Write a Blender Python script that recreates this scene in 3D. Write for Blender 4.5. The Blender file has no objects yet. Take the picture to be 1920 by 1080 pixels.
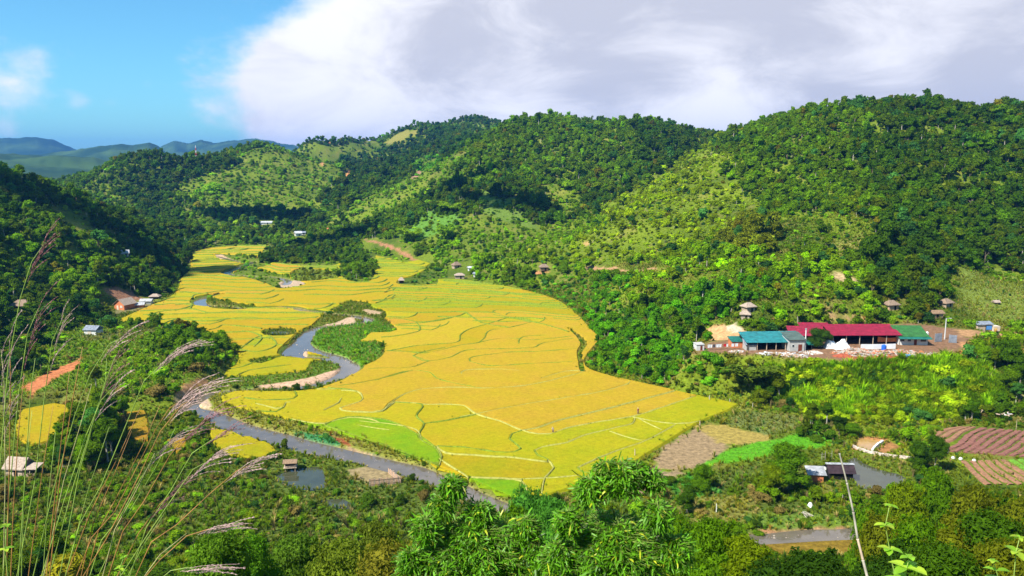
import bpy, bmesh, math, random
import numpy as np
from mathutils import Vector, Matrix
from mathutils.geometry import delaunay_2d_cdt

# ------------------------------------------------------------------ camera, world, sun
F = 1493.0                      # focal length in photograph pixels (1920 wide)
HC = 65.0                       # the viewpoint stands 65 m above the valley floor
PITCH = math.atan(240.0 / F)
CP, SP = math.cos(PITCH), math.sin(PITCH)
scene = bpy.context.scene
col = scene.collection
cam_d = bpy.data.cameras.new('camera')
cam = bpy.data.objects.new('camera', cam_d)
col.objects.link(cam)
cam.location = (0, 0, HC)
cam.rotation_euler = (math.pi / 2 - PITCH, 0, 0)
cam_d.sensor_width = 36.0
cam_d.lens = 36.0 * F / 1920.0
cam_d.clip_start = 0.1
cam_d.clip_end = 30000
scene.camera = cam

SUN_EL = math.radians(49)
SUN_AZ = math.radians(-130)     # compass-like angle from +Y towards +X: the sun stands left and a little behind
sun_dir = Vector((math.sin(SUN_AZ) * math.cos(SUN_EL), math.cos(SUN_AZ) * math.cos(SUN_EL), math.sin(SUN_EL)))
sd = bpy.data.lights.new('sun', 'SUN')
sd.energy = 5.0
sd.angle = math.radians(0.5)
sd.color = (1.0, 0.95, 0.86)
so = bpy.data.objects.new('sun', sd)
so.rotation_euler = sun_dir.to_track_quat('Z', 'Y').to_euler()
col.objects.link(so)

def dirpx(px, py):
    u = (px - 960) / F; v = (540 - py) / F
    return (u, CP + v * SP, -SP + v * CP)

world = bpy.data.worlds.new('World')
scene.world = world
world.use_nodes = True
wn, wl = world.node_tree.nodes, world.node_tree.links
wn.clear()
w_out = wn.new('ShaderNodeOutputWorld')
w_bg = wn.new('ShaderNodeBackground')
wl.new(w_bg.outputs[0], w_out.inputs[0])
sky = wn.new('ShaderNodeTexSky')
sky.sky_type = 'NISHITA'
sky.sun_disc = False
sky.sun_elevation = SUN_EL
sky.sun_rotation = SUN_AZ
sky.altitude = 600
sky.air_density = 1.0
sky.dust_density = 1.0
sky.ozone_density = 1.5
SKY_STRENGTH = 0.08
w_bg.inputs[1].default_value = SKY_STRENGTH

def wmath(op, a, b=None, c=None, clamp=False):
    n = wn.new('ShaderNodeMath'); n.operation = op; n.use_clamp = clamp
    for i, v in enumerate((a, b, c)):
        if v is None: continue
        if isinstance(v, (int, float)): n.inputs[i].default_value = v
        else: wl.new(v, n.inputs[i])
    return n.outputs[0]
def wvec(op, a, b):
    n = wn.new('ShaderNodeVectorMath'); n.operation = op
    for i, v in enumerate((a, b)):
        if isinstance(v, (tuple, list)): n.inputs[i].default_value = v
        else: wl.new(v, n.inputs[i])
    return n
w_tc = wn.new('ShaderNodeTexCoord')
w_dir = w_tc.outputs['Generated']
def wnoise(scale, detail, rough, stretch=2.0, off=(0, 0, 0), dist=0.0):
    m = wn.new('ShaderNodeMapping'); m.inputs['Scale'].default_value = (1, 1, stretch); m.inputs['Location'].default_value = off
    wl.new(w_dir, m.inputs[0])
    n = wn.new('ShaderNodeTexNoise'); n.inputs['Scale'].default_value = scale; n.inputs['Detail'].default_value = detail
    n.inputs['Roughness'].default_value = rough; n.inputs['Distortion'].default_value = dist
    wl.new(m.outputs[0], n.inputs['Vector'])
    return n.outputs[0]
# the cloud bank: soft lobes placed in the sky by direction, broken up by noise
def lobe(px, py, rad_px, amp):
    d = Vector(dirpx(px, py)).normalized()
    dist = wvec('DISTANCE', w_dir, tuple(d)).outputs['Value']
    q = wmath('DIVIDE', dist, rad_px / F)
    q = wmath('MULTIPLY', q, q)
    e = wmath('POWER', 2.718, wmath('MULTIPLY', q, -1.0))
    return wmath('MULTIPLY', e, amp)
def lobes(ls):
    acc = None
    for l in ls:
        v = lobe(*l)
        acc = v if acc is None else wmath('ADD', acc, v)
    return acc
body = lobes([(560, 190, 105, .9), (560, 90, 80, .3), (680, 190, 160, .8), (760, 60, 150, .9), (960, 60, 260, 1.0), (900, 210, 200, .7),
              (1130, 200, 200, .7), (1300, 60, 300, .9), (1650, 50, 300, .9), (1950, 60, 300, .9), (1330, 240, 100, .8), (1480, 190, 110, .5),
              (1750, 160, 150, .8), (1950, 190, 170, .8), (1500, -300, 650, .9), (2500, 100, 600, .9),
              (30, 150, 70, .42), (150, 188, 22, .3), (210, 186, 20, .3), (275, 162, 24, .25), (365, 130, 40, .2), (10, 258, 25, .3), (385, 205, 30, .2),
              (1290, 172, 60, -.75), (1370, 158, 90, -.85), (1460, 142, 90, -.85), (1550, 126, 80, -.8), (1640, 106, 60, -.7), (1400, 150, 260, -.35), (640, 5, 60, -.6), (520, 30, 70, -.4), (1850, -5, 45, -.9), (600, 215, 40, -.25)])
n1 = wnoise(5.5, 8, .6, 2.0, (0, 0, 0), .5)
n2 = wnoise(17, 6, .6, 1.6, (3, 1, 2), .2)
nn = wmath('ADD', wmath('MULTIPLY', wmath('SUBTRACT', n1, .5), .9), wmath('MULTIPLY', wmath('SUBTRACT', n2, .5), .75))
cov = wmath('ADD', body, nn)
cm = wn.new('ShaderNodeMapRange'); cm.interpolation_type = 'SMOOTHSTEP'
cm.inputs['From Min'].default_value = .24; cm.inputs['From Max'].default_value = .82
wl.new(cov, cm.inputs['Value'])
# bright rims, greyer thick parts
thick = lobes([(1000, 60, 170, 1.0), (880, 50, 120, .5), (1250, 60, 230, .9), (1650, 40, 230, .8), (1120, 200, 90, .6), (1880, 130, 120, .7), (700, 130, 120, .2), (1850, 230, 100, .3),
               (1000, 140, 80, -.9), (620, 120, 90, -.4), (1330, 230, 90, -.9), (1700, 130, 90, -.8), (1500, -500, 500, .7), (2700, 60, 600, .6)])
tn = wnoise(6, 9, .62, 2.2, (7, 2, 5), .6)
tk = wmath('ADD', thick, wmath('MULTIPLY', wmath('SUBTRACT', tn, .5), 5.0))
tm = wn.new('ShaderNodeMapRange'); tm.interpolation_type = 'SMOOTHSTEP'
tm.inputs['From Min'].default_value = -.5; tm.inputs['From Max'].default_value = 1.9
wl.new(tk, tm.inputs['Value'])
cmix = wn.new('ShaderNodeMix'); cmix.data_type = 'RGBA'
K = 1.0 / SKY_STRENGTH
cmix.inputs['A'].default_value = (0.56 * K, 0.56 * K, 0.59 * K, 1)
cmix.inputs['B'].default_value = (0.33 * K, 0.34 * K, 0.395 * K, 1)
wl.new(tm.outputs[0], cmix.inputs['Factor'])
tintm = wn.new('ShaderNodeMix'); tintm.data_type = 'RGBA'; tintm.blend_type = 'MULTIPLY'
tintm.inputs['Factor'].default_value = 1.0
wl.new(sky.outputs[0], tintm.inputs['A'])
tintm.inputs['B'].default_value = (0.50, 0.98, 1.15, 1)
wmix = wn.new('ShaderNodeMix'); wmix.data_type = 'RGBA'
wl.new(cm.outputs[0], wmix.inputs['Factor'])
wl.new(tintm.outputs['Result'], wmix.inputs['A'])
wl.new(cmix.outputs['Result'], wmix.inputs['B'])
wl.new(wmix.outputs['Result'], w_bg.inputs[0])

vs = scene.view_settings
scene.display_settings.display_device = 'sRGB'
vs.view_transform = 'Standard'; vs.look = 'None'; vs.exposure = 1.0; vs.gamma = 1.0; vs.use_curve_mapping = False
scene.cycles.max_bounces = 5
scene.cycles.diffuse_bounces = 2
scene.cycles.glossy_bounces = 2
scene.cycles.transmission_bounces = 3
scene.cycles.volume_bounces = 0
scene.cycles.use_denoising = True

# ------------------------------------------------------------------ helpers
rng = np.random.default_rng(7)
random.seed(7)

def hash2(ix, iy, seed):
    n = (ix.astype(np.int64) * 374761393 + iy.astype(np.int64) * 668265263 + seed * 974634777) & 0xffffffff
    n = ((n ^ (n >> 13)) * 1274126177) & 0xffffffff
    n = n ^ (n >> 16)
    return (n & 0xffffff) / float(0xffffff)
def vnoise(x, y, seed=0):
    ix = np.floor(x); iy = np.floor(y)
    fx = x - ix; fy = y - iy
    fx = fx * fx * (3 - 2 * fx); fy = fy * fy * (3 - 2 * fy)
    a = hash2(ix, iy, seed); b = hash2(ix + 1, iy, seed); c = hash2(ix, iy + 1, seed); d = hash2(ix + 1, iy + 1, seed)
    return (a * (1 - fx) + b * fx) * (1 - fy) + (c * (1 - fx) + d * fx) * fy - 0.5
def fbm(x, y, scale, octs=4, seed=0, gain=0.5):
    s = 0; amp = 1; f = 1.0 / scale
    for i in range(octs):
        s = s + amp * vnoise(x * f + 17.3 * i, y * f - 9.1 * i, seed + i)
        amp *= gain; f *= 2.03
    return s
def sstep(a, b, x):
    t = np.clip((x - a) / (b - a), 0, 1)
    return t * t * (3 - 2 * t)

def at(px, py, Y):
    dx, dy, dz = dirpx(px, py)
    s = Y / dy
    return (dx * s, Y, HC + dz * s)
def fl(px, py, z=0.0):
    dx, dy, dz = dirpx(px, py)
    s = (z - HC) / dz
    return (dx * s, dy * s)
def project(x, y, z):
    rz = z - HC
    dep = y * CP - rz * SP
    dep = np.where(dep < .01, .01, dep)
    v = (y * SP + rz * CP) / dep
    return 960 + F * x / dep, 540 - F * v

def in_poly(x, y, poly):
    x = np.asarray(x, float); y = np.asarray(y, float)
    p = np.asarray(poly, float)
    out = np.zeros(x.shape, bool)
    bb = (x >= p[:, 0].min()) & (x <= p[:, 0].max()) & (y >= p[:, 1].min()) & (y <= p[:, 1].max())
    if not bb.any(): return out
    xs, ys = x[bb], y[bb]
    r = np.zeros(xs.shape, bool)
    n = len(p)
    for i in range(n):
        x0, y0 = p[i]; x1, y1 = p[(i + 1) % n]
        if y0 == y1: continue
        c = ((y0 > ys) != (y1 > ys))
        r ^= c & (xs < (x1 - x0) * (ys - y0) / (y1 - y0) + x0)
    out[bb] = r
    return out
def line_dist(x, y, line, R=1e9, width=None, closed=False):
    """distance to a polyline (minus the local half width)"""
    x = np.asarray(x, float); y = np.asarray(y, float)
    p = np.asarray(line, float)
    d = np.full(x.shape, R, float)
    if R < 1e8:
        bb = (x >= p[:, 0].min() - R) & (x <= p[:, 0].max() + R) & (y >= p[:, 1].min() - R) & (y <= p[:, 1].max() + R)
    else:
        bb = np.ones(x.shape, bool)
    if not bb.any(): return d
    xs, ys = x[bb], y[bb]
    dd = d[bb]
    m = len(p)
    for i in range(m if closed else m - 1):
        a = p[i]; b = p[(i + 1) % m]
        ab = b - a; L = (ab ** 2).sum() + 1e-9
        t = np.clip(((xs - a[0]) * ab[0] + (ys - a[1]) * ab[1]) / L, 0, 1)
        q = np.hypot(xs - a[0] - t * ab[0], ys - a[1] - t * ab[1])
        if width is not None:
            q = q - (width[i] * (1 - t) + width[(i + 1) % m] * t)
        dd = np.minimum(dd, q)
    d[bb] = dd
    return d
def poly_sd(x, y, poly, R):
    """signed distance, positive outside, clamped at +-R"""
    d = np.minimum(line_dist(x, y, poly, R, closed=True), R)
    return np.where(in_poly(x, y, poly), -d, d)
def smooth_line(pts, step=1.5, closed=False):
    p = np.asarray(pts, float)
    if closed: p = np.vstack([p[-1:], p, p[:2]])
    else: p = np.vstack([2 * p[0] - p[1], p, 2 * p[-1] - p[-2]])
    out = []
    for i in range(1, len(p) - 2):
        p0, p1, p2, p3 = p[i - 1], p[i], p[i + 1], p[i + 2]
        n = max(1, int(np.hypot(*(p2 - p1)[:2]) / step))
        for k in range(n):
            t = k / n
            out.append(.5 * ((2 * p1) + (-p0 + p2) * t + (2 * p0 - 5 * p1 + 4 * p2 - p3) * t * t + (-p0 + 3 * p1 - 3 * p2 + p3) * t ** 3))
    if not closed: out.append(p[-2])
    return np.array(out)

# ---- materials
def new_mat(name):
    m = bpy.data.materials.new(name); m.use_nodes = True
    nt = m.node_tree; nt.nodes.clear()
    return m, nt.nodes, nt.links
def simple_mat(name, rgb, rough=.8, var=.25, scale=3.0, metal=0.0, bump=0.0, spec=.3, wave=None):
    m, n, l = new_mat(name)
    o = n.new('ShaderNodeOutputMaterial'); b = n.new('ShaderNodeBsdfPrincipled')
    l.new(b.outputs[0], o.inputs[0])
    tc = n.new('ShaderNodeTexCoord')
    ns = n.new('ShaderNodeTexNoise'); ns.inputs['Scale'].default_value = scale; ns.inputs['Detail'].default_value = 5
    l.new(tc.outputs['Object'], ns.inputs['Vector'])
    r = n.new('ShaderNodeMapRange'); r.inputs['To Min'].default_value = 1 - var; r.inputs['To Max'].default_value = 1 + var
    r.inputs['From Min'].default_value = .3; r.inputs['From Max'].default_value = .7
    l.new(ns.outputs[0], r.inputs['Value'])
    mx = n.new('ShaderNodeMix'); mx.data_type = 'RGBA'; mx.blend_type = 'MULTIPLY'; mx.inputs['Factor'].default_value = 1
    mx.inputs['A'].default_value = (*[v * .80 for v in rgb], 1)
    l.new(r.outputs[0], mx.inputs['B'])
    l.new(mx.outputs['Result'], b.inputs['Base Color'])
    b.inputs['Roughness'].default_value = rough; b.inputs['Metallic'].default_value = metal
    b.inputs['Specular IOR Level'].default_value = spec
    if wave:
        w = n.new('ShaderNodeTexWave'); w.inputs['Scale'].default_value = wave
        l.new(tc.outputs['Object'], w.inputs['Vector'])
        bp = n.new('ShaderNodeBump'); bp.inputs['Strength'].default_value = .8; bp.inputs['Distance'].default_value = .05
        l.new(w.outputs[0], bp.inputs['Height']); l.new(bp.outputs[0], b.inputs['Normal'])
    elif bump:
        bp = n.new('ShaderNodeBump'); bp.inputs['Strength'].default_value = bump; bp.inputs['Distance'].default_value = .1
        l.new(ns.outputs[0], bp.inputs['Height']); l.new(bp.outputs[0], b.inputs['Normal'])
    return m
def leaf_mat(name, base, trans=.35, rough=.55, var=.35, spec=.25):
    """leaf colour = base * the plant's own tint * a spread from leaf to leaf"""
    m, n, l = new_mat(name)
    o = n.new('ShaderNodeOutputMaterial')
    at_ = n.new('ShaderNodeAttribute'); at_.attribute_type = 'INSTANCER'; at_.attribute_name = 'tint'
    lv = n.new('ShaderNodeAttribute'); lv.attribute_name = 'leafv'
    r = n.new('ShaderNodeMapRange'); r.inputs['To Min'].default_value = 1 - var; r.inputs['To Max'].default_value = 1 + var
    l.new(lv.outputs['Fac'], r.inputs['Value'])
    m1 = n.new('ShaderNodeMix'); m1.data_type = 'RGBA'; m1.blend_type = 'MULTIPLY'; m1.inputs['Factor'].default_value = 1
    m1.inputs['A'].default_value = (*base, 1); l.new(at_.outputs['Color'], m1.inputs['B'])
    m2 = n.new('ShaderNodeMix'); m2.data_type = 'RGBA'; m2.blend_type = 'MULTIPLY'; m2.inputs['Factor'].default_value = 1
    l.new(m1.outputs['Result'], m2.inputs['A']); l.new(r.outputs[0], m2.inputs['B'])
    b = n.new('ShaderNodeBsdfPrincipled'); b.inputs['Roughness'].default_value = rough; b.inputs['Specular IOR Level'].default_value = spec
    l.new(m2.outputs['Result'], b.inputs['Base Color'])
    t = n.new('ShaderNodeBsdfTranslucent')
    m3 = n.new('ShaderNodeMix'); m3.data_type = 'RGBA'; m3.blend_type = 'MULTIPLY'; m3.inputs['Factor'].default_value = 1
    l.new(m2.outputs['Result'], m3.inputs['A']); m3.inputs['B'].default_value = (1.3, 1.5, .7, 1)
    l.new(m3.outputs['Result'], t.inputs['Color'])
    ms = n.new('ShaderNodeMixShader'); ms.inputs[0].default_value = trans
    l.new(b.outputs[0], ms.inputs[1]); l.new(t.outputs[0], ms.inputs[2]); l.new(ms.outputs[0], o.inputs[0])
    return m

# ---- mesh building
class MB:
    """collects vertices and faces; build() links them as one mesh object"""
    def __init__(s): s.v = []; s.f = []; s.mi = []; s.lv = []
    def add(s, verts, faces, mi=0, lv=.5):
        o = len(s.v); s.v.extend(verts)
        for f in faces: s.f.append(tuple(i + o for i in f)); s.mi.append(mi); s.lv.append(lv)
    def box(s, c, size, rz=0.0, mi=0, top=1.0):
        x, y, z = size[0] / 2, size[1] / 2, size[2]
        ca, sa = math.cos(rz), math.sin(rz)
        vs_ = []
        for zz, k in ((0, 1), (z, top)):
            for sx, sy in ((-1, -1), (1, -1), (1, 1), (-1, 1)):
                a, b = sx * x * k, sy * y * k
                vs_.append((c[0] + a * ca - b * sa, c[1] + a * sa + b * ca, c[2] + zz))
        s.add(vs_, [(3, 2, 1, 0), (4, 5, 6, 7), (0, 1, 5, 4), (1, 2, 6, 5), (2, 3, 7, 6), (3, 0, 4, 7)], mi)
    def tube(s, pts, rads, n=6, mi=0, cap=True, lv=.5):
        pts = [Vector(p) for p in pts]
        vs_ = []; fs = []
        for i, p in enumerate(pts):
            d = (pts[min(i + 1, len(pts) - 1)] - pts[max(i - 1, 0)])
            if d.length < 1e-9: d = Vector((0, 0, 1))
            d.normalize()
            a = d.orthogonal().normalized() if i == 0 else (a - d * a.dot(d)).normalized()
            b = d.cross(a)
            for k in range(n):
                t = 2 * math.pi * k / n
                vs_.append(tuple(p + (a * math.cos(t) + b * math.sin(t)) * rads[i]))
        for i in range(len(pts) - 1):
            for k in range(n):
                fs.append((i * n + k, i * n + (k + 1) % n, (i + 1) * n + (k + 1) % n, (i + 1) * n + k))
        if cap:
            fs.append(tuple(range(n - 1, -1, -1))); m = (len(pts) - 1) * n
            fs.append(tuple(m + k for k in range(n)))
        s.add(vs_, fs, mi, lv)
    def quad(s, a, b, c, d, mi=0): s.add([a, b, c, d], [(0, 1, 2, 3)], mi)
    def mesh(s, name, mats, smooth=False):
        me = bpy.data.meshes.new(name)
        me.from_pydata([tuple(v) for v in s.v], [], s.f)
        for m in (mats if isinstance(mats, (list, tuple)) else [mats]): me.materials.append(m)
        me.polygons.foreach_set('material_index', s.mi)
        a = me.attributes.new('leafv', 'FLOAT', 'FACE'); a.data.foreach_set('value', s.lv)
        if smooth: me.polygons.foreach_set('use_smooth', [True] * len(s.f))
        me.update()
        return me
    def build(s, name, mats, parent=None, smooth=False, loc=None):
        o = bpy.data.objects.new(name, s.mesh(name, mats, smooth)); col.objects.link(o)
        if parent: o.parent = parent
        if loc is not None: o.location = loc
        return o
def np_mesh(name, V, Fc, mat, smooth=True):
    me = bpy.data.meshes.new(name)
    V = np.asarray(V, np.float32); Fc = np.asarray(Fc, np.int32)
    k = Fc.shape[1]
    me.vertices.add(len(V)); me.vertices.foreach_set('co', V.ravel())
    me.loops.add(Fc.size); me.loops.foreach_set('vertex_index', Fc.ravel())
    me.polygons.add(len(Fc)); me.polygons.foreach_set('loop_start', np.arange(0, Fc.size, k, dtype=np.int32))
    me.polygons.foreach_set('use_smooth', np.full(len(Fc), smooth))
    me.materials.append(mat)
    me.update(calc_edges=True)
    return me
def link(name, me, parent=None):
    o = bpy.data.objects.new(name, me); col.objects.link(o)
    if parent: o.parent = parent
    return o
def tag(o, label=None, cat=None, group=None, kind=None):
    if label: o['label'] = label
    if cat: o['category'] = cat
    if group: o['group'] = group
    if kind: o['kind'] = kind
    return o
def thing(name, label, cat, loc=(0, 0, 0), rz=0.0, group=None):
    o = bpy.data.objects.new(name, None); col.objects.link(o)
    o.location = loc; o.rotation_euler = (0, 0, rz); o.empty_display_size = .2
    return tag(o, label, cat, group)
def copy_tree(o, parent=None):
    c = o.copy(); col.objects.link(c); c.parent = parent
    for ch in list(o.children): copy_tree(ch, c)
    return c

# ------------------------------------------------------------------ terrain
# control points: (photo x, photo y, distance) and what the canopy adds there
CAN = 4.5
ctrl = []
def cp(lst, can=0.0):
    for px, py, Y in lst:
        x, y, z = at(px, py, Y); ctrl.append((x, y, z - can))
def cw(lst):
    for p in lst: ctrl.append(p)
# left hill
cp([(-500, 320, 260), (-250, 330, 310), (-100, 334, 350), (0, 344, 390), (60, 346, 410), (110, 352, 430), (170, 376, 465), (210, 396, 495), (250, 412, 525), (300, 430, 555), (350, 452, 585)], CAN)
cp([(-300, 360, 850), (-100, 362, 850), (60, 362, 850), (120, 352, 850), (0, 345, 1150), (150, 345, 1150), (-300, 345, 1150)], 2)
cw([(-300, 520, 20), (-380, 440, 30), (-260, 620, 12), (-210, 700, 10)])
cp([(0, 440, 345), (100, 450, 370), (200, 470, 410), (260, 480, 440), (100, 540, 335), (30, 560, 310), (-250, 480, 280)], 1)
# foot of the left hill and the low spur
cp([(0, 620, 268), (100, 610, 290), (170, 628, 285), (300, 630, 270), (400, 660, 240), (200, 700, 222), (100, 720, 205), (0, 720, 205), (330, 690, 222), (-200, 640, 240)])
# hill across the bend
cp([(120, 380, 760), (150, 350, 800), (190, 328, 830), (230, 303, 860), (290, 288, 900), (350, 301, 930), (400, 300, 950), (440, 292, 985), (480, 272, 1010), (520, 270, 1030), (560, 285, 1040), (600, 295, 1050)], CAN)
cp([(300, 360, 820), (400, 370, 800), (500, 360, 830), (580, 350, 880), (400, 410, 730), (500, 405, 750), (580, 395, 780)], 2)
cw([(-520, 1250, 5), (-400, 1300, 5), (-250, 1250, 30), (-700, 950, 5)])
cp([(410, 440, 680), (500, 432, 700), (560, 430, 710), (600, 440, 680)])
# farther crests
cp([(560, 276, 1300), (600, 262, 1350), (640, 262, 1370), (690, 264, 1400), (720, 266, 1400)], CAN)
cp([(660, 310, 1080), (700, 330, 980)], CAN)
cp([(740, 252, 1400), (790, 236, 1430), (830, 240, 1400), (850, 234, 1500), (890, 213, 1560), (930, 226, 1560), (970, 240, 1500)], CAN)
cp([(780, 285, 1130), (850, 262, 1180), (740, 320, 1000)], CAN)
cw([(-300, 1600, 60), (-100, 1700, 80), (150, 1750, 110), (-250, 1850, 30), (200, 1900, 90), (400, 1800, 80), (700, 1500, 60), (700, 1800, 60), (-700, 1500, 10), (-700, 1900, 0)])
# central hill
cp([(930, 252, 840), (960, 230, 830), (1000, 224, 820), (1040, 219, 810), (1090, 236, 810), (1130, 226, 810), (1180, 216, 800), (1240, 234, 790), (1290, 252, 780), (1330, 268, 775)], CAN)
cp([(895, 272, 860), (850, 292, 830), (800, 322, 800), (750, 348, 780), (700, 372, 760), (650, 396, 735), (610, 424, 700)], 2)
cp([(1000, 300, 710), (1100, 300, 700), (1200, 290, 700), (870, 345, 700), (950, 360, 630), (1030, 380, 600), (850, 400, 590), (750, 430, 590), (700, 440, 600), (900, 440, 530), (1000, 450, 490)], 2)
cp([(1120, 390, 560), (1070, 430, 520), (1200, 340, 620), (1280, 300, 680)], 2)
# right hill
cp([(1300, 285, 690), (1330, 270, 660), (1400, 242, 600), (1450, 222, 570), (1500, 204, 555), (1570, 184, 545), (1650, 181, 540), (1750, 194, 540), (1850, 202, 540), (1920, 209, 540), (2100, 230, 530), (2400, 260, 500), (2800, 300, 470)], CAN)
cp([(1250, 340, 560), (1180, 390, 480), (1130, 430, 440), (1400, 320, 480), (1600, 300, 440), (1800, 310, 440), (1500, 400, 380), (1700, 400, 365), (1350, 400, 420), (1200, 460, 400), (1050, 490, 430),
    (1870, 400, 400), (2100, 400, 380), (1300, 500, 325), (1450, 500, 310), (1600, 500, 300), (1750, 500, 320), (1870, 510, 350), (1300, 580, 275), (1150, 540, 330), (1400, 570, 265), (1550, 570, 262), (1700, 570, 275), (1870, 570, 300), (2100, 500, 320)], 1)
cw([(200, 640, 95), (330, 640, 85), (500, 640, 60), (420, 800, 50), (560, 1000, 50), (600, 750, 40)])
# bench of the village and what falls away below it
for px in (1320, 1420, 1520, 1620, 1720, 1800): ctrl.append((*fl(px, 648, 10.0), 10.0))
cp([(1420, 700, 221), (1560, 700, 218), (1700, 700, 215), (1850, 720, 205)])
cp([(1300, 670, 245), (1200, 620, 268), (1250, 690, 232)], 1)
# the slope the camera stands on
cw([(0, -40, 66), (-200, -40, 64), (200, -40, 64), (0, 0, 63), (-40, 0, 62.6), (40, 0, 62.6), (-150, 0, 58), (150, 0, 58), (0, 12, 55), (-10, 5, 61.5), (10, 5, 61), (0, 30, 45), (-40, 25, 47), (40, 25, 47), (-50, 60, 27), (0, 60, 26.5), (50, 60, 27),
    (-130, 60, 28), (130, 60, 29), (0, 90, 10.5), (-60, 90, 11), (60, 90, 11), (-130, 100, 10), (140, 100, 12), (-200, 150, 10), (220, 140, 12), (-250, 220, 16), (260, 200, 14), (-5, 8, 59.5), (5, 8, 59)])
FLOOR = [(-400, 1048), (-300, 800), (-100, 790), (30, 770), (120, 748), (240, 765), (330, 762), (350, 735), (372, 722), (420, 690), (442, 662), (405, 622), (300, 606), (215, 608), (200, 592), (240, 576), (290, 562), (322, 548),
         (334, 522), (352, 506), (352, 490), (345, 480), (390, 466), (410, 459), (520, 457), (600, 462), (640, 467), (690, 475), (760, 487), (800, 500), (850, 520), (960, 536), (1060, 562), (1110, 615), (1125, 640), (1100, 692), (1240, 725),
         (1390, 756), (1500, 778), (1560, 792), (1700, 803), (1760, 800), (1920, 792), (2300, 800), (2300, 1048)]
FLOORW = np.array([fl(*p) for p in FLOOR])
for i in range(1, len(FLOORW) - 1): ctrl.append((FLOORW[i][0], FLOORW[i][1], 0.0))
for px, py in [(500, 500), (450, 600), (600, 560), (700, 700), (900, 600), (900, 850), (600, 900), (1100, 800), (300, 900), (1400, 900), (1700, 900), (1900, 900), (100, 900), (800, 540)]: ctrl.append((*fl(px, py), 0.0))
CT = np.array(ctrl, float)
S_ = 500.0
def tps_fit(P, lam):
    n = len(P); X = P[:, :2] / S_
    d2 = ((X[:, None] - X[None]) ** 2).sum(-1)
    Kk = np.where(d2 > 0, .5 * d2 * np.log(d2 + 1e-20), 0)
    A = np.zeros((n + 3, n + 3)); A[:n, :n] = Kk + lam * np.eye(n)
    A[:n, n] = 1; A[:n, n + 1:n + 3] = X; A[n, :n] = 1; A[n + 1:, :n] = X.T
    b = np.zeros(n + 3); b[:n] = P[:, 2]
    return X, np.linalg.solve(A, b)
TX, TW = tps_fit(CT, 2e-5)
def tps(x, y):
    x = x / S_; y = y / S_
    z = TW[-3] + TW[-2] * x + TW[-1] * y
    for i in range(len(TX)):
        d2 = (x - TX[i, 0]) ** 2 + (y - TX[i, 1]) ** 2 + 1e-20
        z = z + TW[i] * .5 * d2 * np.log(d2)
    return z
GS = 5.0; GX0, GX1, GY0, GY1 = -1300, 1300, -120, 2000
gx = np.arange(GX0, GX1 + GS, GS); gy = np.arange(GY0, GY1 + GS, GS)
GZ = tps(*np.meshgrid(gx, gy))
def samp(x, y):
    u = np.clip((x - GX0) / GS, 0, len(gx) - 1.001); v = np.clip((y - GY0) / GS, 0, len(gy) - 1.001)
    i = u.astype(int); j = v.astype(int); a = u - i; b = v - j
    return (GZ[j, i] * (1 - a) + GZ[j, i + 1] * a) * (1 - b) + (GZ[j + 1, i] * (1 - a) + GZ[j + 1, i + 1] * a) * b

# far ranges: crest lines (photo x, photo y) standing at a distance
def mk_ridge(pts, Y, w, amp):
    P = np.array([[at(px, py, Y)[0] / Y, at(px, py, Y)[2]] for px, py in pts])
    return (P[:, 0], P[:, 1], Y, w, amp)
RIDGES = [
    mk_ridge([(-900, 330), (-300, 300), (0, 291), (60, 292), (120, 296), (180, 302), (230, 318), (300, 335), (500, 340), (2900, 360)], 2300, 420, 14),
    mk_ridge([(-900, 300), (-200, 280), (60, 292), (130, 284), (170, 277), (210, 274), (250, 277), (280, 271), (298, 280), (330, 300), (600, 310), (2900, 340)], 3600, 520, 20),
    mk_ridge([(-900, 240), (-300, 250), (0, 262), (30, 262), (70, 259), (100, 266), (132, 279), (180, 300), (260, 300), (295, 280), (328, 263), (350, 270), (378, 262), (402, 268), (440, 264), (480, 262), (560, 275), (640, 290), (760, 290), (1000, 300), (2900, 320)], 5600, 800, 26),
]
# flattened pads
COMP = [fl(px, py, 10.0) for px, py in [(1300, 662), (1330, 640), (1400, 632), (1480, 616), (1560, 612), (1700, 606), (1800, 616), (1832, 640), (1795, 662), (1700, 672), (1600, 680), (1500, 670), (1400, 664)]]
SPUR = [fl(px, py, 3.0) for px, py in [(-120, 650), (60, 628), (140, 612), (300, 616), (395, 634), (415, 655), (395, 688), (355, 712), (328, 738), (250, 745), (120, 728), (30, 745), (-120, 760)]]
PADS = [(COMP, 10.0, 9.0), (SPUR, 3.0, 5.0)]

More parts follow.
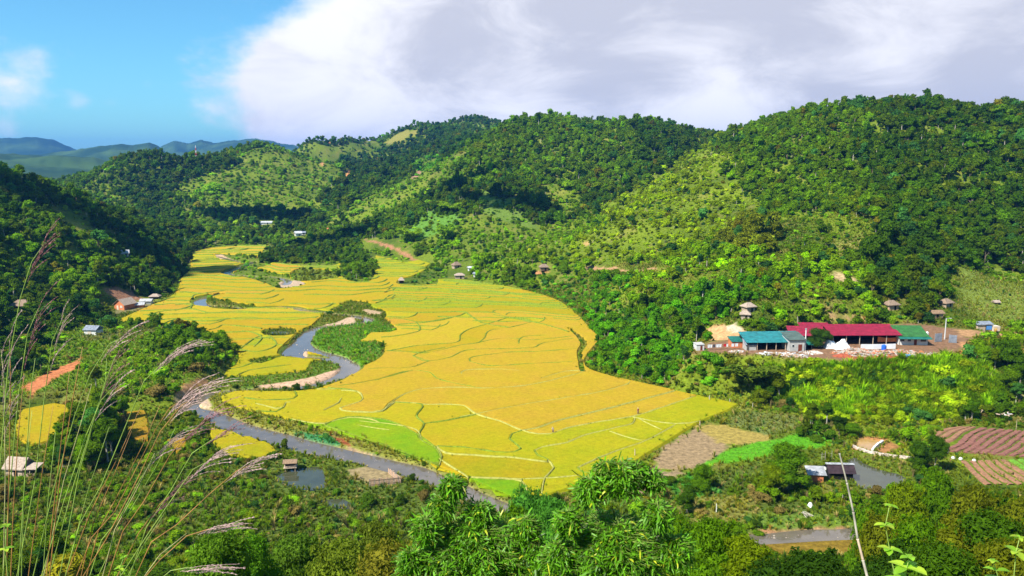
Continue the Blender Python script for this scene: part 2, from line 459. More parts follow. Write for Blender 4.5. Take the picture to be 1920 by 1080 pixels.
# the river: (photo x, photo y, half width in metres)
def c5(X, Y): return 250 + X / 2.159, 440 + Y / 2.159
def cz(X, Y): return 480 + X / 4.0, 560 + Y / 4.0
RIV_UP = [(*c5(340, 85), .8), (*c5(385, 97), 1.0), (*c5(430, 108), .9), (*c5(485, 108), 1.3), (*c5(455, 122), 1.8), (*c5(410, 138), 1.8), (*c5(378, 152), 1.5), (*c5(410, 162), 1.1), (*c5(500, 168), .9), (*c5(580, 172), 1.2), (*c5(625, 184), 1.6), (*c5(618, 200), 1.6)]
RIV_MID = [(*c5(360, 240), .5), (*c5(310, 248), 1.2), (*c5(272, 262), 2.0), (*c5(275, 278), 2.2), (*c5(310, 287), 1.4), (*c5(380, 288), .9), (*c5(430, 296), 1.4), (*c5(500, 296), .9), (*c5(590, 292), .8), (*c5(650, 296), 1.1), (*c5(690, 305), 1.2), (*c5(780, 315), .9), (*c5(850, 322), 1.1),
           (*cz(760, 128), 1.7), (*cz(850, 155), 1.9), (*cz(780, 178), 1.5), (*cz(650, 190), 1.2), (*cz(520, 203), 1.6), (*cz(440, 225), 1.9), (*cz(385, 265), 2.3), (*cz(350, 315), 2.7), (*cz(300, 370), 3.2), (*cz(275, 410), 3.0), (*cz(340, 435), 1.6), (*cz(480, 440), 1.3), (*cz(610, 458), 2.0),
           (*cz(690, 485), 2.5), (*cz(705, 520), 2.6), (*cz(650, 565), 2.0), (*cz(560, 605), 1.7), (*cz(450, 635), 1.5), (*cz(340, 655), 1.4), (520, 725.6, .9), (490, 727.5, .8), (464, 729, .8), (440, 730.5, .8), (420, 732, 1.0),
           (400, 735, 1.3), (380, 742, 1.8), (361, 750, 2.4), (350, 759, 2.6), (358, 767, 2.4), (381, 771, 2.3), (407, 781, 2.6), (439, 796, 2.9), (470, 806, 3.0), (501, 814, 3.0), (532, 822, 3.1), (565, 832, 3.1), (600, 840, 3.0), (632, 847, 2.8), (660, 853, 2.6), (700, 862, 2.5), (740, 872, 2.6), (779, 881, 2.6), (807, 891, 2.2), (835, 902, 2.0), (864, 914, 1.9), (895, 929, 1.9), (926, 942, 1.9), (955, 953, 1.9), (990, 962, 2.0), (1060, 980, 2.0), (1180, 1000, 2.0), (1320, 1010, 2.0), (1430, 1006, 1.6), (1520, 999, 1.9), (1600, 996, 1.7), (1680, 984, 2.2), (1800, 985, 2.2), (2000, 1010, 2.2), (2300, 1030, 2.2)]
RIV_ARM = [(*cz(350, 310), 1.0), (*cz(400, 365), 1.8), (*cz(470, 395), 1.7), (*cz(560, 415), 1.5), (*cz(640, 440), 1.5), (*cz(690, 480), 1.5)]
def riv(l):
    p = np.array([[*fl(a, b), w] for a, b, w in l])
    return smooth_line(p, 2.0)
RIVERS = [riv(RIV_UP), riv(RIV_MID), riv(RIV_ARM)]
def fp(pts, z=0.0): return [fl(a, b, z) for a, b in pts]
POND_L = fp([(510, 893), (545, 878), (570, 874), (602, 872), (612, 895), (613, 910), (590, 918), (560, 915), (530, 905)])
POND_L2 = fp([(600, 935), (640, 932), (665, 943), (662, 952), (620, 950)])
POND_R = fp([(1586, 860), (1605, 855), (1620, 866), (1650, 878), (1685, 886), (1702, 896), (1690, 912), (1650, 920), (1612, 912), (1594, 892)])
POND_B = fp([(1605, 838), (1610, 818), (1660, 826), (1650, 838), (1634, 848)])
POND_F = fp([(500, 622), (520, 619), (548, 620), (545, 625), (510, 627)])
PONDS = [(POND_L, 'grey'), (POND_L2, 'grey'), (POND_R, 'grey'), (POND_B, 'brown'), (POND_F, 'grey')]

def zfun(x, y, detail=True):
    x = np.asarray(x, float); y = np.asarray(y, float)
    fd = poly_sd(x, y, FLOORW, 60.0)
    z = samp(x, y)
    # past the mapped ground everything sinks to a low plain that the far ranges rise from
    out = sstep(1500, 1950, y) + sstep(900, 1250, np.abs(x))
    z = z * (1 - np.clip(out, 0, 1)) + 5 * np.clip(out, 0, 1)
    h = sstep(2, 60, fd) * sstep(90, 200, y)
    rid = (0.5 - np.abs(fbm(x, y, 120, 4, 11))) * 2 - .6
    z = z + h * (rid * 7 + fbm(x, y, 35, 3, 21) * 5) * sstep(3, 40, z)
    z = np.maximum(z, 0.3 * sstep(0, 10, fd)) * sstep(-1, 16, fd)
    if detail: z = z + fbm(x, y, 7, 3, 31) * .7 * sstep(1, 12, fd)
    for P, pz, bl in PADS:
        w = 1 - sstep(0, bl, poly_sd(x, y, P, bl + 1))
        z = z * (1 - w) + pz * w
    if (y > 1500).any():
        t = x / np.maximum(y, 1)
        for rt, rz_, Y, w, amp in RIDGES:
            zc = np.interp(t, rt, rz_)
            nz = fbm(x, y, w * .45, 5, 77) * amp * 2
            rr = (0.5 - np.abs(fbm(x, y, w * .6, 4, 71))) * amp
            zr = (zc + rr * .5) * np.exp(-((y - Y) / w) ** 2) + nz * np.exp(-((y - Y) / w) ** 2) * np.clip(np.abs(y - Y) / w * 1.5 + .15, 0, 1)
            zr = zr + (fbm(x, y, 220, 4, 91, .6) * 16 + fbm(x, y, 45, 3, 92) * 9) * np.exp(-((y - Y) / (w * 1.2)) ** 2)
            z = np.where(y > 1500, np.maximum(z, zr), z)
    d = np.full(x.shape, 12.0)
    for R in RIVERS: d = np.minimum(d, line_dist(x, y, R[:, :2], 12.0, R[:, 2]))
    z = z - 1.3 * (1 - sstep(-.8, 1.4, d)) * (fd < 30)
    for P, _k in PONDS: z = z - 1.2 * (1 - sstep(-1.0, .6, poly_sd(x, y, P, 3.0)))
    return z
def hit(px, py, ymin=60.0, ymax=2000.0):
    """where the sight line through a photo point meets the ground"""
    dx, dy, dz = dirpx(px, py)
    t = np.concatenate([np.arange(ymin, 700, 1.0), np.arange(700, ymax, 3.0)])
    s = t / dy
    X = dx * s; Z = HC + dz * s
    g = zfun(X, t, False)
    k = np.nonzero(g >= Z)[0]
    if len(k) == 0: k = [int(np.argmin(Z - g))]
    k = k[0]
    if k > 0:
        a = Z[k - 1] - g[k - 1]; b = g[k] - Z[k]; f = a / (a + b + 1e-9)
        f = min(max(f, 0), 1)
        return X[k - 1] + (X[k] - X[k - 1]) * f, t[k - 1] + (t[k] - t[k - 1]) * f, float(g[k - 1] + (g[k] - g[k - 1]) * f)
    return float(X[k]), float(t[k]), float(g[k])
def hp(pts, ymin=60.0): return [hit(a, b, ymin)[:2] for a, b in pts]

# ---- paint: the colour the ground itself has
GREEN = (0.10, 0.17, 0.02)
PAINT = [  # (polygon in world x,y ; colour ; soft edge m)
    (SPUR, (0.14, 0.24, .015), 3.0),
    (fp([cz(400, 380), cz(410, 250), cz(560, 190), cz(900, 150), cz(1060, 240), cz(960, 335), cz(955, 420), cz(770, 520), cz(640, 430)]), (0.11, 0.26, .015), 1.5),
    (fp([cz(-330, 600), cz(200, 560), cz(420, 480), cz(640, 470), cz(670, 520), cz(540, 610), cz(-100, 680)]), (0.13, 0.22, .02), 1.5),
    (fp([(385, 735), (425, 738), (420, 752), (520, 775), (620, 800), (720, 838), (800, 868), (950, 930), (960, 950), (800, 890), (600, 842), (440, 800), (395, 765)]), (0.24, 0.25, .035), 1.2),
    (fp([(545, 806), (580, 812), (625, 818), (645, 832), (610, 834), (565, 822)]), (0.05, 0.22, .07), .7), (fp([(663, 842), (700, 848), (727, 858), (700, 858)]), (0.05, 0.20, .06), .5), (fp([(745, 880), (762, 879), (776, 885), (760, 888)]), (0.05, 0.22, .03), .5),
    (fp([(615, 815), (640, 822), (662, 836), (655, 838), (630, 826)]), (0.32, 0.09, .03), .5), (fp([(645, 834), (662, 838), (740, 862), (800, 880), (812, 888), (800, 888), (735, 868), (655, 842)]), (0.45, 0.27, .18), .5),
    (fp([(-300, 1048), (-300, 860), (400, 870), (560, 855), (700, 880), (820, 900), (1000, 950), (1200, 900), (1500, 860), (1560, 950), (1300, 1040)]), (0.10, 0.15, .02), 6),
    (fp([(1225, 880), (1240, 838), (1310, 800), (1345, 812), (1372, 838), (1300, 880)]), (0.36, 0.25, 0.13), 1.2),
    (fp([(1300, 800), (1330, 792), (1440, 815), (1440, 828), (1370, 838)]), (0.40, 0.30, 0.07), 1.5),
    (fp([(1365, 785), (1395, 768), (1500, 782), (1520, 800), (1440, 815), (1375, 800)]), (0.17, 0.21, 0.05), 1.2),
    (fp([(1180, 880), (1225, 880), (1285, 888), (1240, 905), (1200, 925), (1150, 930)]), (0.36, 0.26, 0.14), 1.0),
    (fp([(1372, 838), (1440, 828), (1520, 806), (1570, 820), (1560, 835), (1460, 850), (1400, 865), (1340, 870), (1310, 882)]), (0.11, 0.36, 0.012), 1.0),
    (fp([(1250, 905), (1290, 890), (1330, 910), (1330, 940), (1270, 930)]), (0.06, 0.24, .02), 1.0),
    (fp([(1270, 940), (1400, 925), (1440, 950), (1420, 985), (1300, 975)]), (0.22, 0.22, .04), 2.0),
    (fp([(1390, 960), (1600, 965), (1600, 985), (1420, 992)]), (0.15, 0.24, .03), 1.0),
    (fp([(1420, 993), (1580, 984), (1600, 990), (1420, 1000)]), (0.42, 0.20, .09), .6),
    (fp([(1415, 1015), (1600, 1006), (1700, 1005), (1700, 1040), (1415, 1040)]), (0.26, 0.17, .02), 1.0),
    (fp([(1605, 815), (1665, 822), (1690, 840), (1660, 850), (1600, 842)]), (0.42, 0.20, .07), .8),
    # river sand and gravel
    (fp([cz(510, 195), cz(600, 180), cz(690, 140), cz(740, 140), cz(745, 175), cz(650, 188), cz(560, 200)]), (0.62, 0.43, .27), .5),
    (fp([cz(420, 240), cz(445, 230), cz(430, 270), cz(418, 268)]), (0.6, 0.42, .28), .4),
    (fp([cz(310, 375), cz(380, 390), cz(400, 410), cz(350, 440), cz(290, 435), cz(320, 410)]), (0.58, 0.38, .24), .5),
    (fp([cz(630, 480), cz(660, 510), cz(640, 555), cz(540, 600), cz(420, 635), cz(300, 655), cz(100, 660), cz(0, 655), cz(200, 630), cz(400, 590), cz(560, 545), cz(630, 515)]), (0.66, 0.42, .27), .6),
    (fp([cz(620, 440), cz(700, 450), cz(730, 475), cz(660, 465)]), (0.55, 0.38, .25), .4),
    (fp([cz(800, 85), cz(830, 80), cz(950, 100), cz(930, 115), cz(850, 120)]), (0.52, 0.36, .2), .6),
    (fp([(368, 752), (378, 745), (392, 748), (400, 762), (380, 765)]), (0.62, 0.45, .28), .5),
    (fp([c5(250, 690), c5(270, 660), c5(305, 655), c5(300, 690), c5(320, 705)]), (0.62, 0.45, .28), .5),
    (fp([c5(590, 190), c5(650, 185), c5(690, 190), c5(700, 205), c5(640, 212), c5(590, 215)]), (0.55, 0.4, .26), .5),
    (fp([c5(310, 82), c5(355, 80), c5(400, 100), c5(350, 98)]), (0.6, 0.4, .24), .5),
    # walled plot and path beside the left pond
    (fp([(645, 880), (700, 872), (740, 885), (752, 897), (700, 908), (660, 895)]), (0.36, 0.27, .13), .8),
    # red earth bank on the low spur
    (hp([(45, 725), (75, 705), (110, 690), (150, 672), (145, 692), (110, 705), (90, 722), (60, 742)]), (0.60, 0.21, .08), 1.0),
    (hp([(150, 625), (230, 620), (330, 615), (330, 622), (240, 632), (160, 640)]), (0.17, 0.20, .06), 1.5),
    # landslip above the left farm
    (hp([(195, 540), (215, 538), (250, 548), (270, 562), (240, 566), (205, 556)]), (0.40, 0.20, .11), 2.0),
    (hp([(215, 575), (280, 566), (300, 568), (262, 582), (215, 590)]), (0.22, 0.20, .08), 2.0),
    # eroded bank at the river bend
    (hp([(330, 742), (345, 722), (375, 710), (392, 712), (378, 726), (350, 742)]), (0.50, 0.27, .12), 1.5),
    # village ground
    (COMP, (0.28, 0.155, .085), 4.0),
    (fp([(1600, 668), (1690, 664), (1700, 675), (1600, 682)], 10), (0.42, 0.11, .05), 2.0),
    (hp([(1325, 618), (1355, 610), (1400, 622), (1395, 634), (1340, 640)]), (0.62, 0.36, .16), 1.5),
    (hp([(1360, 612), (1380, 606), (1392, 618), (1376, 624)]), (0.70, 0.55, .38), 1.2),
    (hp([(1790, 618), (1840, 622), (1930, 624), (1930, 632), (1840, 632), (1800, 632)]), (0.50, 0.28, .13), 1.5),
    (hp([(1800, 645), (1815, 640), (1822, 668), (1808, 665)]), (0.55, 0.28, .12), 1.0),
    (hp([(1860, 658), (1930, 652), (1930, 664), (1880, 666)]), (0.50, 0.30, .06), 1.5),
    (hp([(1830, 680), (1845, 685), (1925, 745), (1925, 760), (1870, 720)]), (0.40, 0.30, .16), 1.2),
    (hp([(1555, 588), (1600, 592), (1620, 600), (1560, 598)]), (0.52, 0.30, .15), 1.5),
    # hillside tracks
    (hp([(683, 449), (700, 451), (745, 464), (772, 480), (800, 496), (790, 498), (765, 484), (740, 468), (690, 453)]), (0.42, 0.20, .10), 1.5),
    (hp([(985, 512), (1005, 507), (1030, 510), (1000, 515)]), (0.50, 0.24, .10), 1.5),
    (hp([(1095, 500), (1150, 500), (1230, 503), (1230, 507), (1150, 505), (1095, 505)]), (0.50, 0.28, .14), 1.0),
    (hp([(1090, 458), (1105, 450), (1112, 454), (1098, 462)]), (0.5, 0.32, .12), 1.0),
    (hp([(1560, 508), (1570, 510), (1620, 530), (1600, 535), (1560, 520)]), (0.50, 0.36, .18), 2.0),
    # cleared patches
    (hp([(720, 268), (735, 258), (770, 246), (797, 243), (790, 250), (755, 265), (725, 272)]), (0.26, 0.24, .05), 2.0),
    (hp([(870, 240), (885, 232), (905, 238), (925, 246), (895, 252), (875, 250)]), (0.22, 0.34, .05), 3.0),
    (hp([(770, 333), (785, 317), (792, 322), (780, 335)]), (0.36, 0.20, .13), 2.0),
    (hp([(648, 322), (656, 320), (655, 335), (648, 336)]), (0.60, 0.26, .1), 2.0),
    (hp([(614, 265), (622, 264), (622, 270), (616, 270)]), (0.55, 0.26, .12), 2.0),
    (hp([(602, 306), (610, 305), (608, 310), (602, 310)]), (0.55, 0.26, .12), 2.0),
    (hp([(800, 395), (835, 385), (870, 400), (850, 430), (790, 450), (750, 440)]), (0.12, 0.26, .03), 5.0),
    (hp([(885, 350), (930, 360), (1000, 410), (1010, 430), (960, 420), (900, 395)]), (0.14, 0.22, .03), 5.0),
    (hp([(1800, 500), (1850, 490), (1915, 520), (1925, 600), (1850, 600), (1800, 580)]), (0.20, 0.26, .04), 4.0),
    (hp([(85, 400), (110, 405), (185, 435), (180, 446), (120, 425)]), (0.26, 0.27, .04), 3.0),
    (hp([(255, 455), (275, 460), (290, 475), (265, 470)]), (0.24, 0.25, .04), 3.0),
    (hp([(1560, 460), (1620, 440), (1660, 470), (1640, 500), (1580, 490)]), (0.26, 0.27, .06), 5.0),
]
def ground_color(x, y, z):
    n = x.size
    c = np.empty((n, 3))
    a = np.clip(fbm(x, y, 30, 4, 41) * 1.2 + .5, 0, 1)[:, None]
    c[:] = np.array((0.060, 0.095, 0.008)) * (1 - a) + np.array((0.13, 0.175, .010)) * a
    b = sstep(.15, .4, fbm(x, y, 9, 3, 51))[:, None] * .35
    c = c * (1 - b) + np.array((0.22, 0.17, .05)) * b
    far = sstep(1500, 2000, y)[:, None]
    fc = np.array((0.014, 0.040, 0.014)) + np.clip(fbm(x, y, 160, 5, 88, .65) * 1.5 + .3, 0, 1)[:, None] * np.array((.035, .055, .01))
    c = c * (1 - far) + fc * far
    jit = fbm(x, y, 2.5, 3, 61) * 1.6
    for P, rgb, soft in PAINT:
        sdv = poly_sd(x, y, P, soft + 6)
        w = (1 - sstep(-soft * .6, soft * .6, sdv + jit * min(soft, 1.5)))[:, None]
        c = c * (1 - w) + np.array(rgb) * .72 * w
    d = np.full(x.shape, 6.0)
    for R in RIVERS: d = np.minimum(d, line_dist(x, y, R[:, :2], 6.0, R[:, 2]))
    w = ((1 - sstep(.0, .9, d)) * .75)[:, None]
    c = c * (1 - w) + np.array((0.28, 0.20, .12)) * w
    return np.clip(c, 0, 1)

def build_terrain():
    az = np.concatenate([np.radians(np.linspace(-80, -37, 70))[:-1], np.radians(np.linspace(-37, 37, 760)), np.radians(np.linspace(37, 80, 70))[1:]])
    r = np.concatenate([np.linspace(1.0, 20, 30)[:-1], np.linspace(20, 110, 70)[:-1], np.geomspace(110, 700, 520)[:-1], np.geomspace(700, 1800, 150)[:-1], np.geomspace(1800, 9500, 110)])
    A, R = np.meshgrid(az, r)
    X = (np.tan(np.clip(A, -1.2, 1.2)) * np.cos(A) * R).ravel() if False else (np.sin(A) * R).ravel()
    Y = (np.cos(A) * R).ravel()
    Z = zfun(X, Y)
    nr, na = A.shape
    # a strip behind the viewpoint closes the hill top
    idx = np.arange(nr * na).reshape(nr, na)
    Q = np.stack([idx[:-1, :-1], idx[:-1, 1:], idx[1:, 1:], idx[1:, :-1]], -1).reshape(-1, 4)
    c = ground_color(X, Y, Z)
    m, n, l = new_mat('ground')
    o = n.new('ShaderNodeOutputMaterial'); b = n.new('ShaderNodeBsdfPrincipled'); l.new(b.outputs[0], o.inputs[0])
    b.inputs['Roughness'].default_value = .95; b.inputs['Specular IOR Level'].default_value = .1
    at_ = n.new('ShaderNodeAttribute'); at_.attribute_name = 'soil'
    tc = n.new('ShaderNodeTexCoord')
    ns = n.new('ShaderNodeTexNoise'); ns.inputs['Scale'].default_value = .9; ns.inputs['Detail'].default_value = 8; ns.inputs['Roughness'].default_value = .7
    l.new(tc.outputs['Object'], ns.inputs['Vector'])
    mr = n.new('ShaderNodeMapRange'); mr.inputs['From Min'].default_value = .3; mr.inputs['From Max'].default_value = .7; mr.inputs['To Min'].default_value = .45; mr.inputs['To Max'].default_value = 1.5
    l.new(ns.outputs[0], mr.inputs['Value'])
    mx = n.new('ShaderNodeMix'); mx.data_type = 'RGBA'; mx.blend_type = 'MULTIPLY'; mx.inputs['Factor'].default_value = 1
    l.new(at_.outputs['Color'], mx.inputs['A']); l.new(mr.outputs[0], mx.inputs['B'])
    l.new(mx.outputs['Result'], b.inputs['Base Color'])
    bp = n.new('ShaderNodeBump'); bp.inputs['Strength'].default_value = .9; bp.inputs['Distance'].default_value = .5
    l.new(ns.outputs[0], bp.inputs['Height']); l.new(bp.outputs[0], b.inputs['Normal'])
    me = np_mesh('terrain', np.stack([X, Y, Z], -1), Q, m)
    ca = me.color_attributes.new('soil', 'FLOAT_COLOR', 'POINT')
    ca.data.foreach_set('color', np.concatenate([c, np.ones((len(c), 1))], 1).astype(np.float32).ravel())
    t = tag(link('terrain', me), 'green valley floor and wooded hills rising to far blue ranges', kind='structure')
    # ground behind the viewpoint
    gx_, gy_ = np.meshgrid(np.linspace(-260, 260, 60), np.linspace(-110, 3, 26))
    zz = zfun(gx_.ravel(), gy_.ravel()) - .25
    zz = np.where(gy_.ravel() > 0, zz - .6, zz)
    i2 = np.arange(gx_.size).reshape(gx_.shape)
    Q2 = np.stack([i2[:-1, :-1], i2[:-1, 1:], i2[1:, 1:], i2[1:, :-1]], -1).reshape(-1, 4)
    me2 = np_mesh('hilltop', np.stack([gx_.ravel(), gy_.ravel(), zz], -1), Q2, m)
    ca = me2.color_attributes.new('soil', 'FLOAT_COLOR', 'POINT')
    ca.data.foreach_set('color', np.tile(np.array([.09, .14, .02, 1], np.float32), gx_.size))
    tag(link('hilltop_ground', me2), kind='structure')
build_terrain()

# ---- water
def water_mat(name, rgb, bump=.25, scale=1.2):
    m, n, l = new_mat(name)
    o = n.new('ShaderNodeOutputMaterial'); b = n.new('ShaderNodeBsdfPrincipled'); l.new(b.outputs[0], o.inputs[0])
    b.inputs['Base Color'].default_value = (*rgb, 1); b.inputs['Roughness'].default_value = .05; b.inputs['Specular IOR Level'].default_value = .8
    tc = n.new('ShaderNodeTexCoord'); ns = n.new('ShaderNodeTexNoise'); ns.inputs['Scale'].default_value = scale; ns.inputs['Detail'].default_value = 6
    l.new(tc.outputs['Object'], ns.inputs['Vector'])
    bp = n.new('ShaderNodeBump'); bp.inputs['Strength'].default_value = bump; bp.inputs['Distance'].default_value = .12
    l.new(ns.outputs[0], bp.inputs['Height']); l.new(bp.outputs[0], b.inputs['Normal'])
    n2 = n.new('ShaderNodeTexNoise'); n2.inputs['Scale'].default_value = .35; n2.inputs['Detail'].default_value = 5
    l.new(tc.outputs['Object'], n2.inputs['Vector'])
    cr = n.new('ShaderNodeMix'); cr.data_type = 'RGBA'
    mr = n.new('ShaderNodeMapRange'); mr.inputs['From Min'].default_value = .4; mr.inputs['From Max'].default_value = .65; l.new(n2.outputs[0], mr.inputs['Value'])
    l.new(mr.outputs[0], cr.inputs['Factor'])
    cr.inputs['A'].default_value = (*[v * .9 for v in rgb], 1); cr.inputs['B'].default_value = (*[min(1, v * 1.15) for v in rgb], 1)
    l.new(cr.outputs['Result'], b.inputs['Base Color'])
    return m
M_RIVER = water_mat('river_water', (0.115, 0.095, .07), .12, 1.6)
M_POND = water_mat('pond_water', (0.05, 0.055, .03), .03, .8)
M_MUD = water_mat('muddy_water', (0.36, 0.21, .07), .08, 1.0)
def ribbon(P, ext, z, name, mat):
    V = []; n = len(P)
    for i in range(n):
        a = P[max(i - 1, 0)]; b = P[min(i + 1, n - 1)]
        d = np.array([b[0] - a[0], b[1] - a[1]]); d /= np.hypot(*d) + 1e-9
        nx, ny = -d[1], d[0]; w = P[i][2] + ext
        V.append((P[i][0] + nx * w, P[i][1] + ny * w, z)); V.append((P[i][0] - nx * w, P[i][1] - ny * w, z))
    Q = [(2 * i, 2 * i + 1, 2 * i + 3, 2 * i + 2) for i in range(n - 1)]
    return link(name, np_mesh(name, V, Q, mat, False))
for i, R in enumerate(RIVERS):
    o = ribbon(R, .9, -.55 - .006 * i, 'river_water', M_RIVER)
    tag(o, ['narrow upper stream winding through the far fields', 'grey river meandering between the yellow rice fields', 'short side arm of the river round the gravel bar'][i], kind='structure')
for (P, k), lb in zip(PONDS, ['grey fish pond beside the stilt hut', 'small murky pond below the larger grey pond', 'grey fish pond by the white roofed sheds', 'brown muddy basin with a white stone edge', 'long narrow pool among the left rice fields']):
    mb = MB(); pts = smooth_line(P, 1.5, closed=True)
    cx, cy = pts.mean(0)
    V = [(cx, cy, -.35)] + [(cx + (a - cx) * 1.06, cy + (b - cy) * 1.06, -.35) for a, b in pts]
    mb.add(V, [(0, i + 1, (i + 1) % len(pts) + 1) for i in range(len(pts))])
    tag(mb.build('pond_water', M_MUD if k == 'brown' else M_POND), lb, kind='structure')

# ------------------------------------------------------------------ rice fields: the bund lines split the floor into fields
def c6(X, Y): return 700 + X / 2.3475, 480 + Y / 2.3475
def rz_(fn, pts): return [fn(*p) for p in pts]
RZ_MAIN = [(346, 482), (395, 465.5), (520, 460.5), (575, 466), (600, 470), (560, 488), (520, 492), (640, 497), (655, 490), (690, 478), (745, 489), (800, 503), (760, 528), (850, 524), (960, 540), (1050, 566), (1112, 622), (1122, 640), (1100, 690), (1240, 728), (1385, 760),
           (1365, 772), (1310, 795), (1250, 832), (1190, 870), (1160, 895), (1100, 910), (1000, 938), (930, 930), (870, 900), (822, 882), (790, 866), (700, 832), (620, 810), (520, 782), (430, 760), (415, 744), (440, 735), (560, 735), (610, 726), (655, 708), (600, 712), (540, 726), (470, 722),
           (400, 716), (398, 702), (436, 690), (446, 662), (410, 628), (330, 614), (222, 606), (245, 590), (300, 566), (330, 548), (340, 522), (356, 506), (356, 490)]
RZ_MORE = [[(28, 812), (48, 764), (100, 758), (146, 768), (148, 795), (112, 824), (60, 838)],
           [(238, 770), (270, 768), (280, 800), (278, 828), (250, 826), (235, 790)], [(312, 828), (345, 820), (352, 840), (335, 852), (315, 845)],
           [(396, 805), (440, 812), (498, 830), (520, 850), (486, 862), (440, 858), (402, 835)],
           [(800, 486), (800, 500), (760, 494), (690, 482), (640, 488), (600, 486), (560, 500), (680, 506)]]
EXCL = [  # grassy, sandy or wooded ground between the fields
    rz_(cz, [(410, 330), (425, 260), (470, 225), (540, 200), (650, 190), (780, 150), (880, 150), (960, 150), (1060, 240), (1000, 258), (860, 262), (820, 300), (780, 320), (900, 320), (960, 335), (955, 420), (880, 480), (770, 520), (740, 480), (690, 440), (560, 410), (440, 390)]),
    rz_(cz, [(-330, 600), (-200, 590), (0, 580), (200, 560), (380, 540), (420, 480), (560, 450), (640, 470), (670, 520), (640, 570), (540, 610), (420, 650), (200, 675), (-100, 680), (-330, 660)]),
    rz_(cz, [(-60, 470), (100, 440), (200, 425), (230, 380), (260, 320), (330, 260), (420, 205), (500, 130), (540, 105), (700, 112), (740, 180), (500, 210), (440, 240), (400, 330), (330, 445), (500, 445), (300, 450), (190, 440), (40, 490)]),
    rz_(cz, [(560, 95), (620, 60), (700, 20), (840, 30), (860, 60), (970, 100), (960, 150), (880, 160), (740, 120)]),
    [(640, 490), (648, 455), (670, 450), (700, 460), (700, 520), (660, 528), (640, 515)],
    [(545, 515), (560, 505), (600, 505), (640, 512), (630, 522), (560, 528)],
    [(520, 455), (600, 462), (650, 470), (640, 492), (600, 500), (500, 492), (480, 488)],
    rz_(c5, [(300, 250), (350, 262), (420, 278), (500, 290), (430, 305), (330, 300), (300, 285)]),
    rz_(c5, [(460, 120), (520, 112), (560, 122), (500, 140), (620, 165), (640, 180), (700, 200), (600, 220), (540, 200), (460, 175), (390, 165), (430, 145)]),
    rz_(c5, [(335, 78), (400, 82), (480, 85), (510, 110), (480, 125), (420, 112), (350, 100)]),
    [(498, 618), (550, 616), (550, 628), (498, 630)],
    rz_(c5, [(520, 770), (600, 775), (720, 800), (840, 830), (880, 860), (820, 850), (740, 845), (560, 810)]),
    [(750, 525), (770, 520), (815, 520), (815, 534), (750, 534)],
    rz_(c6, [(850, 318), (905, 350), (940, 385), (916, 430), (924, 480), (935, 515), (915, 515), (905, 470), (900, 425), (915, 390), (890, 352)]),
]
EXCL = [smooth_line(fp(p), 3.0, closed=True) for p in EXCL]
RZW = [np.array(fp(p)) for p in [RZ_MAIN] + RZ_MORE]
L6 = [
    [(60, 425), (150, 428), (205, 435), (280, 425), (380, 400), (460, 388), (520, 375), (600, 368), (700, 375), (870, 360)],
    [(185, 455), (240, 470), (330, 455), (385, 430), (430, 418), (560, 415), (700, 410), (745, 390), (880, 368)],
    [(60, 425), (200, 400), (365, 385), (385, 350), (430, 325), (520, 300), (600, 275), (690, 285)],
    [(460, 390), (490, 365), (510, 335), (600, 320), (700, 295)],
    [(640, 395), (645, 370), (680, 358), (760, 355)],
    [(40, 310), (240, 298), (370, 270), (410, 255), (480, 250), (560, 262)], [(410, 255), (480, 300), (600, 320)],
    [(0, 560), (100, 525), (175, 510), (250, 520), (280, 545), (350, 565), (420, 578), (480, 590)],
    [(0, 690), (40, 690), (75, 655), (150, 610), (250, 590), (400, 585), (480, 590), (640, 580), (760, 560), (925, 518)],
    [(380, 715), (465, 700), (560, 680), (700, 655), (850, 630), (1000, 605), (1120, 570), (1130, 560)],
    [(95, 650), (215, 660), (190, 710), (225, 745), (200, 790), (215, 820), (280, 850)], [(40, 690), (95, 650)],
    [(215, 660), (320, 660), (400, 665), (450, 700), (560, 735), (655, 775)], [(225, 745), (320, 730), (450, 705)],
    [(655, 775), (720, 765), (800, 735), (900, 710), (1100, 660), (1325, 600), (1340, 590)],
    [(655, 775), (690, 785), (770, 792), (850, 765), (950, 745), (1130, 715), (1250, 680), (1410, 625), (1430, 615)],
    [(655, 775), (610, 790), (600, 810), (650, 855), (620, 870), (540, 870), (400, 850), (280, 845)],
    [(280, 845), (320, 875), (450, 885), (620, 895), (770, 915), (765, 905), (795, 940), (755, 985), (740, 1060)],
    [(710, 865), (740, 850), (850, 830), (920, 800), (1040, 770), (1140, 745), (1150, 715)], [(710, 865), (725, 885), (770, 905)],
    [(1140, 715), (1230, 735), (1330, 745), (1430, 735), (1600, 685)],
    [(900, 940), (940, 920), (1020, 885), (1100, 855), (1200, 820), (1330, 750)], [(900, 940), (920, 960), (1010, 975), (1020, 1040)],
    [(1040, 780), (1170, 820), (1200, 820)], [(1170, 725), (1270, 775)],
    [(425, 470), (440, 450), (600, 430), (750, 425), (895, 415)], [(390, 530), (400, 510), (540, 505), (640, 512)], [(740, 545), (840, 515), (910, 512)],
    [(425, 470), (520, 490), (700, 480), (905, 470)],
    [(-60, 735), (0, 740), (60, 745), (185, 770), (215, 820)], [(280, 845), (300, 890), (290, 930)],
    [(600, 275), (700, 295), (800, 320), (860, 340)], [(530, 265), (620, 280)],
    [(440, 985), (655, 990), (790, 985), (905, 975)], [(655, 990), (640, 1060)], [(290, 900), (420, 985)],
]
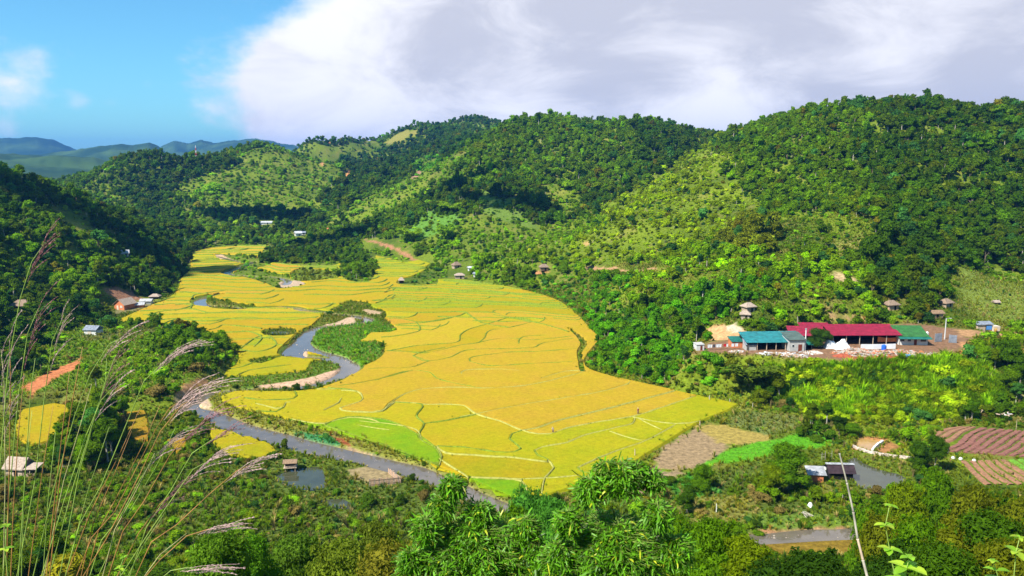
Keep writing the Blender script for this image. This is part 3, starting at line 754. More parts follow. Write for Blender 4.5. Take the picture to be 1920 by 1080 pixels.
LZ = [
    [(640, 700), (760, 705), (800, 745), (780, 785), (630, 835), (720, 858), (930, 858), (1000, 800), (1050, 785), (1260, 800)],
    [(380, 670), (480, 672), (600, 685), (700, 690), (760, 705)], [(840, 540), (980, 530), (1080, 535), (1170, 525), (1300, 480)],
    [(400, 690), (560, 690), (600, 690)], [(600, 668), (740, 650), (950, 610), (1060, 580), (1180, 545)],
    [(520, 950), (600, 925), (700, 905), (860, 915), (925, 945)], [(0, 800), (60, 810), (150, 835), (205, 830), (225, 790), (260, 790)], [(205, 830), (150, 860), (0, 850)],
    [(-60, 900), (200, 905), (380, 940), (520, 950)], [(640, 760), (620, 790), (510, 850)], [(240, 660), (300, 715), (280, 760), (60, 770), (-90, 755)],
    [(760, 960), (900, 985), (1000, 1000)], [(940, 400), (1080, 405), (1230, 415), (1180, 440), (1300, 480)], [(1230, 415), (1420, 375)],
    [(1200, 185), (1225, 215), (1215, 255), (1050, 290), (940, 300)], [(1200, 185), (1080, 160), (960, 160)], [(1480, 150), (1300, 180), (1200, 185)],
]
L5 = [
    [(60, 330), (120, 315), (230, 305), (310, 320), (420, 315), (560, 320), (700, 318)], [(20, 365), (160, 345), (300, 355), (450, 340), (620, 350), (770, 335)],
    [(170, 270), (230, 272), (245, 250), (300, 240), (370, 230)], [(170, 290), (235, 285), (230, 305)], [(360, 370), (440, 375), (520, 385), (560, 400)], [(430, 470), (500, 420), (580, 400), (650, 395)],
    [(540, 405), (580, 450), (500, 480), (430, 470), (340, 480)], [(300, 560), (420, 545), (500, 520), (600, 500)], [(320, 600), (400, 585), (470, 555), (640, 530)], [(260, 400), (330, 385), (360, 370)],
    [(440, 395), (480, 400), (520, 420), (490, 460)],
]
GREEN_OUT = [[(608, 800), (650, 785), (730, 792), (800, 828), (826, 858), (815, 872), (740, 845), (690, 828), (608, 800)], [(878, 898), (978, 906), (976, 945), (900, 935), (878, 898)]]
lines = [smooth_line(fp(l), 2.0) for l in GREEN_OUT] + [smooth_line(fp(rz_(c6, l)), 2.0) for l in L6] + [smooth_line(fp(rz_(cz, l)), 2.0) for l in LZ] + [smooth_line(fp(rz_(c5, l)), 2.0) for l in L5]
# upper terraces: wavy bunds that follow the contour, broken and joined at odd places
def contour_lines(poly_px, d0, d1, step, slope, wob, seed, xr):
    out = []; P = np.array(fp(poly_px)); r = random.Random(seed); y = d0
    while y < d1:
        xs = np.arange(xr[0], xr[1], 3.0)
        yy = y + slope * (xs - xr[0]) + fbm(xs, np.full(xs.shape, y * .35), 42, 3, seed) * wob + fbm(xs, np.full(xs.shape, y), 14, 2, seed + 5) * wob * .25
        ins = in_poly(xs, yy, P)
        cut = vnoise(xs / 36, np.full(xs.shape, y * 1.7), seed + 9) > .34
        ins &= ~cut
        k = 0
        while k < len(xs):
            if ins[k]:
                e = k
                while e < len(xs) and ins[e]: e += 1
                if e - k > 3:
                    seg = np.stack([xs[k:e], yy[k:e]], 1)
                    if e < len(xs) and r.random() < .8:     # a short leg closes the field
                        seg = np.vstack([seg, [xs[e - 1] + 2, yy[e - 1] + step * .5], [xs[e - 1] + 2.5, yy[e - 1] + step * 1.15]])
                    if r.random() < .5:
                        seg = np.vstack([[xs[k] - 1.5, yy[k] - step * 1.15], [xs[k] - 1.2, yy[k] - step * .5], seg])
                    out.append(seg)
                k = e
            else: k += 1
        y += step * (0.75 + .5 * r.random())
    return out
FARZ = [(340, 482), (395, 462), (530, 458), (660, 500), (700, 520), (735, 560), (700, 580), (560, 572), (380, 570), (300, 600), (215, 608), (240, 585), (300, 562), (335, 545)]
lines += contour_lines(FARZ, 340, 640, 11, .02, 20, 101, (-260, 0))
TERR = [(750, 532), (850, 524), (960, 538), (1050, 566), (1105, 615), (1040, 600), (950, 590), (900, 578), (800, 572), (735, 562), (730, 545)]
lines += contour_lines(TERR, 300, 470, 5.2, -.25, 12, 131, (-70, 60))
TER2 = [(560, 500), (640, 486), (690, 480), (800, 500), (760, 525), (700, 522), (640, 522), (560, 510)]
lines += contour_lines(TER2, 430, 580, 7, -.1, 10, 151, (-160, -30))
MIDZ = [(700, 565), (740, 562), (900, 580), (960, 592), (1040, 602), (1000, 610), (860, 608), (760, 640), (735, 610), (700, 590)]
lines += contour_lines(MIDZ, 290, 380, 9, -.1, 14, 171, (-70, 40))
LEFZ = [(215, 606), (260, 592), (560, 572), (640, 585), (540, 650), (500, 670), (446, 690), (440, 655), (405, 622), (300, 608)]
lines += contour_lines(LEFZ, 262, 350, 11, .02, 10, 191, (-180, -70))
LOWL = [(420, 752), (520, 740), (640, 730), (700, 760), (620, 800), (520, 778)]
BANDS = [ribl for ribl in ()]
def offset(R, ext):
    n = len(R); L = []; Rr = []
    for i in range(0, n, 2):
        a = R[max(i - 1, 0)]; b = R[min(i + 1, n - 1)]
        d = np.array([b[0] - a[0], b[1] - a[1]]); d /= np.hypot(*d) + 1e-9
        w = R[i][2] + ext
        L.append((R[i][0] - d[1] * w, R[i][1] + d[0] * w)); Rr.append((R[i][0] + d[1] * w, R[i][1] - d[0] * w))
    return [np.array(L), np.array(Rr)]
verts = []; edges = []
def add_line(p, closed=False):
    o = len(verts)
    for q in p: verts.append(Vector((float(q[0]), float(q[1]))))
    m = len(p)
    for i in range(m if closed else m - 1): edges.append((o + i, o + (i + 1) % m))
for P in RZW: add_line(smooth_line(P, 4, True), True)
RZS = [smooth_line(P, 4, True) for P in RZW]
for P in EXCL: add_line(P, True)
for R in RIVERS:
    for q in offset(R, 1.9): add_line(q)
n_zone = len(edges)
for p in lines: add_line(p)
cv, ce, cf, ov, oe, of = delaunay_2d_cdt(verts, edges, [], 0, 0.05)
CV = np.array([(v.x, v.y) for v in cv])
cons = set()
for e, orig in zip(ce, oe):
    if orig: cons.add((min(e), max(e)))
nf = len(cf); e2f = {}
for i, f in enumerate(cf):
    for k in range(3):
        a, b = f[k], f[(k + 1) % 3]
        e2f.setdefault((min(a, b), max(a, b)), []).append(i)
lab = [-1] * nf; nl = 0
for i in range(nf):
    if lab[i] >= 0: continue
    st = [i]; lab[i] = nl
    while st:
        q = st.pop(); f = cf[q]
        for k in range(3):
            a, b = f[k], f[(k + 1) % 3]; key = (min(a, b), max(a, b))
            if key in cons: continue
            for r_ in e2f[key]:
                if lab[r_] < 0: lab[r_] = nl; st.append(r_)
    nl += 1
CEN = np.array([CV[list(f)].mean(0) for f in cf])
inside = np.zeros(nf, bool)
for P in RZS: inside |= in_poly(CEN[:, 0], CEN[:, 1], P)
for P in EXCL: inside &= ~in_poly(CEN[:, 0], CEN[:, 1], P)
dd = np.full(nf, 9.0)
for R in RIVERS: dd = np.minimum(dd, line_dist(CEN[:, 0], CEN[:, 1], R[:, :2], 9.0, R[:, 2]))
inside &= dd > 1.3
cells = {}
for i in range(nf):
    if inside[i]: cells.setdefault(lab[i], []).append(i)

# crop materials
def rice_mat(name, a, b):
    m, n, l = new_mat(name)
    o = n.new('ShaderNodeOutputMaterial'); p = n.new('ShaderNodeBsdfPrincipled'); l.new(p.outputs[0], o.inputs[0])
    p.inputs['Roughness'].default_value = .9; p.inputs['Specular IOR Level'].default_value = .1
    tc = n.new('ShaderNodeNewGeometry')
    def noise(s, d=5, ro=.6):
        q = n.new('ShaderNodeTexNoise'); q.inputs['Scale'].default_value = s; q.inputs['Detail'].default_value = d; q.inputs['Roughness'].default_value = ro
        l.new(tc.outputs['Position'], q.inputs['Vector']); return q.outputs[0]
    mx = n.new('ShaderNodeMix'); mx.data_type = 'RGBA'; mx.inputs['A'].default_value = (*a, 1); mx.inputs['B'].default_value = (*b, 1)
    mr = n.new('ShaderNodeMapRange'); mr.inputs['From Min'].default_value = .36; mr.inputs['From Max'].default_value = .64
    l.new(noise(.11, 6, .65), mr.inputs['Value']); l.new(mr.outputs[0], mx.inputs['Factor'])
    m2 = n.new('ShaderNodeMix'); m2.data_type = 'RGBA'; m2.blend_type = 'MULTIPLY'; m2.inputs['Factor'].default_value = 1
    r2 = n.new('ShaderNodeMapRange'); r2.inputs['From Min'].default_value = .3; r2.inputs['From Max'].default_value = .7; r2.inputs['To Min'].default_value = .62; r2.inputs['To Max'].default_value = 1.25
    fine = noise(1.1, 10, .85)
    l.new(fine, r2.inputs['Value']); l.new(mx.outputs['Result'], m2.inputs['A']); l.new(r2.outputs[0], m2.inputs['B'])
    oi = n.new('ShaderNodeObjectInfo'); hs = n.new('ShaderNodeHueSaturation')
    h = n.new('ShaderNodeMapRange'); h.inputs['To Min'].default_value = .487; h.inputs['To Max'].default_value = .518; l.new(oi.outputs['Random'], h.inputs['Value'])
    l.new(h.outputs[0], hs.inputs['Hue']); l.new(m2.outputs['Result'], hs.inputs['Color']); l.new(hs.outputs[0], p.inputs['Base Color'])
    bp = n.new('ShaderNodeBump'); bp.inputs['Strength'].default_value = 1; bp.inputs['Distance'].default_value = .35
    l.new(fine, bp.inputs['Height']); l.new(bp.outputs[0], p.inputs['Normal'])
    return m
R_STUB = rice_mat('stubble_rice', (0.33, 0.17, .012), (0.26, 0.20, .01))
R_RIPE = rice_mat('ripe_rice', (0.385, 0.265, .010), (0.41, 0.25, .018))
R_MID = rice_mat('ripening_rice', (0.34, 0.275, .004), (0.38, 0.26, .008))
R_YEL = rice_mat('yellow_rice', (0.28, 0.27, .003), (0.35, 0.27, .005))
R_GRN = rice_mat('young_rice', (0.14, 0.28, .003), (0.22, 0.30, .003))
R_LIME = rice_mat('turning_rice', (0.22, 0.27, .003), (0.31, 0.27, .005))
GREENP = [np.array(fp([(610, 800), (650, 785), (730, 792), (800, 830), (826, 860), (822, 880), (760, 858), (690, 840)])), np.array(fp([(880, 895), (980, 905), (975, 935), (900, 925)]))]
ORANGEP = [np.array(fp([(700, 760), (850, 725), (990, 740), (900, 800), (780, 810), (700, 790)])), np.array(fp([(600, 500), (960, 560), (1060, 600), (1100, 690), (900, 680), (700, 700), (740, 590)])),
           np.array(fp([(280, 470), (560, 470), (620, 560), (250, 600)]))]
paddies = tag(bpy.data.objects.new('rice_paddies', None), 'yellow rice paddies filling the valley floor', kind='structure'); col.objects.link(paddies)
RICE_H = .5
def cell_mesh(fs, mats):
    ids = sorted({v for i in fs for v in cf[i]}); mp = {v: k for k, v in enumerate(ids)}
    bm = bmesh.new()
    vs_ = [bm.verts.new((CV[v][0], CV[v][1], 0.03)) for v in ids]
    for i in fs:
        a, b, c = cf[i]
        try: bm.faces.new((vs_[mp[a]], vs_[mp[b]], vs_[mp[c]]))
        except ValueError: pass
    bm.normal_update()
    for f in bm.faces:
        if f.normal.z < 0: f.normal_flip()
    ce_ = [e for e in bm.edges if len(e.link_faces) == 2 and (lambda a, b: (min(a, b), max(a, b)) in cons)(ids[e.verts[0].index], ids[e.verts[1].index])] if bm.verts.index_update() is None else []
    if ce_: bmesh.ops.split_edges(bm, edges=ce_)
    return bm
area_all = []
for k, fs in cells.items():
    a = sum(abs(np.cross(CV[cf[i][1]] - CV[cf[i][0]], CV[cf[i][2]] - CV[cf[i][0]])) / 2 for i in fs)
    area_all.append((a, k))
area_all.sort(reverse=True)
n_field = 0; merged = MB()
RICE_TRI = []
for rank, (a, k) in enumerate(area_all):
    if a < 3: continue
    fs = cells[k]; c = CEN[fs].mean(0)
    cy = c[1]
    rr = random.Random(int(abs(c[0] * 13 + c[1] * 7)))
    if in_poly(c[:1], c[1:], GREENP[0])[0] or (a < 160 and in_poly(c[:1], c[1:], GREENP[1])[0]): m = R_GRN
    else:
        o_ = any(in_poly(c[:1], c[1:], P)[0] for P in ORANGEP)
        q = rr.random()
        m = (R_RIPE if q < .38 else R_MID if q < .72 else R_YEL) if o_ else (R_YEL if q < .45 else R_MID if q < .75 else R_LIME if q < .88 else R_RIPE)
        if in_poly(c[:1], c[1:], np.array(fp(TERR)))[0] or in_poly(c[:1], c[1:], np.array(fp(TER2)))[0]: m = R_LIME if q < .7 else R_YEL
    if c[0] < -75 and cy < 215: m = R_STUB if q < .6 else R_MID
    bm = cell_mesh(fs, m)
    wb = .38 if cy < 330 else .5
    r_ = bmesh.ops.inset_region(bm, faces=list(bm.faces), thickness=wb, depth=0, use_boundary=True, use_even_offset=False)
    rim = set(r_['faces'])
    up = {v for f in bm.faces if f not in rim for v in f.verts}
    dz_ = rr.uniform(-.12, .12)
    for v in up: v.co.z = RICE_H + dz_ + .22 * vnoise(np.array([v.co.x / 3.0]), np.array([v.co.y / 3.0]), 5)[0]
    for f in bm.faces: f.smooth = False
    me = bpy.data.meshes.new('rice_field')
    bm.to_mesh(me); bm.free()
    me.materials.append(m)
    o = link('rice_field', me, paddies); n_field += 1
    for i in fs: RICE_TRI.append((cf[i], m.name))
print('fields', n_field, 'lines', len(lines))

# grassy bunds along the field lines
M_BUND = simple_mat('bund_grass', (0.17, 0.235, .012), .95, .4, 1.5, bump=.6)
M_BUNDP = simple_mat('sunlit_bund', (0.35, 0.34, .07), .95, .3, 1.5, bump=.6)  # paler copy of the bund grass, sunlight put into its colour
def rough_strip(p, w, h, seed):
    V = []; n = len(p)
    for i in range(n):
        a = p[max(i - 1, 0)]; b = p[min(i + 1, n - 1)]
        d = np.array([b[0] - a[0], b[1] - a[1]]); d /= np.hypot(*d) + 1e-9
        hx = float(vnoise(np.array([p[i][0] / 1.7]), np.array([p[i][1] / 1.7]), seed)[0])
        for s, hh in ((1, .02), (.45, h * (1 + .35 * hx)), (-.45, h * (1 + .35 * hx)), (-1, .02)):
            ww = w * (1 + .5 * hx) * s
            V.append((p[i][0] - d[1] * ww, p[i][1] + d[0] * ww, hh))
    Q = []
    for i in range(n - 1):
        for k in range(3): Q.append((4 * i + k, 4 * i + k + 1, 4 * i + 4 + k + 1, 4 * i + 4 + k))
    return V, Q
rz_in = lambda x, y: np.any([in_poly(x, y, P) for P in RZS], axis=0) & ~np.any([in_poly(x, y, P) for P in EXCL], axis=0)
BUND_PTS = []
for p in lines:
    ok = rz_in(p[:, 0], p[:, 1])
    for R in RIVERS: ok &= line_dist(p[:, 0], p[:, 1], R[:, :2], 6.0, R[:, 2]) > 1.6
    k = 0
    while k < len(p):
        if ok[k]:
            e = k
            while e < len(p) and ok[e]: e += 1
            if e - k >= 3:
                V, Q = rough_strip(p[k:e], .23 + .0020 * max(0, p[k][1] - 200), .60 + .0016 * max(0, p[k][1] - 230), 3)
                link('bund', np_mesh('bund', V, [q[::-1] for q in Q], M_BUND if p[k][1] > 235 or len(BUND_PTS) % 3 == 0 else M_BUNDP, True), paddies)
                BUND_PTS.append(p[k:e])
            k = e
        else: k += 1

# ------------------------------------------------------------------ plant forms
M_LEAF = leaf_mat('leaves', (1, 1, 1), .38, .8, .4, .03)
M_CORE = leaf_mat('inner_leaves', (1, 1, 1), .15, .9, .15, .03)
M_BARK = simple_mat('bark', (.20, .15, .10), .9, .4, 4)
M_PALE = simple_mat('pale_bark', (.42, .38, .30), .9, .4, 4)
def rand_dirs(r, n):
    v = r.normal(size=(n, 3)); return v / np.linalg.norm(v, axis=1)[:, None]
def cards(mb, r, c, rad, n, size, long=1.5, out=.9, droop=0.0, mi=0, shell=(.72, 1.08)):
    """leaf clumps: bent diamonds spread through the outer part of an ellipsoid"""
    d = rand_dirs(r, n); d[:, 2] = np.where(d[:, 2] < -.35, -d[:, 2], d[:, 2])
    k = r.uniform(*shell, n)[:, None]
    P = np.array(c) + d * np.array(rad) * k
    N = d * out + r.normal(size=(n, 3)) * .55; N[:, 2] += .25
    N /= np.linalg.norm(N, axis=1)[:, None]
    T = np.cross(N, r.normal(size=(n, 3))); T /= np.linalg.norm(T, axis=1)[:, None]
    T[:, 2] -= droop; T /= np.linalg.norm(T, axis=1)[:, None]
    B = np.cross(N, T)
    s = size * r.uniform(.6, 1.35, n)[:, None]
    a = P - T * s * long * .5; b = P + B * s * .45 + N * s * .12; e = P + T * s * long * .5 - N * s * .15; f = P - B * s * .45 + N * s * .12
    o = len(mb.v)
    V = np.stack([a, b, e, f], 1).reshape(-1, 3)
    mb.v.extend(map(tuple, V.tolist()))
    lv = np.clip(r.normal(.5, .25, n), 0, 1)
    for i in range(n):
        q = o + 4 * i
        mb.f.append((q, q + 1, q + 2, q + 3)); mb.mi.append(mi); mb.lv.append(float(lv[i]))
ICO = None
def blob(mb, r, c, rad, mi=1):
    global ICO
    if ICO is None:
        bm = bmesh.new(); bmesh.ops.create_icosphere(bm, subdivisions=2, radius=1)
        ICO = ([tuple(v.co) for v in bm.verts], [tuple(v.index for v in f.verts) for f in bm.faces]); bm.free()
    vs_ = [(c[0] + v[0] * rad[0] * (1 + r.uniform(-.12, .12)), c[1] + v[1] * rad[1] * (1 + r.uniform(-.12, .12)), c[2] + v[2] * rad[2] * (1 + r.uniform(-.12, .12))) for v in ICO[0]]
    mb.add(vs_, ICO[1], mi)
def crown_lobes(r, H, W, n, low=.35):
    L = []
    for i in range(n):
        a = r.uniform(0, 6.28); t = r.uniform(0, 1)
        z = H * (low + (1 - low) * (.15 + .7 * t)); q = W * (1 - abs(t - .4) * 1.1) * r.uniform(.35, .95)
        s = W * r.uniform(.32, .6)
        L.append(((q * math.cos(a), q * math.sin(a), z), (s, s, s * r.uniform(.6, .95))))
    L.append(((0, 0, H * (low + (1 - low) * .55)), (W * .6, W * .6, H * (1 - low) * .36)))
    return L
def tree_form(seed, H, W, nl, nc, size, low=.35, trunk=True, droop=0, bark=None, long=1.5):
    r = np.random.default_rng(seed)
    L = crown_lobes(r, H, W, nl, low)
    cr = MB(); tot = sum(l[1][0] ** 2 for l in L)
    for c, rad in L:
        blob(cr, r, c, [v * .72 for v in rad])
        cards(cr, r, c, rad, int(nc * rad[0] ** 2 / tot), size, droop=droop, long=long)
    # stray sprays break the outline
    for i in range(nl):
        c, rad = L[i]; d = rand_dirs(r, 1)[0]; d[2] = abs(d[2])
        p = np.array(c) + d * np.array(rad) * 1.2
        cards(cr, r, p, [rad[0] * .3] * 3, max(6, nc // (nl * 6)), size, shell=(0, 1))
    tk = MB()
    if trunk:
        base = (0, 0, -.6); lean = r.normal(0, .25, 2)
        mid = (lean[0] * .5, lean[1] * .5, H * low * .9)
        tk.tube([base, mid, (lean[0], lean[1], H * .72)], [H * .026, H * .02, H * .008], 6, 0)
        for c, rad in L[:min(5, nl)]: tk.tube([mid, ((mid[0] + c[0]) / 2, (mid[1] + c[1]) / 2, (mid[2] + c[2]) / 2 + .2), c], [H * .012, H * .009, H * .004], 5, 0)
    return cr, tk
def join_mb(*ms):
    o = MB(); off = 0
    for m, shift in ms:
        k = len(o.v); o.v += m.v; o.f += [tuple(i + k for i in f) for f in m.f]; o.mi += [i + shift for i in m.mi]; o.lv += m.lv
    return o
def form_collection(name, meshes):
    c = bpy.data.collections.new(name)
    for i, me in enumerate(meshes):
        o = bpy.data.objects.new('%s_%s' % (name, 'abcdefghijkl'[i]), me); c.objects.link(o)
    return c
def bamboo_form(seed, H, n, cards_n, size):
    """feathery clump: culms that arch over, hung with drooping sprays"""
    r = np.random.default_rng(seed); cl = MB(); lf = MB()
    for i in range(n):
        a = r.uniform(0, 6.28); h = H * r.uniform(.65, 1.05); sp = H * r.uniform(.12, .42)
        d = (math.cos(a), math.sin(a)); b0 = (d[0] * r.uniform(.1, .5), d[1] * r.uniform(.1, .5))
        pts = [(b0[0] + d[0] * sp * t ** 2.2, b0[1] + d[1] * sp * t ** 2.2, h * (t if t < .8 else t - (t - .8) ** 2 * 1.8) - .4 * (t == 0)) for t in (0, .25, .5, .75, .9, 1.0)]
        cl.tube(pts, [.05, .05, .04, .03, .015, .008], 5, 0)
        for t in np.linspace(.3, 1, 8):
            q = np.array([np.interp(t, (0, .25, .5, .75, .9, 1.0), [p[k] for p in pts]) for k in range(3)])
            cards(lf, r, q, (H * .085, H * .085, H * .07), cards_n // (n * 8), size, long=2.8, out=.3, droop=.8, shell=(.1, 1.1))
    return lf, cl
M_CULM = simple_mat('bamboo_culm', (.22, .30, .06), .5, .3, 3)

# mid distance trees
TREE_FORMS = []   # (crown mesh, trunk mesh)
tmeshes = []
specs = [(1, 7, 3.4, 9, 760, .60, .12), (2, 8, 3.2, 9, 760, .58, .15), (3, 6, 3.8, 9, 760, .60, .05), (4, 9, 3.5, 9, 760, .60, .28), (5, 5.5, 3.0, 7, 560, .55, .08), (6, 10.5, 2.8, 8, 620, .6, .4)]
for sp in specs:
    cr, tk = tree_form(*sp)
    TREE_FORMS.append((cr.mesh('tree_crown', [M_LEAF, M_CORE]), tk.mesh('tree_trunk', [M_BARK if sp[0] % 3 else M_PALE])))
    tmeshes.append(join_mb((cr, 0), (tk, 2)).mesh('tree', [M_LEAF, M_CORE, M_BARK if sp[0] % 3 else M_PALE]))
for q_ in (91, 92):
    bl_, bc_ = bamboo_form(q_, 7.5, 12, 900, .55); tmeshes.append(join_mb((bl_, 0), (bc_, 1)).mesh('bamboo', [M_LEAF, M_CULM]))
cr, tk = tree_form(93, 9, 4.4, 7, 420, .7, .3); tmeshes.append(join_mb((cr, 0), (tk, 2)).mesh('tree', [M_LEAF, M_CORE, M_PALE]))
FC_TREE = form_collection('tree_form', tmeshes)
# near trees with smaller leaves
NEAR_FORMS = []
for sp in [(21, 8, 3.2, 11, 3000, .27, .28), (22, 9.5, 3.0, 12, 3000, .27, .35), (23, 6, 3.0, 11, 2800, .26, .15), (24, 10, 2.6, 11, 2600, .26, .45)]:
    cr, tk = tree_form(*sp)
    NEAR_FORMS.append((cr.mesh('tree_crown', [M_LEAF, M_CORE]), tk.mesh('tree_trunk', [M_BARK if sp[0] % 2 else M_PALE])))
# bushes
def bush_form(seed, H, W, nl, nc, size, long=1.6):
    cr, _ = tree_form(seed, H, W, nl, nc, size, low=.0, trunk=False, long=long)
    return cr
FC_BUSH = form_collection('bush_form', [bush_form(s, h, w, n, c, z).mesh('bush', [M_LEAF, M_CORE]) for s, h, w, n, c, z in
                                        [(31, 1.9, 1.3, 5, 260, .34), (32, 1.5, 1.6, 6, 280, .34), (33, 2.6, 1.3, 5, 300, .36), (34, 1.1, 1.2, 4, 200, .3)]])
FC_NBUSH = form_collection('near_bush_form', [bush_form(s, h, w, n, c, z, l_).mesh('bush', [M_LEAF, M_CORE]) for s, h, w, n, c, z, l_ in
                                              [(41, 1.9, 1.3, 7, 1100, .15, 1.8), (42, 1.5, 1.6, 8, 1200, .15, 1.6), (43, 2.6, 1.3, 8, 1300, .16, 2.2), (44, 1.1, 1.2, 6, 900, .13, 1.8)]])
def tuft_form(seed, H, n, w, spread):
    r = np.random.default_rng(seed); mb = MB()
    for i in range(n):
        a = r.uniform(0, 6.28); h = H * r.uniform(.6, 1.1); l_ = spread * r.uniform(.4, 1.1)
        d = np.array([math.cos(a), math.sin(a)]); sd_ = np.array([-d[1], d[0]])
        b = d * r.uniform(0, .12); lv = float(np.clip(r.normal(.5, .3), 0, 1))
        p0, p1, p2 = b, b + d * l_ * .35, b + d * l_
        V = [(*(p0 - sd_ * w), 0), (*(p0 + sd_ * w), 0), (*(p1 + sd_ * w * .9), h * .65), (*(p1 - sd_ * w * .9), h * .65), (*p2, h)]
        mb.add(V, [(0, 1, 2, 3), (3, 2, 4)], 0, lv)
    return mb
FC_TUFT = form_collection('tuft_form', [tuft_form(s, h, n, w, sp).mesh('grass_tuft', [M_LEAF]) for s, h, n, w, sp in [(51, .8, 22, .035, .45), (52, 1.2, 26, .035, .6), (53, .5, 24, .035, .4)]])
BAM = [bamboo_form(61, 8, 16, 3000, .30), bamboo_form(62, 6.5, 14, 2600, .28)]
BAM_M = [(a.mesh('bamboo_leaves', [M_LEAF]), b.mesh('bamboo_culms', [M_CULM])) for a, b in BAM]
def banana_form(seed):
    r = np.random.default_rng(seed); lf = MB(); st = MB()
    st.tube([(0, 0, -.3), (0, 0, 1.6)], [.16, .11], 7)
    for i in range(8):
        a = i * 2.4 + r.uniform(-.2, .2); d = np.array([math.cos(a), math.sin(a), 0]); s = np.array([-d[1], d[0], 0])
        L = r.uniform(1.7, 2.3); up = r.uniform(.5, 1.4)
        pts = [np.array([0, 0, 1.5]) + d * L * t + np.array([0, 0, up * (math.sin(t * 2.4))]) for t in (0, .2, .45, .7, 1.0)]
        ws = [.05, .26, .32, .24, .03]
        V = []; Q = []
        for p, w in zip(pts, ws): V += [tuple(p - s * w - (0, 0, .06)), tuple(p), tuple(p + s * w - (0, 0, .06))]
        for k in range(4): Q += [(3 * k, 3 * k + 1, 3 * k + 4, 3 * k + 3), (3 * k + 1, 3 * k + 2, 3 * k + 5, 3 * k + 4)]
        lf.add(V, Q, 0, float(r.uniform(0, 1)))
    return lf.mesh('banana_leaves', [M_LEAF]), st.mesh('banana_stem', [M_CULM])
BANANA = [banana_form(71), banana_form(72)]

def scatter(name, P, idx, sc, tint, coll, label, tilt=.08, seed=1, kind='stuff', parent=None):
    n = len(P); r = np.random.default_rng(seed)
    me = bpy.data.meshes.new(name); me.vertices.add(n)
    me.vertices.foreach_set('co', np.asarray(P, np.float32).ravel())
    a = me.attributes.new('pick', 'INT', 'POINT'); a.data.foreach_set('value', np.asarray(idx, np.int32))
    a = me.attributes.new('size', 'FLOAT_VECTOR', 'POINT'); a.data.foreach_set('vector', np.asarray(sc, np.float32).ravel())
    rot = np.stack([r.normal(0, tilt, n), r.normal(0, tilt, n), r.uniform(0, 6.28, n)], 1).astype(np.float32)
    a = me.attributes.new('turn', 'FLOAT_VECTOR', 'POINT'); a.data.foreach_set('vector', rot.ravel())
    a = me.attributes.new('tint', 'FLOAT_VECTOR', 'POINT'); a.data.foreach_set('vector', np.asarray(tint, np.float32).ravel())
    o = link(name, me, parent)
    ng = bpy.data.node_groups.new(name, 'GeometryNodeTree')
    ng.interface.new_socket('Geometry', in_out='INPUT', socket_type='NodeSocketGeometry')
    ng.interface.new_socket('Geometry', in_out='OUTPUT', socket_type='NodeSocketGeometry')
    N, Lk = ng.nodes, ng.links
    gi = N.new('NodeGroupInput'); go = N.new('NodeGroupOutput'); ip = N.new('GeometryNodeInstanceOnPoints'); ci = N.new('GeometryNodeCollectionInfo')
    ci.inputs['Collection'].default_value = coll; ci.inputs['Separate Children'].default_value = True; ci.inputs['Reset Children'].default_value = True
    Lk.new(gi.outputs[0], ip.inputs['Points']); Lk.new(ci.outputs[0], ip.inputs['Instance']); ip.inputs['Pick Instance'].default_value = True
    def na(nm, ty):
        q = N.new('GeometryNodeInputNamedAttribute'); q.data_type = ty; q.inputs['Name'].default_value = nm; return q.outputs['Attribute']
    Lk.new(na('pick', 'INT'), ip.inputs['Instance Index'])
    e2r = N.new('FunctionNodeEulerToRotation'); Lk.new(na('turn', 'FLOAT_VECTOR'), e2r.inputs[0]); Lk.new(e2r.outputs[0], ip.inputs['Rotation'])
    Lk.new(na('size', 'FLOAT_VECTOR'), ip.inputs['Scale']); Lk.new(ip.outputs[0], go.inputs[0])
    md = o.modifiers.new('instances', 'NODES'); md.node_group = ng
    return tag(o, label, kind=kind)

# ------------------------------------------------------------------ where plants grow
BARE = [P for P, rgb, s in PAINT if rgb[0] > rgb[1] * 1.05]
PLOUGHED = [fp([(1752, 850), (1756, 806), (1800, 799), (2050, 812), (2000, 864)]), fp([(1795, 864), (1990, 858), (2040, 914), (1840, 914)])]
KEEPS = []        # (px0, py0, px1, py1, distance) things the photograph shows clear of trees
def bare(x, y, margin=0.0):
    b = rz_in(x, y)
    for P in BARE: b |= in_poly(x, y, P)
    for P, k in PONDS: b |= poly_sd(x, y, P, 3.0) < .5
    for P in PLOUGHED: b |= in_poly(x, y, P)
    for R in RIVERS: b |= line_dist(x, y, R[:, :2], 6.0, R[:, 2]) < .3
    return b
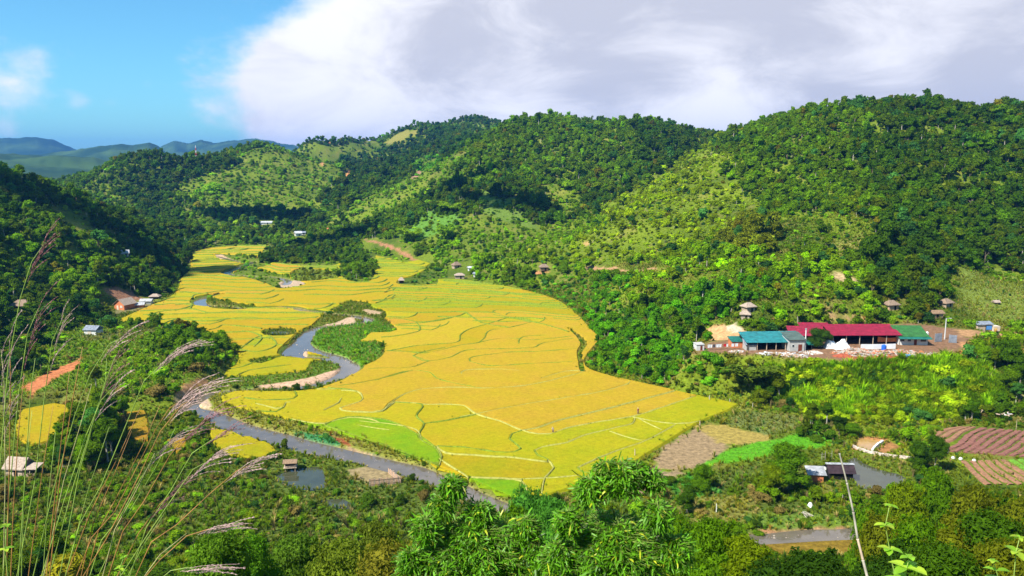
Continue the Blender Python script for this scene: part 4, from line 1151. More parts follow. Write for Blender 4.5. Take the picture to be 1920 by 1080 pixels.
# elevation of the skyline along each bearing, for leaving out what no eye near here could see
_az = np.radians(np.linspace(-46, 46, 369)); _r = np.concatenate([np.arange(60, 700, 4.0), np.arange(700, 1900, 12.0)])
_A, _R = np.meshgrid(_az, _r, indexing='ij')
_Z = zfun((np.sin(_A) * _R).ravel(), (np.cos(_A) * _R).ravel(), False).reshape(_A.shape)
_EL = np.maximum.accumulate((_Z - HC) / _R, axis=1)
def visible(x, y, ztop, slack=.004):
    a = np.arctan2(x, y); r = np.hypot(x, y)
    i = np.clip(np.round((a - _az[0]) / (_az[1] - _az[0])).astype(int), 0, len(_az) - 1)
    j = np.clip(np.searchsorted(_r, r) - 2, 0, len(_r) - 1)
    return (ztop - HC) / r > _EL[i, j] - slack
def candidates(y0, y1, step, grow, seed, jitter=.9):
    r = np.random.default_rng(seed); X = []; Y = []
    q = y0
    while q < y1:
        s = step * (1 + grow * max(0, q - 400) / 1000)
        n = int(math.radians(84) * q / s)
        a = np.radians(-42) + (np.arange(n) + r.uniform(0, 1, n) * jitter) * (math.radians(84) / n)
        rr = q + r.uniform(-.5, .5, n) * s * jitter
        X.append(np.sin(a) * rr); Y.append(np.cos(a) * rr); q += s
    return np.concatenate(X), np.concatenate(Y)
# vegetation zones: (polygon, tree density, bush density, tree tint, scale)
DARK = (.058, .150, .004); MIDG = (.115, .255, .003); BRIGHT = (.175, .36, .003); YELG = (.235, .37, .003); OLIVE = (.16, .22, .018); VIVID = (.095, .32, .008); BLUEG = (.04, .14, .03)
def zw(pts, ymin=60): return np.array(hp(pts, ymin))
ZONES = [
    (zw([(180, 335), (290, 290), (440, 296), (440, 340), (330, 360), (310, 400), (400, 440), (200, 440)], 600), .95, .2, DARK, 1.0),
    (zw([(340, 345), (420, 318), (610, 300), (640, 325), (600, 395), (440, 400), (335, 375)], 600), .12, .9, BRIGHT, .6),
    (zw([(600, 425), (690, 372), (800, 315), (860, 282), (875, 295), (810, 350), (745, 385), (680, 425)], 500), .10, .9, BRIGHT, .6),
    (zw([(640, 300), (840, 245), (900, 255), (840, 300), (740, 345), (640, 395), (600, 380), (650, 330)], 500), .95, .2, DARK, 1.0),
    (zw([(770, 300), (830, 290), (840, 300), (790, 330)], 500), .05, .9, VIVID, .7),
    (zw([(900, 255), (1040, 218), (1180, 212), (1330, 266), (1240, 310), (1130, 370), (1020, 350), (880, 340)], 500), .82, .6, MIDG, .95),
    (zw([(1190, 225), (1330, 266), (1260, 330), (1200, 330), (1190, 260)], 500), .97, .2, DARK, 1.0),
    (zw([(790, 365), (860, 338), (940, 345), (1030, 395), (1060, 420), (960, 400), (880, 372), (800, 400)], 400), .92, .3, DARK, .9),
    (zw([(880, 352), (960, 390), (1010, 420), (1020, 445), (960, 440), (900, 400)], 400), .03, .5, MIDG, .6),
    (zw([(720, 440), (760, 415), (810, 398), (860, 400), (850, 440), (790, 470), (740, 462)], 400), .04, .6, BRIGHT, .6),
    (zw([(560, 470), (620, 440), (690, 420), (720, 440), (690, 480), (620, 492)], 400), .9, .4, DARK, .8),
    (zw([(740, 405), (690, 420), (700, 450), (760, 440), (790, 420)], 400), .7, .5, MIDG, .9),
    (zw([(850, 440), (1050, 440), (1110, 480), (1000, 500), (940, 530), (820, 510), (800, 480)], 350), .22, .9, BRIGHT, .7),
    (zw([(960, 450), (1100, 400), (1230, 330), (1330, 270), (1400, 300), (1430, 400), (1300, 470), (1120, 495), (1000, 490)], 280), .22, .95, YELG, .6),
    (zw([(1330, 262), (1500, 195), (1700, 175), (2100, 220), (2100, 420), (1900, 440), (1650, 420), (1430, 400), (1380, 330)], 250), .86, .6, MIDG, .85),
    (zw([(1650, 190), (2100, 220), (2100, 480), (1800, 490), (1660, 430), (1600, 300)], 250), .97, .3, DARK, .95),
    (zw([(1420, 405), (1650, 420), (1660, 480), (1640, 500), (1440, 480)], 250), .08, .8, MIDG, .6),
    (zw([(1370, 420), (1440, 440), (1460, 500), (1380, 510), (1340, 470)], 250), .6, .7, OLIVE, 1.1),
    (zw([(1640, 430), (1800, 440), (1930, 480), (1800, 510), (1790, 590), (1640, 580), (1620, 500)], 250), .95, .5, DARK, 1.1),
    (zw([(1200, 490), (1450, 480), (1640, 500), (1640, 590), (1500, 600), (1300, 600), (1180, 560)], 230), .42, .95, BRIGHT, .8),
    (zw([(1250, 550), (1420, 540), (1440, 600), (1300, 612), (1240, 600)], 230), .7, .8, VIVID, .8),
    (zw([(1800, 500), (1860, 492), (1925, 520), (1930, 605), (1850, 605), (1790, 570)], 230), .04, .9, MIDG, .5),
    (zw([(960, 545), (1060, 520), (1180, 520), (1200, 580), (1120, 620), (1060, 590)], 230), .12, 1.0, VIVID, .6),
    (zw([(1060, 590), (1120, 560), (1250, 590), (1340, 650), (1380, 740), (1250, 722), (1108, 690), (1125, 640)], 200), .95, 1.0, VIVID, .62),
    (zw([(1340, 655), (1430, 680), (1450, 750), (1390, 752), (1360, 720)], 200), .9, .9, OLIVE, .75),
    (zw([(1430, 684), (1600, 680), (1790, 668), (1860, 690), (1900, 760), (1760, 795), (1560, 785), (1440, 755)], 180), .0, 1.0, YELG, 1.25),
    (zw([(870, 400), (960, 425), (1010, 440), (1060, 420), (1130, 390), (1120, 430), (1050, 470), (900, 470), (850, 430)], 380), .12, .9, BRIGHT, .6),
    (zw([(1020, 350), (1060, 330), (1090, 400), (1040, 410)], 380), .12, .9, BRIGHT, .6),
    (zw([(620, 275), (700, 262), (720, 272), (650, 300), (560, 300), (570, 285)], 800), .2, .9, BRIGHT, .6),
    # left hill
    (zw([(-300, 300), (0, 320), (120, 330), (250, 398), (390, 462), (350, 500), (330, 540), (200, 540), (-300, 560)], 200), .72, .8, MIDG, .8),
    (zw([(200, 392), (390, 462), (350, 500), (330, 540), (240, 530), (190, 460)], 200), .95, .5, DARK, .85),
    (zw([(-100, 330), (60, 350), (140, 380), (180, 420), (60, 400), (-100, 380)], 200), .95, .5, DARK, .85),
    (zw([(90, 395), (120, 400), (200, 440), (240, 470), (190, 455), (110, 425)], 200), .0, .5, YELG, .6),
    (zw([(110, 480), (220, 470), (290, 500), (270, 540), (150, 520), (100, 510)], 200), .5, .9, MIDG, .8),
    (zw([(130, 520), (190, 515), (200, 575), (140, 590), (110, 560)], 200), .95, .5, BRIGHT, 1.0),
    (zw([(-200, 560), (130, 580), (210, 575), (180, 600), (60, 610), (-200, 640)], 200), .9, .6, DARK, 1.0),
    # low spur by the river bend
    (np.array(SPUR), .01, .42, BRIGHT, .5),
    (zw([(330, 625), (400, 628), (440, 660), (410, 692), (370, 700), (320, 700), (280, 660)], 150), .85, .8, MIDG, .62),
    (zw([(200, 700), (290, 670), (330, 700), (300, 745), (200, 740)], 150), .15, .8, BRIGHT, .5),
    (zw([(-200, 660), (90, 640), (100, 680), (60, 720), (-200, 740)], 150), .95, .5, DARK, .7),
    (zw([(130, 652), (180, 640), (160, 690), (100, 700)], 150), .0, .6, MIDG, .7),
    # valley floor woods and scrub
    (np.array(fp([(1225, 880), (1240, 838), (1365, 770), (1500, 780), (1572, 815), (1562, 838), (1400, 866), (1310, 884)])), .0, .03, BRIGHT, .3),
    (np.array(fp([(385, 735), (425, 738), (420, 752), (520, 775), (620, 800), (720, 838), (800, 868), (950, 930), (960, 950), (800, 890), (600, 842), (440, 800), (395, 765)])), .0, .10, BRIGHT, .3), (np.array(EXCL[0]), .0, .03, BRIGHT, .3), (np.array(EXCL[1]), .0, .08, BRIGHT, .3), (np.array(EXCL[2]), .0, .04, BRIGHT, .3), (np.array(EXCL[3]), .0, .15, BRIGHT, .35),
    (zw([(100, 800), (150, 775), (225, 775), (245, 845), (200, 880), (110, 880), (85, 850)], 100), 1.0, .6, MIDG, 1.0),
    (zw([(280, 860), (330, 810), (395, 810), (400, 850), (370, 900), (280, 880)], 100), .5, .9, MIDG, .45),
    (zw([(-300, 880), (300, 880), (420, 880), (500, 900), (560, 950), (700, 960), (900, 960), (1000, 985), (1000, 1080), (-300, 1080)], 70), .07, .8, MIDG, .5),
    (zw([(640, 490), (648, 455), (670, 450), (700, 460), (700, 520), (660, 528), (640, 515)], 100), .7, .9, MIDG, .7),
    (zw([(545, 515), (560, 505), (600, 505), (640, 512), (630, 522), (560, 528)], 100), .2, 1.0, OLIVE, .4),
    (zw([(480, 484), (530, 458), (600, 464), (640, 480), (600, 497), (500, 492)], 100), .6, 1.0, DARK, .6),
    (zw([(272, 585), (300, 580), (306, 614), (276, 614)], 100), .6, .8, MIDG, .5),
    (zw([(215, 600), (330, 612), (400, 625), (395, 636), (300, 622), (215, 616)], 100), .5, .9, MIDG, .5),
    (zw([(400, 447), (600, 434), (640, 445), (600, 458), (410, 456)], 400), .45, .9, MIDG, .8),
    (zw([(1440, 850), (1530, 840), (1580, 900), (1600, 960), (1440, 955), (1350, 930), (1340, 880)], 90), .35, .8, MIDG, .55),
    (zw([(1690, 860), (1790, 820), (1800, 880), (1780, 960), (1930, 960), (2100, 1080), (1560, 1080), (1600, 960), (1700, 925)], 60), .8, .8, MIDG, .62),
    (zw([(1500, 780), (1580, 790), (1600, 812), (1590, 845), (1540, 840), (1500, 820)], 90), .35, .7, DARK, .55),
    (zw([(1690, 810), (1750, 805), (1790, 815), (1760, 850), (1700, 850), (1660, 830)], 90), .5, .9, MIDG, .5),
    (zw([(1100, 930), (1300, 985), (1420, 1000), (1420, 1080), (1100, 1080)], 60), .4, 1.0, MIDG, .5),
    (zw([(1420, 1030), (1640, 1020), (1640, 1080), (1400, 1080)], 60), .7, 1.0, DARK, .5),
]
def veg(x, y):
    n = x.size
    z = zfun(x, y, False)
    fd = poly_sd(x, y, FLOORW, 30.0)
    nz = fbm(x, y, 90, 4, 201)
    T = np.where(fd > 2, np.clip(.62 + nz * 1.2, 0, 1), 0.0); B = np.where(fd > 1, .8, .5)
    tint = np.empty((n, 3)); tint[:] = np.array(MIDG); m = nz > .12; tint[m] = DARK; m = nz < -.15; tint[m] = BRIGHT
    S = np.where(fd > 1, .85, .45)
    wob = fbm(x, y, 14, 3, 211) * np.clip(y * .05, 4, 30); wo2 = fbm(x, y, 14, 3, 222) * np.clip(y * .05, 4, 30)
    for P, t, b, c, s in ZONES:
        k = in_poly(x + wob * .6, y + wo2 * .6, P)
        T[k] = t; B[k] = b; tint[k] = c; S[k] = s
    T = np.clip(T + fbm(x, y, 22, 3, 233) * .5 * (T > .05) * (T < .9), 0, 1)
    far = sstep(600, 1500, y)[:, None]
    tint = tint * (1 - far * .5) + np.array(BLUEG) * far * .5  # far plants shift bluish: distance haze put into the leaf tint
    return z, T, B, tint, S * .60
def vary(tint, r, amt=.28):
    n = len(tint)
    k = np.exp(r.normal(0, amt, n))[:, None]
    w = r.uniform(0, 1, n)[:, None] ** 3
    t = tint * k
    t = t * (1 - w * .5) + np.array((.20, .25, .006)) * w * .5
    q = r.uniform(0, 1, n)
    t = np.where((q < .010)[:, None], np.array((.19, .20, .015)) * k, t)
    t = np.where((q > .93)[:, None], np.array((.05, .16, .04)) * k, t)
    return np.clip(t * np.array([.92, .80, .5]), .003, .6)
def clear_of(x, y, z, h, w, box_margin=2):
    px, py = project(x, y, z); _, pt = project(x, y, z + h); hw = w * F / np.maximum(y, 1)
    ok = np.ones(x.size, bool)
    for a, b, c, d, Y in KEEPS:
        ok &= ~((px + hw > a - box_margin) & (px - hw < c + box_margin) & (pt < d - 1) & (py > b) & (y < Y + 2))
    return ok

# ------------------------------------------------------------------ the woods, the scrub, the grass
KEEPS += [(1390, 626, 1540, 672, 260), (1540, 606, 1700, 682, 260), (1670, 606, 1800, 672, 262), (1305, 640, 1370, 658, 260), (1392, 566, 1420, 592, 300), (1666, 562, 1690, 576, 300), (1762, 560, 1792, 590, 300),
          (1834, 602, 1872, 622, 280), (1862, 560, 1880, 574, 320), (208, 556, 290, 585, 380), (152, 608, 188, 630, 300), (22, 562, 54, 582, 300), (228, 470, 242, 482, 420), (5, 850, 75, 895, 180), (530, 858, 560, 882, 180),
          (844, 488, 878, 524, 480), (1008, 494, 1034, 512, 440), (745, 518, 760, 532, 440), (490, 413, 508, 423, 750), (551, 435, 569, 445, 720), (1515, 876, 1545, 905, 180), (1550, 862, 1595, 900, 180),
          (510, 870, 615, 918, 165), (645, 878, 756, 912, 165), (1500, 955, 1530, 972, 130), (1600, 840, 1720, 864, 180), (1590, 850, 1700, 905, 165), (1325, 740, 1395, 762, 230), (1420, 988, 1500, 1012, 125), (1500, 984, 1640, 1006, 125),
          (1230, 800, 1560, 885, 175), (1752, 800, 1930, 905, 180), (683, 449, 742, 464, 600), (745, 464, 772, 480, 600), (772, 480, 800, 498, 600), (1120, 496, 1235, 506, 400), (340, 700, 400, 760, 225), (40, 668, 155, 745, 225), (190, 538, 275, 568, 360), (0, 775, 80, 850, 190), (236, 778, 300, 830, 190),
          (1605, 660, 1695, 680, 250), (1800, 500, 1925, 600, 330)]
r0 = np.random.default_rng(99)
# trees
x, y = candidates(118, 1650, 2.75, .9, 301)
z, T, B, tint, S = veg(x, y)
ok = (r0.uniform(0, 1, x.size) < T) & ~bare(x, y)
ok &= visible(x, y, z + 7)
x, y, z, tint, S = x[ok], y[ok], z[ok], tint[ok], S[ok]
S = S * np.exp(r0.normal(0, .30, x.size)) * (1 + .35 * sstep(450, 1400, y))
ok = clear_of(x, y, z, 8 * S, 3 * S)
x, y, z, tint, S = x[ok], y[ok], z[ok], tint[ok], S[ok]
TPX, TPY = project(x, y, z)
print('trees', x.size)
idx = r0.integers(0, 6, x.size)
idx_far = np.where(r0.uniform(0, 1, x.size) < .16, 6 + r0.integers(0, 3, x.size), idx)
tint = vary(tint, r0)
# the trees that stand largest in view become things of their own
infr = (TPX > -20) & (TPX < 1940) & (TPY < 1130)
app = np.where(infr, S / y, 0)
# the near lower woods first, then spread the rest over the hills
order = np.argsort(-app)
N_OWN = 268
own = np.zeros(x.size, bool); own[order[:N_OWN]] = True
rest = ~own
sc3 = np.stack([S * r0.uniform(.85, 1.2, x.size), S * r0.uniform(.85, 1.2, x.size), S * r0.uniform(.85, 1.15, x.size)], 1)
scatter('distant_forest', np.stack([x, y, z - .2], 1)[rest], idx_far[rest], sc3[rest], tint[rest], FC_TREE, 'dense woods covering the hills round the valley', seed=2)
def shade_word(t):
    g = t[1]; q = t[0] / max(t[1], 1e-4)
    return ('yellow-green' if q > .62 and g > .1 else 'dark green' if g < .1 else 'mid green' if g < .17 else 'bright green' if g < .28 else 'pale green') if q < .9 else 'olive'
LANDMARKS = [('the teal-roofed shed', 1450, 645), ('the long red-roofed barn', 1620, 625), ('the green-roofed white house', 1705, 625), ('the laundry line', 1345, 648), ('the thatched huts above the village', 1405, 585), ('the tall pole by the village yard', 1770, 610),
             ('the roadside hut', 1850, 612), ('the brown ploughed field', 1850, 830), ('the right-hand fish pond', 1650, 890), ('the muddy basin', 1630, 835), ('the white-roofed pond sheds', 1550, 880), ('the tan fallow field', 1290, 850),
             ('the green lawn strip', 1480, 825), ('the right rice corner', 1380, 755), ('the curved rice edge', 1110, 660), ('the eroded river bend', 350, 730), ('the white spur hut', 170, 618), ('the orange-walled farmhouse', 225, 570),
             ('the left wood hut', 35, 570), ('the red earth bank', 90, 705), ('the thatched hut with the lean-to', 35, 870), ('the left fish pond', 570, 895), ('the stilt hut', 545, 868), ('the left yellow paddies', 150, 800), ('the lower stream', 1520, 1000),
             ('the small rice field hut', 752, 527), ('the red hill track', 740, 470), ('the far houses', 530, 435), ('the farm landslip', 230, 550), ('the mid-slope hut', 1021, 504), ('the right hill crest', 1620, 190), ('the two-roof hamlet', 865, 510),
             ('the bushy green wedge', 1300, 700), ('the lower right corner', 1850, 1020), ('the grassy clearing', 1860, 540), ('the small orange bank', 1590, 595), ('the lower left scrub', 250, 960)]
def place_words(px, py, used):
    ds = sorted((math.hypot((px - a) * 1.0, (py - b) * 1.6), nm, a, b) for nm, a, b in LANDMARKS)
    d, nm, a, b = ds[0]
    dx, dy = px - a, (py - b) * 1.6
    if abs(dx) > abs(dy) * 2: rel = 'left of' if dx < 0 else 'right of'
    elif abs(dy) > abs(dx) * 2: rel = 'above' if dy < 0 else 'below'
    else: rel = ('up ' if dy < 0 else 'down ') + ('left of' if dx < 0 else 'right of')
    dist = 'just ' if d < 45 else ''
    return dist + rel + ' ' + nm.replace('the thatched huts above the village', 'the huts above the village')
FORMW = ['round', 'tall', 'broad', 'high-crowned', 'small', 'slender']
used_labels = {}
tree_src = {}
ranks = order[:N_OWN]
zone_groups = {}
for q, i in enumerate(ranks):
    near = y[i] < 235
    k = int(idx[i])
    cm_, tm_ = NEAR_FORMS[k % 4] if near else TREE_FORMS[k]
    form = ['round', 'tall', 'broad', 'slender'][k % 4] if near else FORMW[k]
    lb = '%s %s tree %s' % (form, shade_word(tint[i]), place_words(TPX[i], TPY[i], None))
    o = thing('broadleaf_tree', lb, 'tree', (float(x[i]), float(y[i]), float(z[i]) - .2), float(r0.uniform(0, 6.28)), 'single trees of the lower woods')
    o.scale = [float(v) for v in sc3[i]]
    used_labels.setdefault(lb, []).append((TPX[i], TPY[i], o, S[i]))
    for nm, mm in (('crown', cm_), ('trunk', tm_)):
        c = link(nm, mm, o)
        c['tint'] = [float(v) for v in tint[i]]
ORD = ['leftmost', 'second from the left', 'third from the left', 'fourth from the left', 'fifth from the left', 'sixth from the left', 'seventh from the left', 'eighth from the left']
for lb, L in used_labels.items():
    if len(L) > 1:
        L.sort(key=lambda t: t[0])
        for k, t in enumerate(L):
            if k < len(ORD): t[2]['label'] = (ORD[k] + ' ' + lb) if k == 0 else lb + ', ' + ORD[k]
            else: t[2]['label'] = lb + ', ' + ('rightmost' if k == len(L) - 1 else 'one of several')

# bushes
def scrub(name, y0, y1, step, grow, coll, nform, label, seed, size, only=None, near=False):
    r = np.random.default_rng(seed)
    x, y = candidates(y0, y1, step, grow, seed)
    z, T, B, tint, S = veg(x, y)
    ok = (r.uniform(0, 1, x.size) < B * (1 - .55 * T)) & ~bare(x, y)
    ok &= visible(x, y, z + 2, .002)
    x, y, z, tint, S, T = [v[ok] for v in (x, y, z, tint, S, T)]
    s = size * (.3 + .95 * S / .66 * .8) * np.exp(r.normal(0, .4, x.size)) * np.where(T < .3, .75, 1.0) * (1 + grow * np.clip(y - 400, 0, 1e4) / 1000)
    ok = clear_of(x, y, z, 1.8 * s, 1.3 * s)
    x, y, z, tint, s = [v[ok] for v in (x, y, z, tint, s)]
    t = vary(tint * 1.15 + .01, r, .35)
    dry = r.uniform(0, 1, x.size) < .07 + .25 * (fbm(x, y, 12, 2, 77) > .25)
    t = np.where(dry[:, None] & (y < 260)[:, None] & (tint[:, 1] < .3)[:, None], np.array((.26, .20, .05)) * r.uniform(.5, 1.2, x.size)[:, None], t)
    sc = np.stack([s * r.uniform(.8, 1.4, x.size), s * r.uniform(.8, 1.4, x.size), s * r.uniform(.6, 1.1, x.size)], 1)
    print(name, x.size)
    return scatter(name, np.stack([x, y, z - .12], 1), r.integers(0, nform, x.size), sc, t, coll, label, seed=seed)
scrub('undergrowth', 225, 480, 2.3, 0, FC_BUSH, 4, 'scrub and bushes on the middle slopes', 401, 1.0)
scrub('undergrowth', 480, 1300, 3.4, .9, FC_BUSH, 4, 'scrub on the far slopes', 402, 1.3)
scrub('undergrowth', 62, 232, 1.5, 0, FC_NBUSH, 4, 'thick scrub on the near valley floor', 403, .8)
# grass tufts on the open ground and the river banks
r = np.random.default_rng(55)
x, y = candidates(85, 400, .95, .0, 501)
ok = ~bare(x, y)
x, y = x[ok], y[ok]
z = zfun(x, y, False)
ok = visible(x, y, z + .5, .0)
_px, _py = project(x, y, z)
ok &= (_px > -150) & (_px < 2070)
x, y, z = x[ok], y[ok], z[ok]
_b = bare(x, y) & False
n = x.size
fd = poly_sd(x, y, FLOORW, 30.0)
gc = ground_color(x, y, z)
t = vary(gc * 1.7, r, .25)
t = np.where((r.uniform(0, 1, n) < .12)[:, None], np.array((.36, .28, .09)), t)
s = .75 * np.exp(r.normal(0, .3, n)) * np.where(gc[:, 1] > .225, .45, 1.0)
lawn = (gc[:, 1] > .2) & (gc[:, 0] < .09)
s = np.where(lawn, .3, s)
print('tufts', n)
scatter('wild_grass', np.stack([x, y, z - .05], 1), r.integers(0, 3, n), np.stack([s * 1.2, s * 1.2, s], 1), t, FC_TUFT, 'grass on banks, field edges and clearings', tilt=.15, seed=5)

# taller grass and dry stems standing in the scrub
x, y = candidates(70, 300, 1.25, 0, 551)
z, T, B, tint, S = veg(x, y)
ok = (r.uniform(0, 1, x.size) < .55 * (B > .6)) & ~bare(x, y) & visible(x, y, z + 1, .0)
x, y, z, tint = x[ok], y[ok], z[ok], tint[ok]
ok = clear_of(x, y, z, 1.6, .6)
x, y, z, tint = x[ok], y[ok], z[ok], tint[ok]
n = x.size; s = 1.15 * np.exp(r.normal(0, .25, n)); q = r.uniform(0, 1, n)
t = vary(tint * .9 + .02, r, .3); t = np.where((q < .2)[:, None], np.array((.26, .21, .08)) * .8, t)
print('tall grass', n)
scatter('tall_grass', np.stack([x, y, z], 1), r.integers(0, 3, n), np.stack([s * .9, s * .9, s * 1.15], 1), t, FC_TUFT, 'tall grass and dry stems among the bushes', tilt=.2, seed=8)
# stones in the river
M_ROCK = leaf_mat('river_stone', (1, 1, 1), .0, .8, .2, .3)
def stone_form(seed):
    mb = MB(); blob(mb, np.random.default_rng(seed), (0, 0, 0), (.5, .4, .28), 0); return mb.mesh('stone', [M_ROCK])
FC_STONE = form_collection('stone_form', [stone_form(1), stone_form(2), stone_form(3)])
SX = []
for R in RIVERS:
    for p in R:
        for k in range(4 if p[1] < 260 else 2):
            a = r.uniform(-1, 1); a = np.sign(a) * abs(a) ** .25; SX.append((p[0] + a * (p[2] + .9) + r.normal(0, .3), p[1] + r.uniform(-1, 1) + r.normal(0, .5)))
SX = np.array(SX); zz = np.maximum(zfun(SX[:, 0], SX[:, 1], False), -.6) + .02; n = len(SX)
s = .22 * np.exp(r.normal(0, .5, n))
t = np.array((.20, .165, .13)) * np.exp(r.normal(0, .35, n))[:, None]
scatter('river_stones', np.column_stack([SX, zz]), r.integers(0, 3, n), np.stack([s, s, s], 1), t, FC_STONE, 'stones along the river and on its gravel bars', tilt=.2, seed=9)

# reeds covering the slope below the village
RE = zw([(1430, 690), (1600, 684), (1790, 672), (1855, 695), (1890, 755), (1760, 790), (1570, 782), (1450, 752)], 180)
x = np.concatenate([r.uniform(RE[:, 0].min(), RE[:, 0].max(), 16000)]); y = r.uniform(RE[:, 1].min(), RE[:, 1].max(), 16000)
ok = in_poly(x, y, RE); x, y = x[ok][:5200], y[ok][:5200]; z = zfun(x, y, False); n = len(x)
s = 2.0 * np.exp(r.normal(0, .2, n)); t = np.array((.17, .30, .004)) * np.exp(r.normal(0, .3, n))[:, None] * (1 + .6 * fbm(x, y, 9, 2, 5)[:, None])
scatter('reeds', np.stack([x, y, z], 1), r.integers(0, 3, n), np.stack([s, s, s * .95], 1), np.clip(t, .003, .6), FC_TUFT, 'bright yellow-green reeds on the slope below the village', tilt=.12, seed=12)
# tufts that fray the edges of the fields and the bunds
E_ = []
for P in RZS:
    for p in P:
        if p[1] < 420:
            for k in range(9): E_.append((p[0] + r.normal(0, 1.2), p[1] + r.normal(0, 1.2), 1.0))
for p_ in BUND_PTS:
    for p in p_:
        if p[1] < 330:
            for k in range(3): E_.append((p[0] + r.normal(0, .28), p[1] + r.normal(0, .8), .55))
for P, k_ in PONDS:
    for p in smooth_line(P, .6, closed=True):
        for k in range(3): E_.append((p[0] + r.normal(0, .35), p[1] + r.normal(0, .35), .85))
for P in PLOUGHED:
    P = np.array(P); xx = r.uniform(P[:, 0].min(), P[:, 0].max(), 900); yy = r.uniform(P[:, 1].min(), P[:, 1].max(), 900)
    k_ = in_poly(xx, yy, P) & (fbm(xx, yy, 6, 2, 3) > -.05)
    for a, b in zip(xx[k_][:260], yy[k_][:260]): E_.append((a, b, .55))
E_ = np.array(E_); n = len(E_); z = zfun(E_[:, 0], E_[:, 1], False) + .1; s = .55 * E_[:, 2] * np.exp(r.normal(0, .3, n))
t = np.array((.17, .22, .01)) * np.exp(r.normal(0, .35, n))[:, None]; q = r.uniform(0, 1, n); t = np.where((q < .3)[:, None], np.array((.30, .26, .04)), t)
scatter('field_edge_grass', np.column_stack([E_[:, :2], z]), r.integers(0, 3, n), np.stack([s * 1.2, s * 1.2, s * 1.3], 1), t, FC_TUFT, 'grass fraying the field edges and bunds', tilt=.2, seed=14)

# ------------------------------------------------------------------ buildings
def corr(name, rgb, **k): return simple_mat(name, tuple(v * .75 for v in rgb), .5, .32, .9, spec=.3, wave=8.0, **k)
M_TEAL = corr('teal_sheet_roof', (.04, .36, .38)); M_GGREY = corr('grey_green_roof', (.16, .24, .20)); M_REDR = corr('red_sheet_roof', (.50, .014, .06)); M_GREENR = corr('green_sheet_roof', (.05, .26, .045))
M_TEALD = corr('teal_awning', (.02, .26, .20)); M_ZINC = corr('zinc_roof', (.42, .47, .55)); M_WSHEET = corr('white_sheet_roof', (.75, .76, .78)); M_DSHEET = corr('dark_roof', (.10, .06, .07))
M_WHITE = simple_mat('white_wash', (.72, .72, .68), .8, .12, .8); M_CONC = simple_mat('grey_concrete', (.46, .45, .42), .9, .2, 1.2); M_DARK = simple_mat('painted_shade', (.012, .011, .010), .9, .2)  # near-black walls and doors carry the shade of open interiors in their colour
M_ORW = simple_mat('orange_wall', (.62, .20, .08), .8, .2, 1.0); M_WOOD = simple_mat('weathered_wood', (.26, .17, .10), .9, .4, 3); M_WOODP = simple_mat('pale_wood', (.55, .42, .30), .9, .35, 3)
M_THATCH = simple_mat('thatch', (.27, .19, .13), .95, .4, 3, bump=.8); M_THATCHP = simple_mat('pale_thatch', (.40, .31, .24), .95, .35, 3, bump=.8); M_WOVEN = simple_mat('woven_bamboo', (.42, .32, .22), .9, .35, 4)
M_GLASS = simple_mat('window_glass', (.02, .03, .04), .1, .1, spec=.6); M_DOOR = simple_mat('brown_door', (.18, .04, .02), .6, .2); M_TARP = simple_mat('white_tarp', (.82, .82, .82), .6, .06, 1.0)
M_OTARP = simple_mat('orange_tarp', (.80, .26, .08), .7, .2, 1.0); M_BLUE = simple_mat('blue_plastic', (.02, .13, .62), .35, .1, spec=.5); M_SKYB = simple_mat('light_blue_plastic', (.10, .30, .68), .4, .1); M_ORP = simple_mat('orange_plastic', (.75, .18, .04), .4, .1)
M_STEEL = simple_mat('grey_steel', (.5, .52, .55), .4, .15, metal=.5); M_CEMENT = simple_mat('cement_pole', (.62, .62, .60), .8, .15); M_STONE = simple_mat('pale_stone', (.62, .50, .42), .9, .35, 2, bump=.6); M_CREAM = simple_mat('cream_wall', (.66, .56, .44), .85, .2, 1)
M_REDCL = simple_mat('red_cloth', (.60, .02, .03), .8, .1); M_GREYCL = simple_mat('dark_cloth', (.08, .08, .10), .8, .2); M_SOIL = simple_mat('red_soil', (.36, .085, .04), .95, .35, 1.5, bump=.7)
M_RW_R = simple_mat('red_paint', (.55, .05, .03), .6, .1); M_RW_W = simple_mat('white_paint', (.8, .8, .8), .6, .1); M_PINK = simple_mat('dry_cane', (.56, .36, .24), .9, .35, 5)

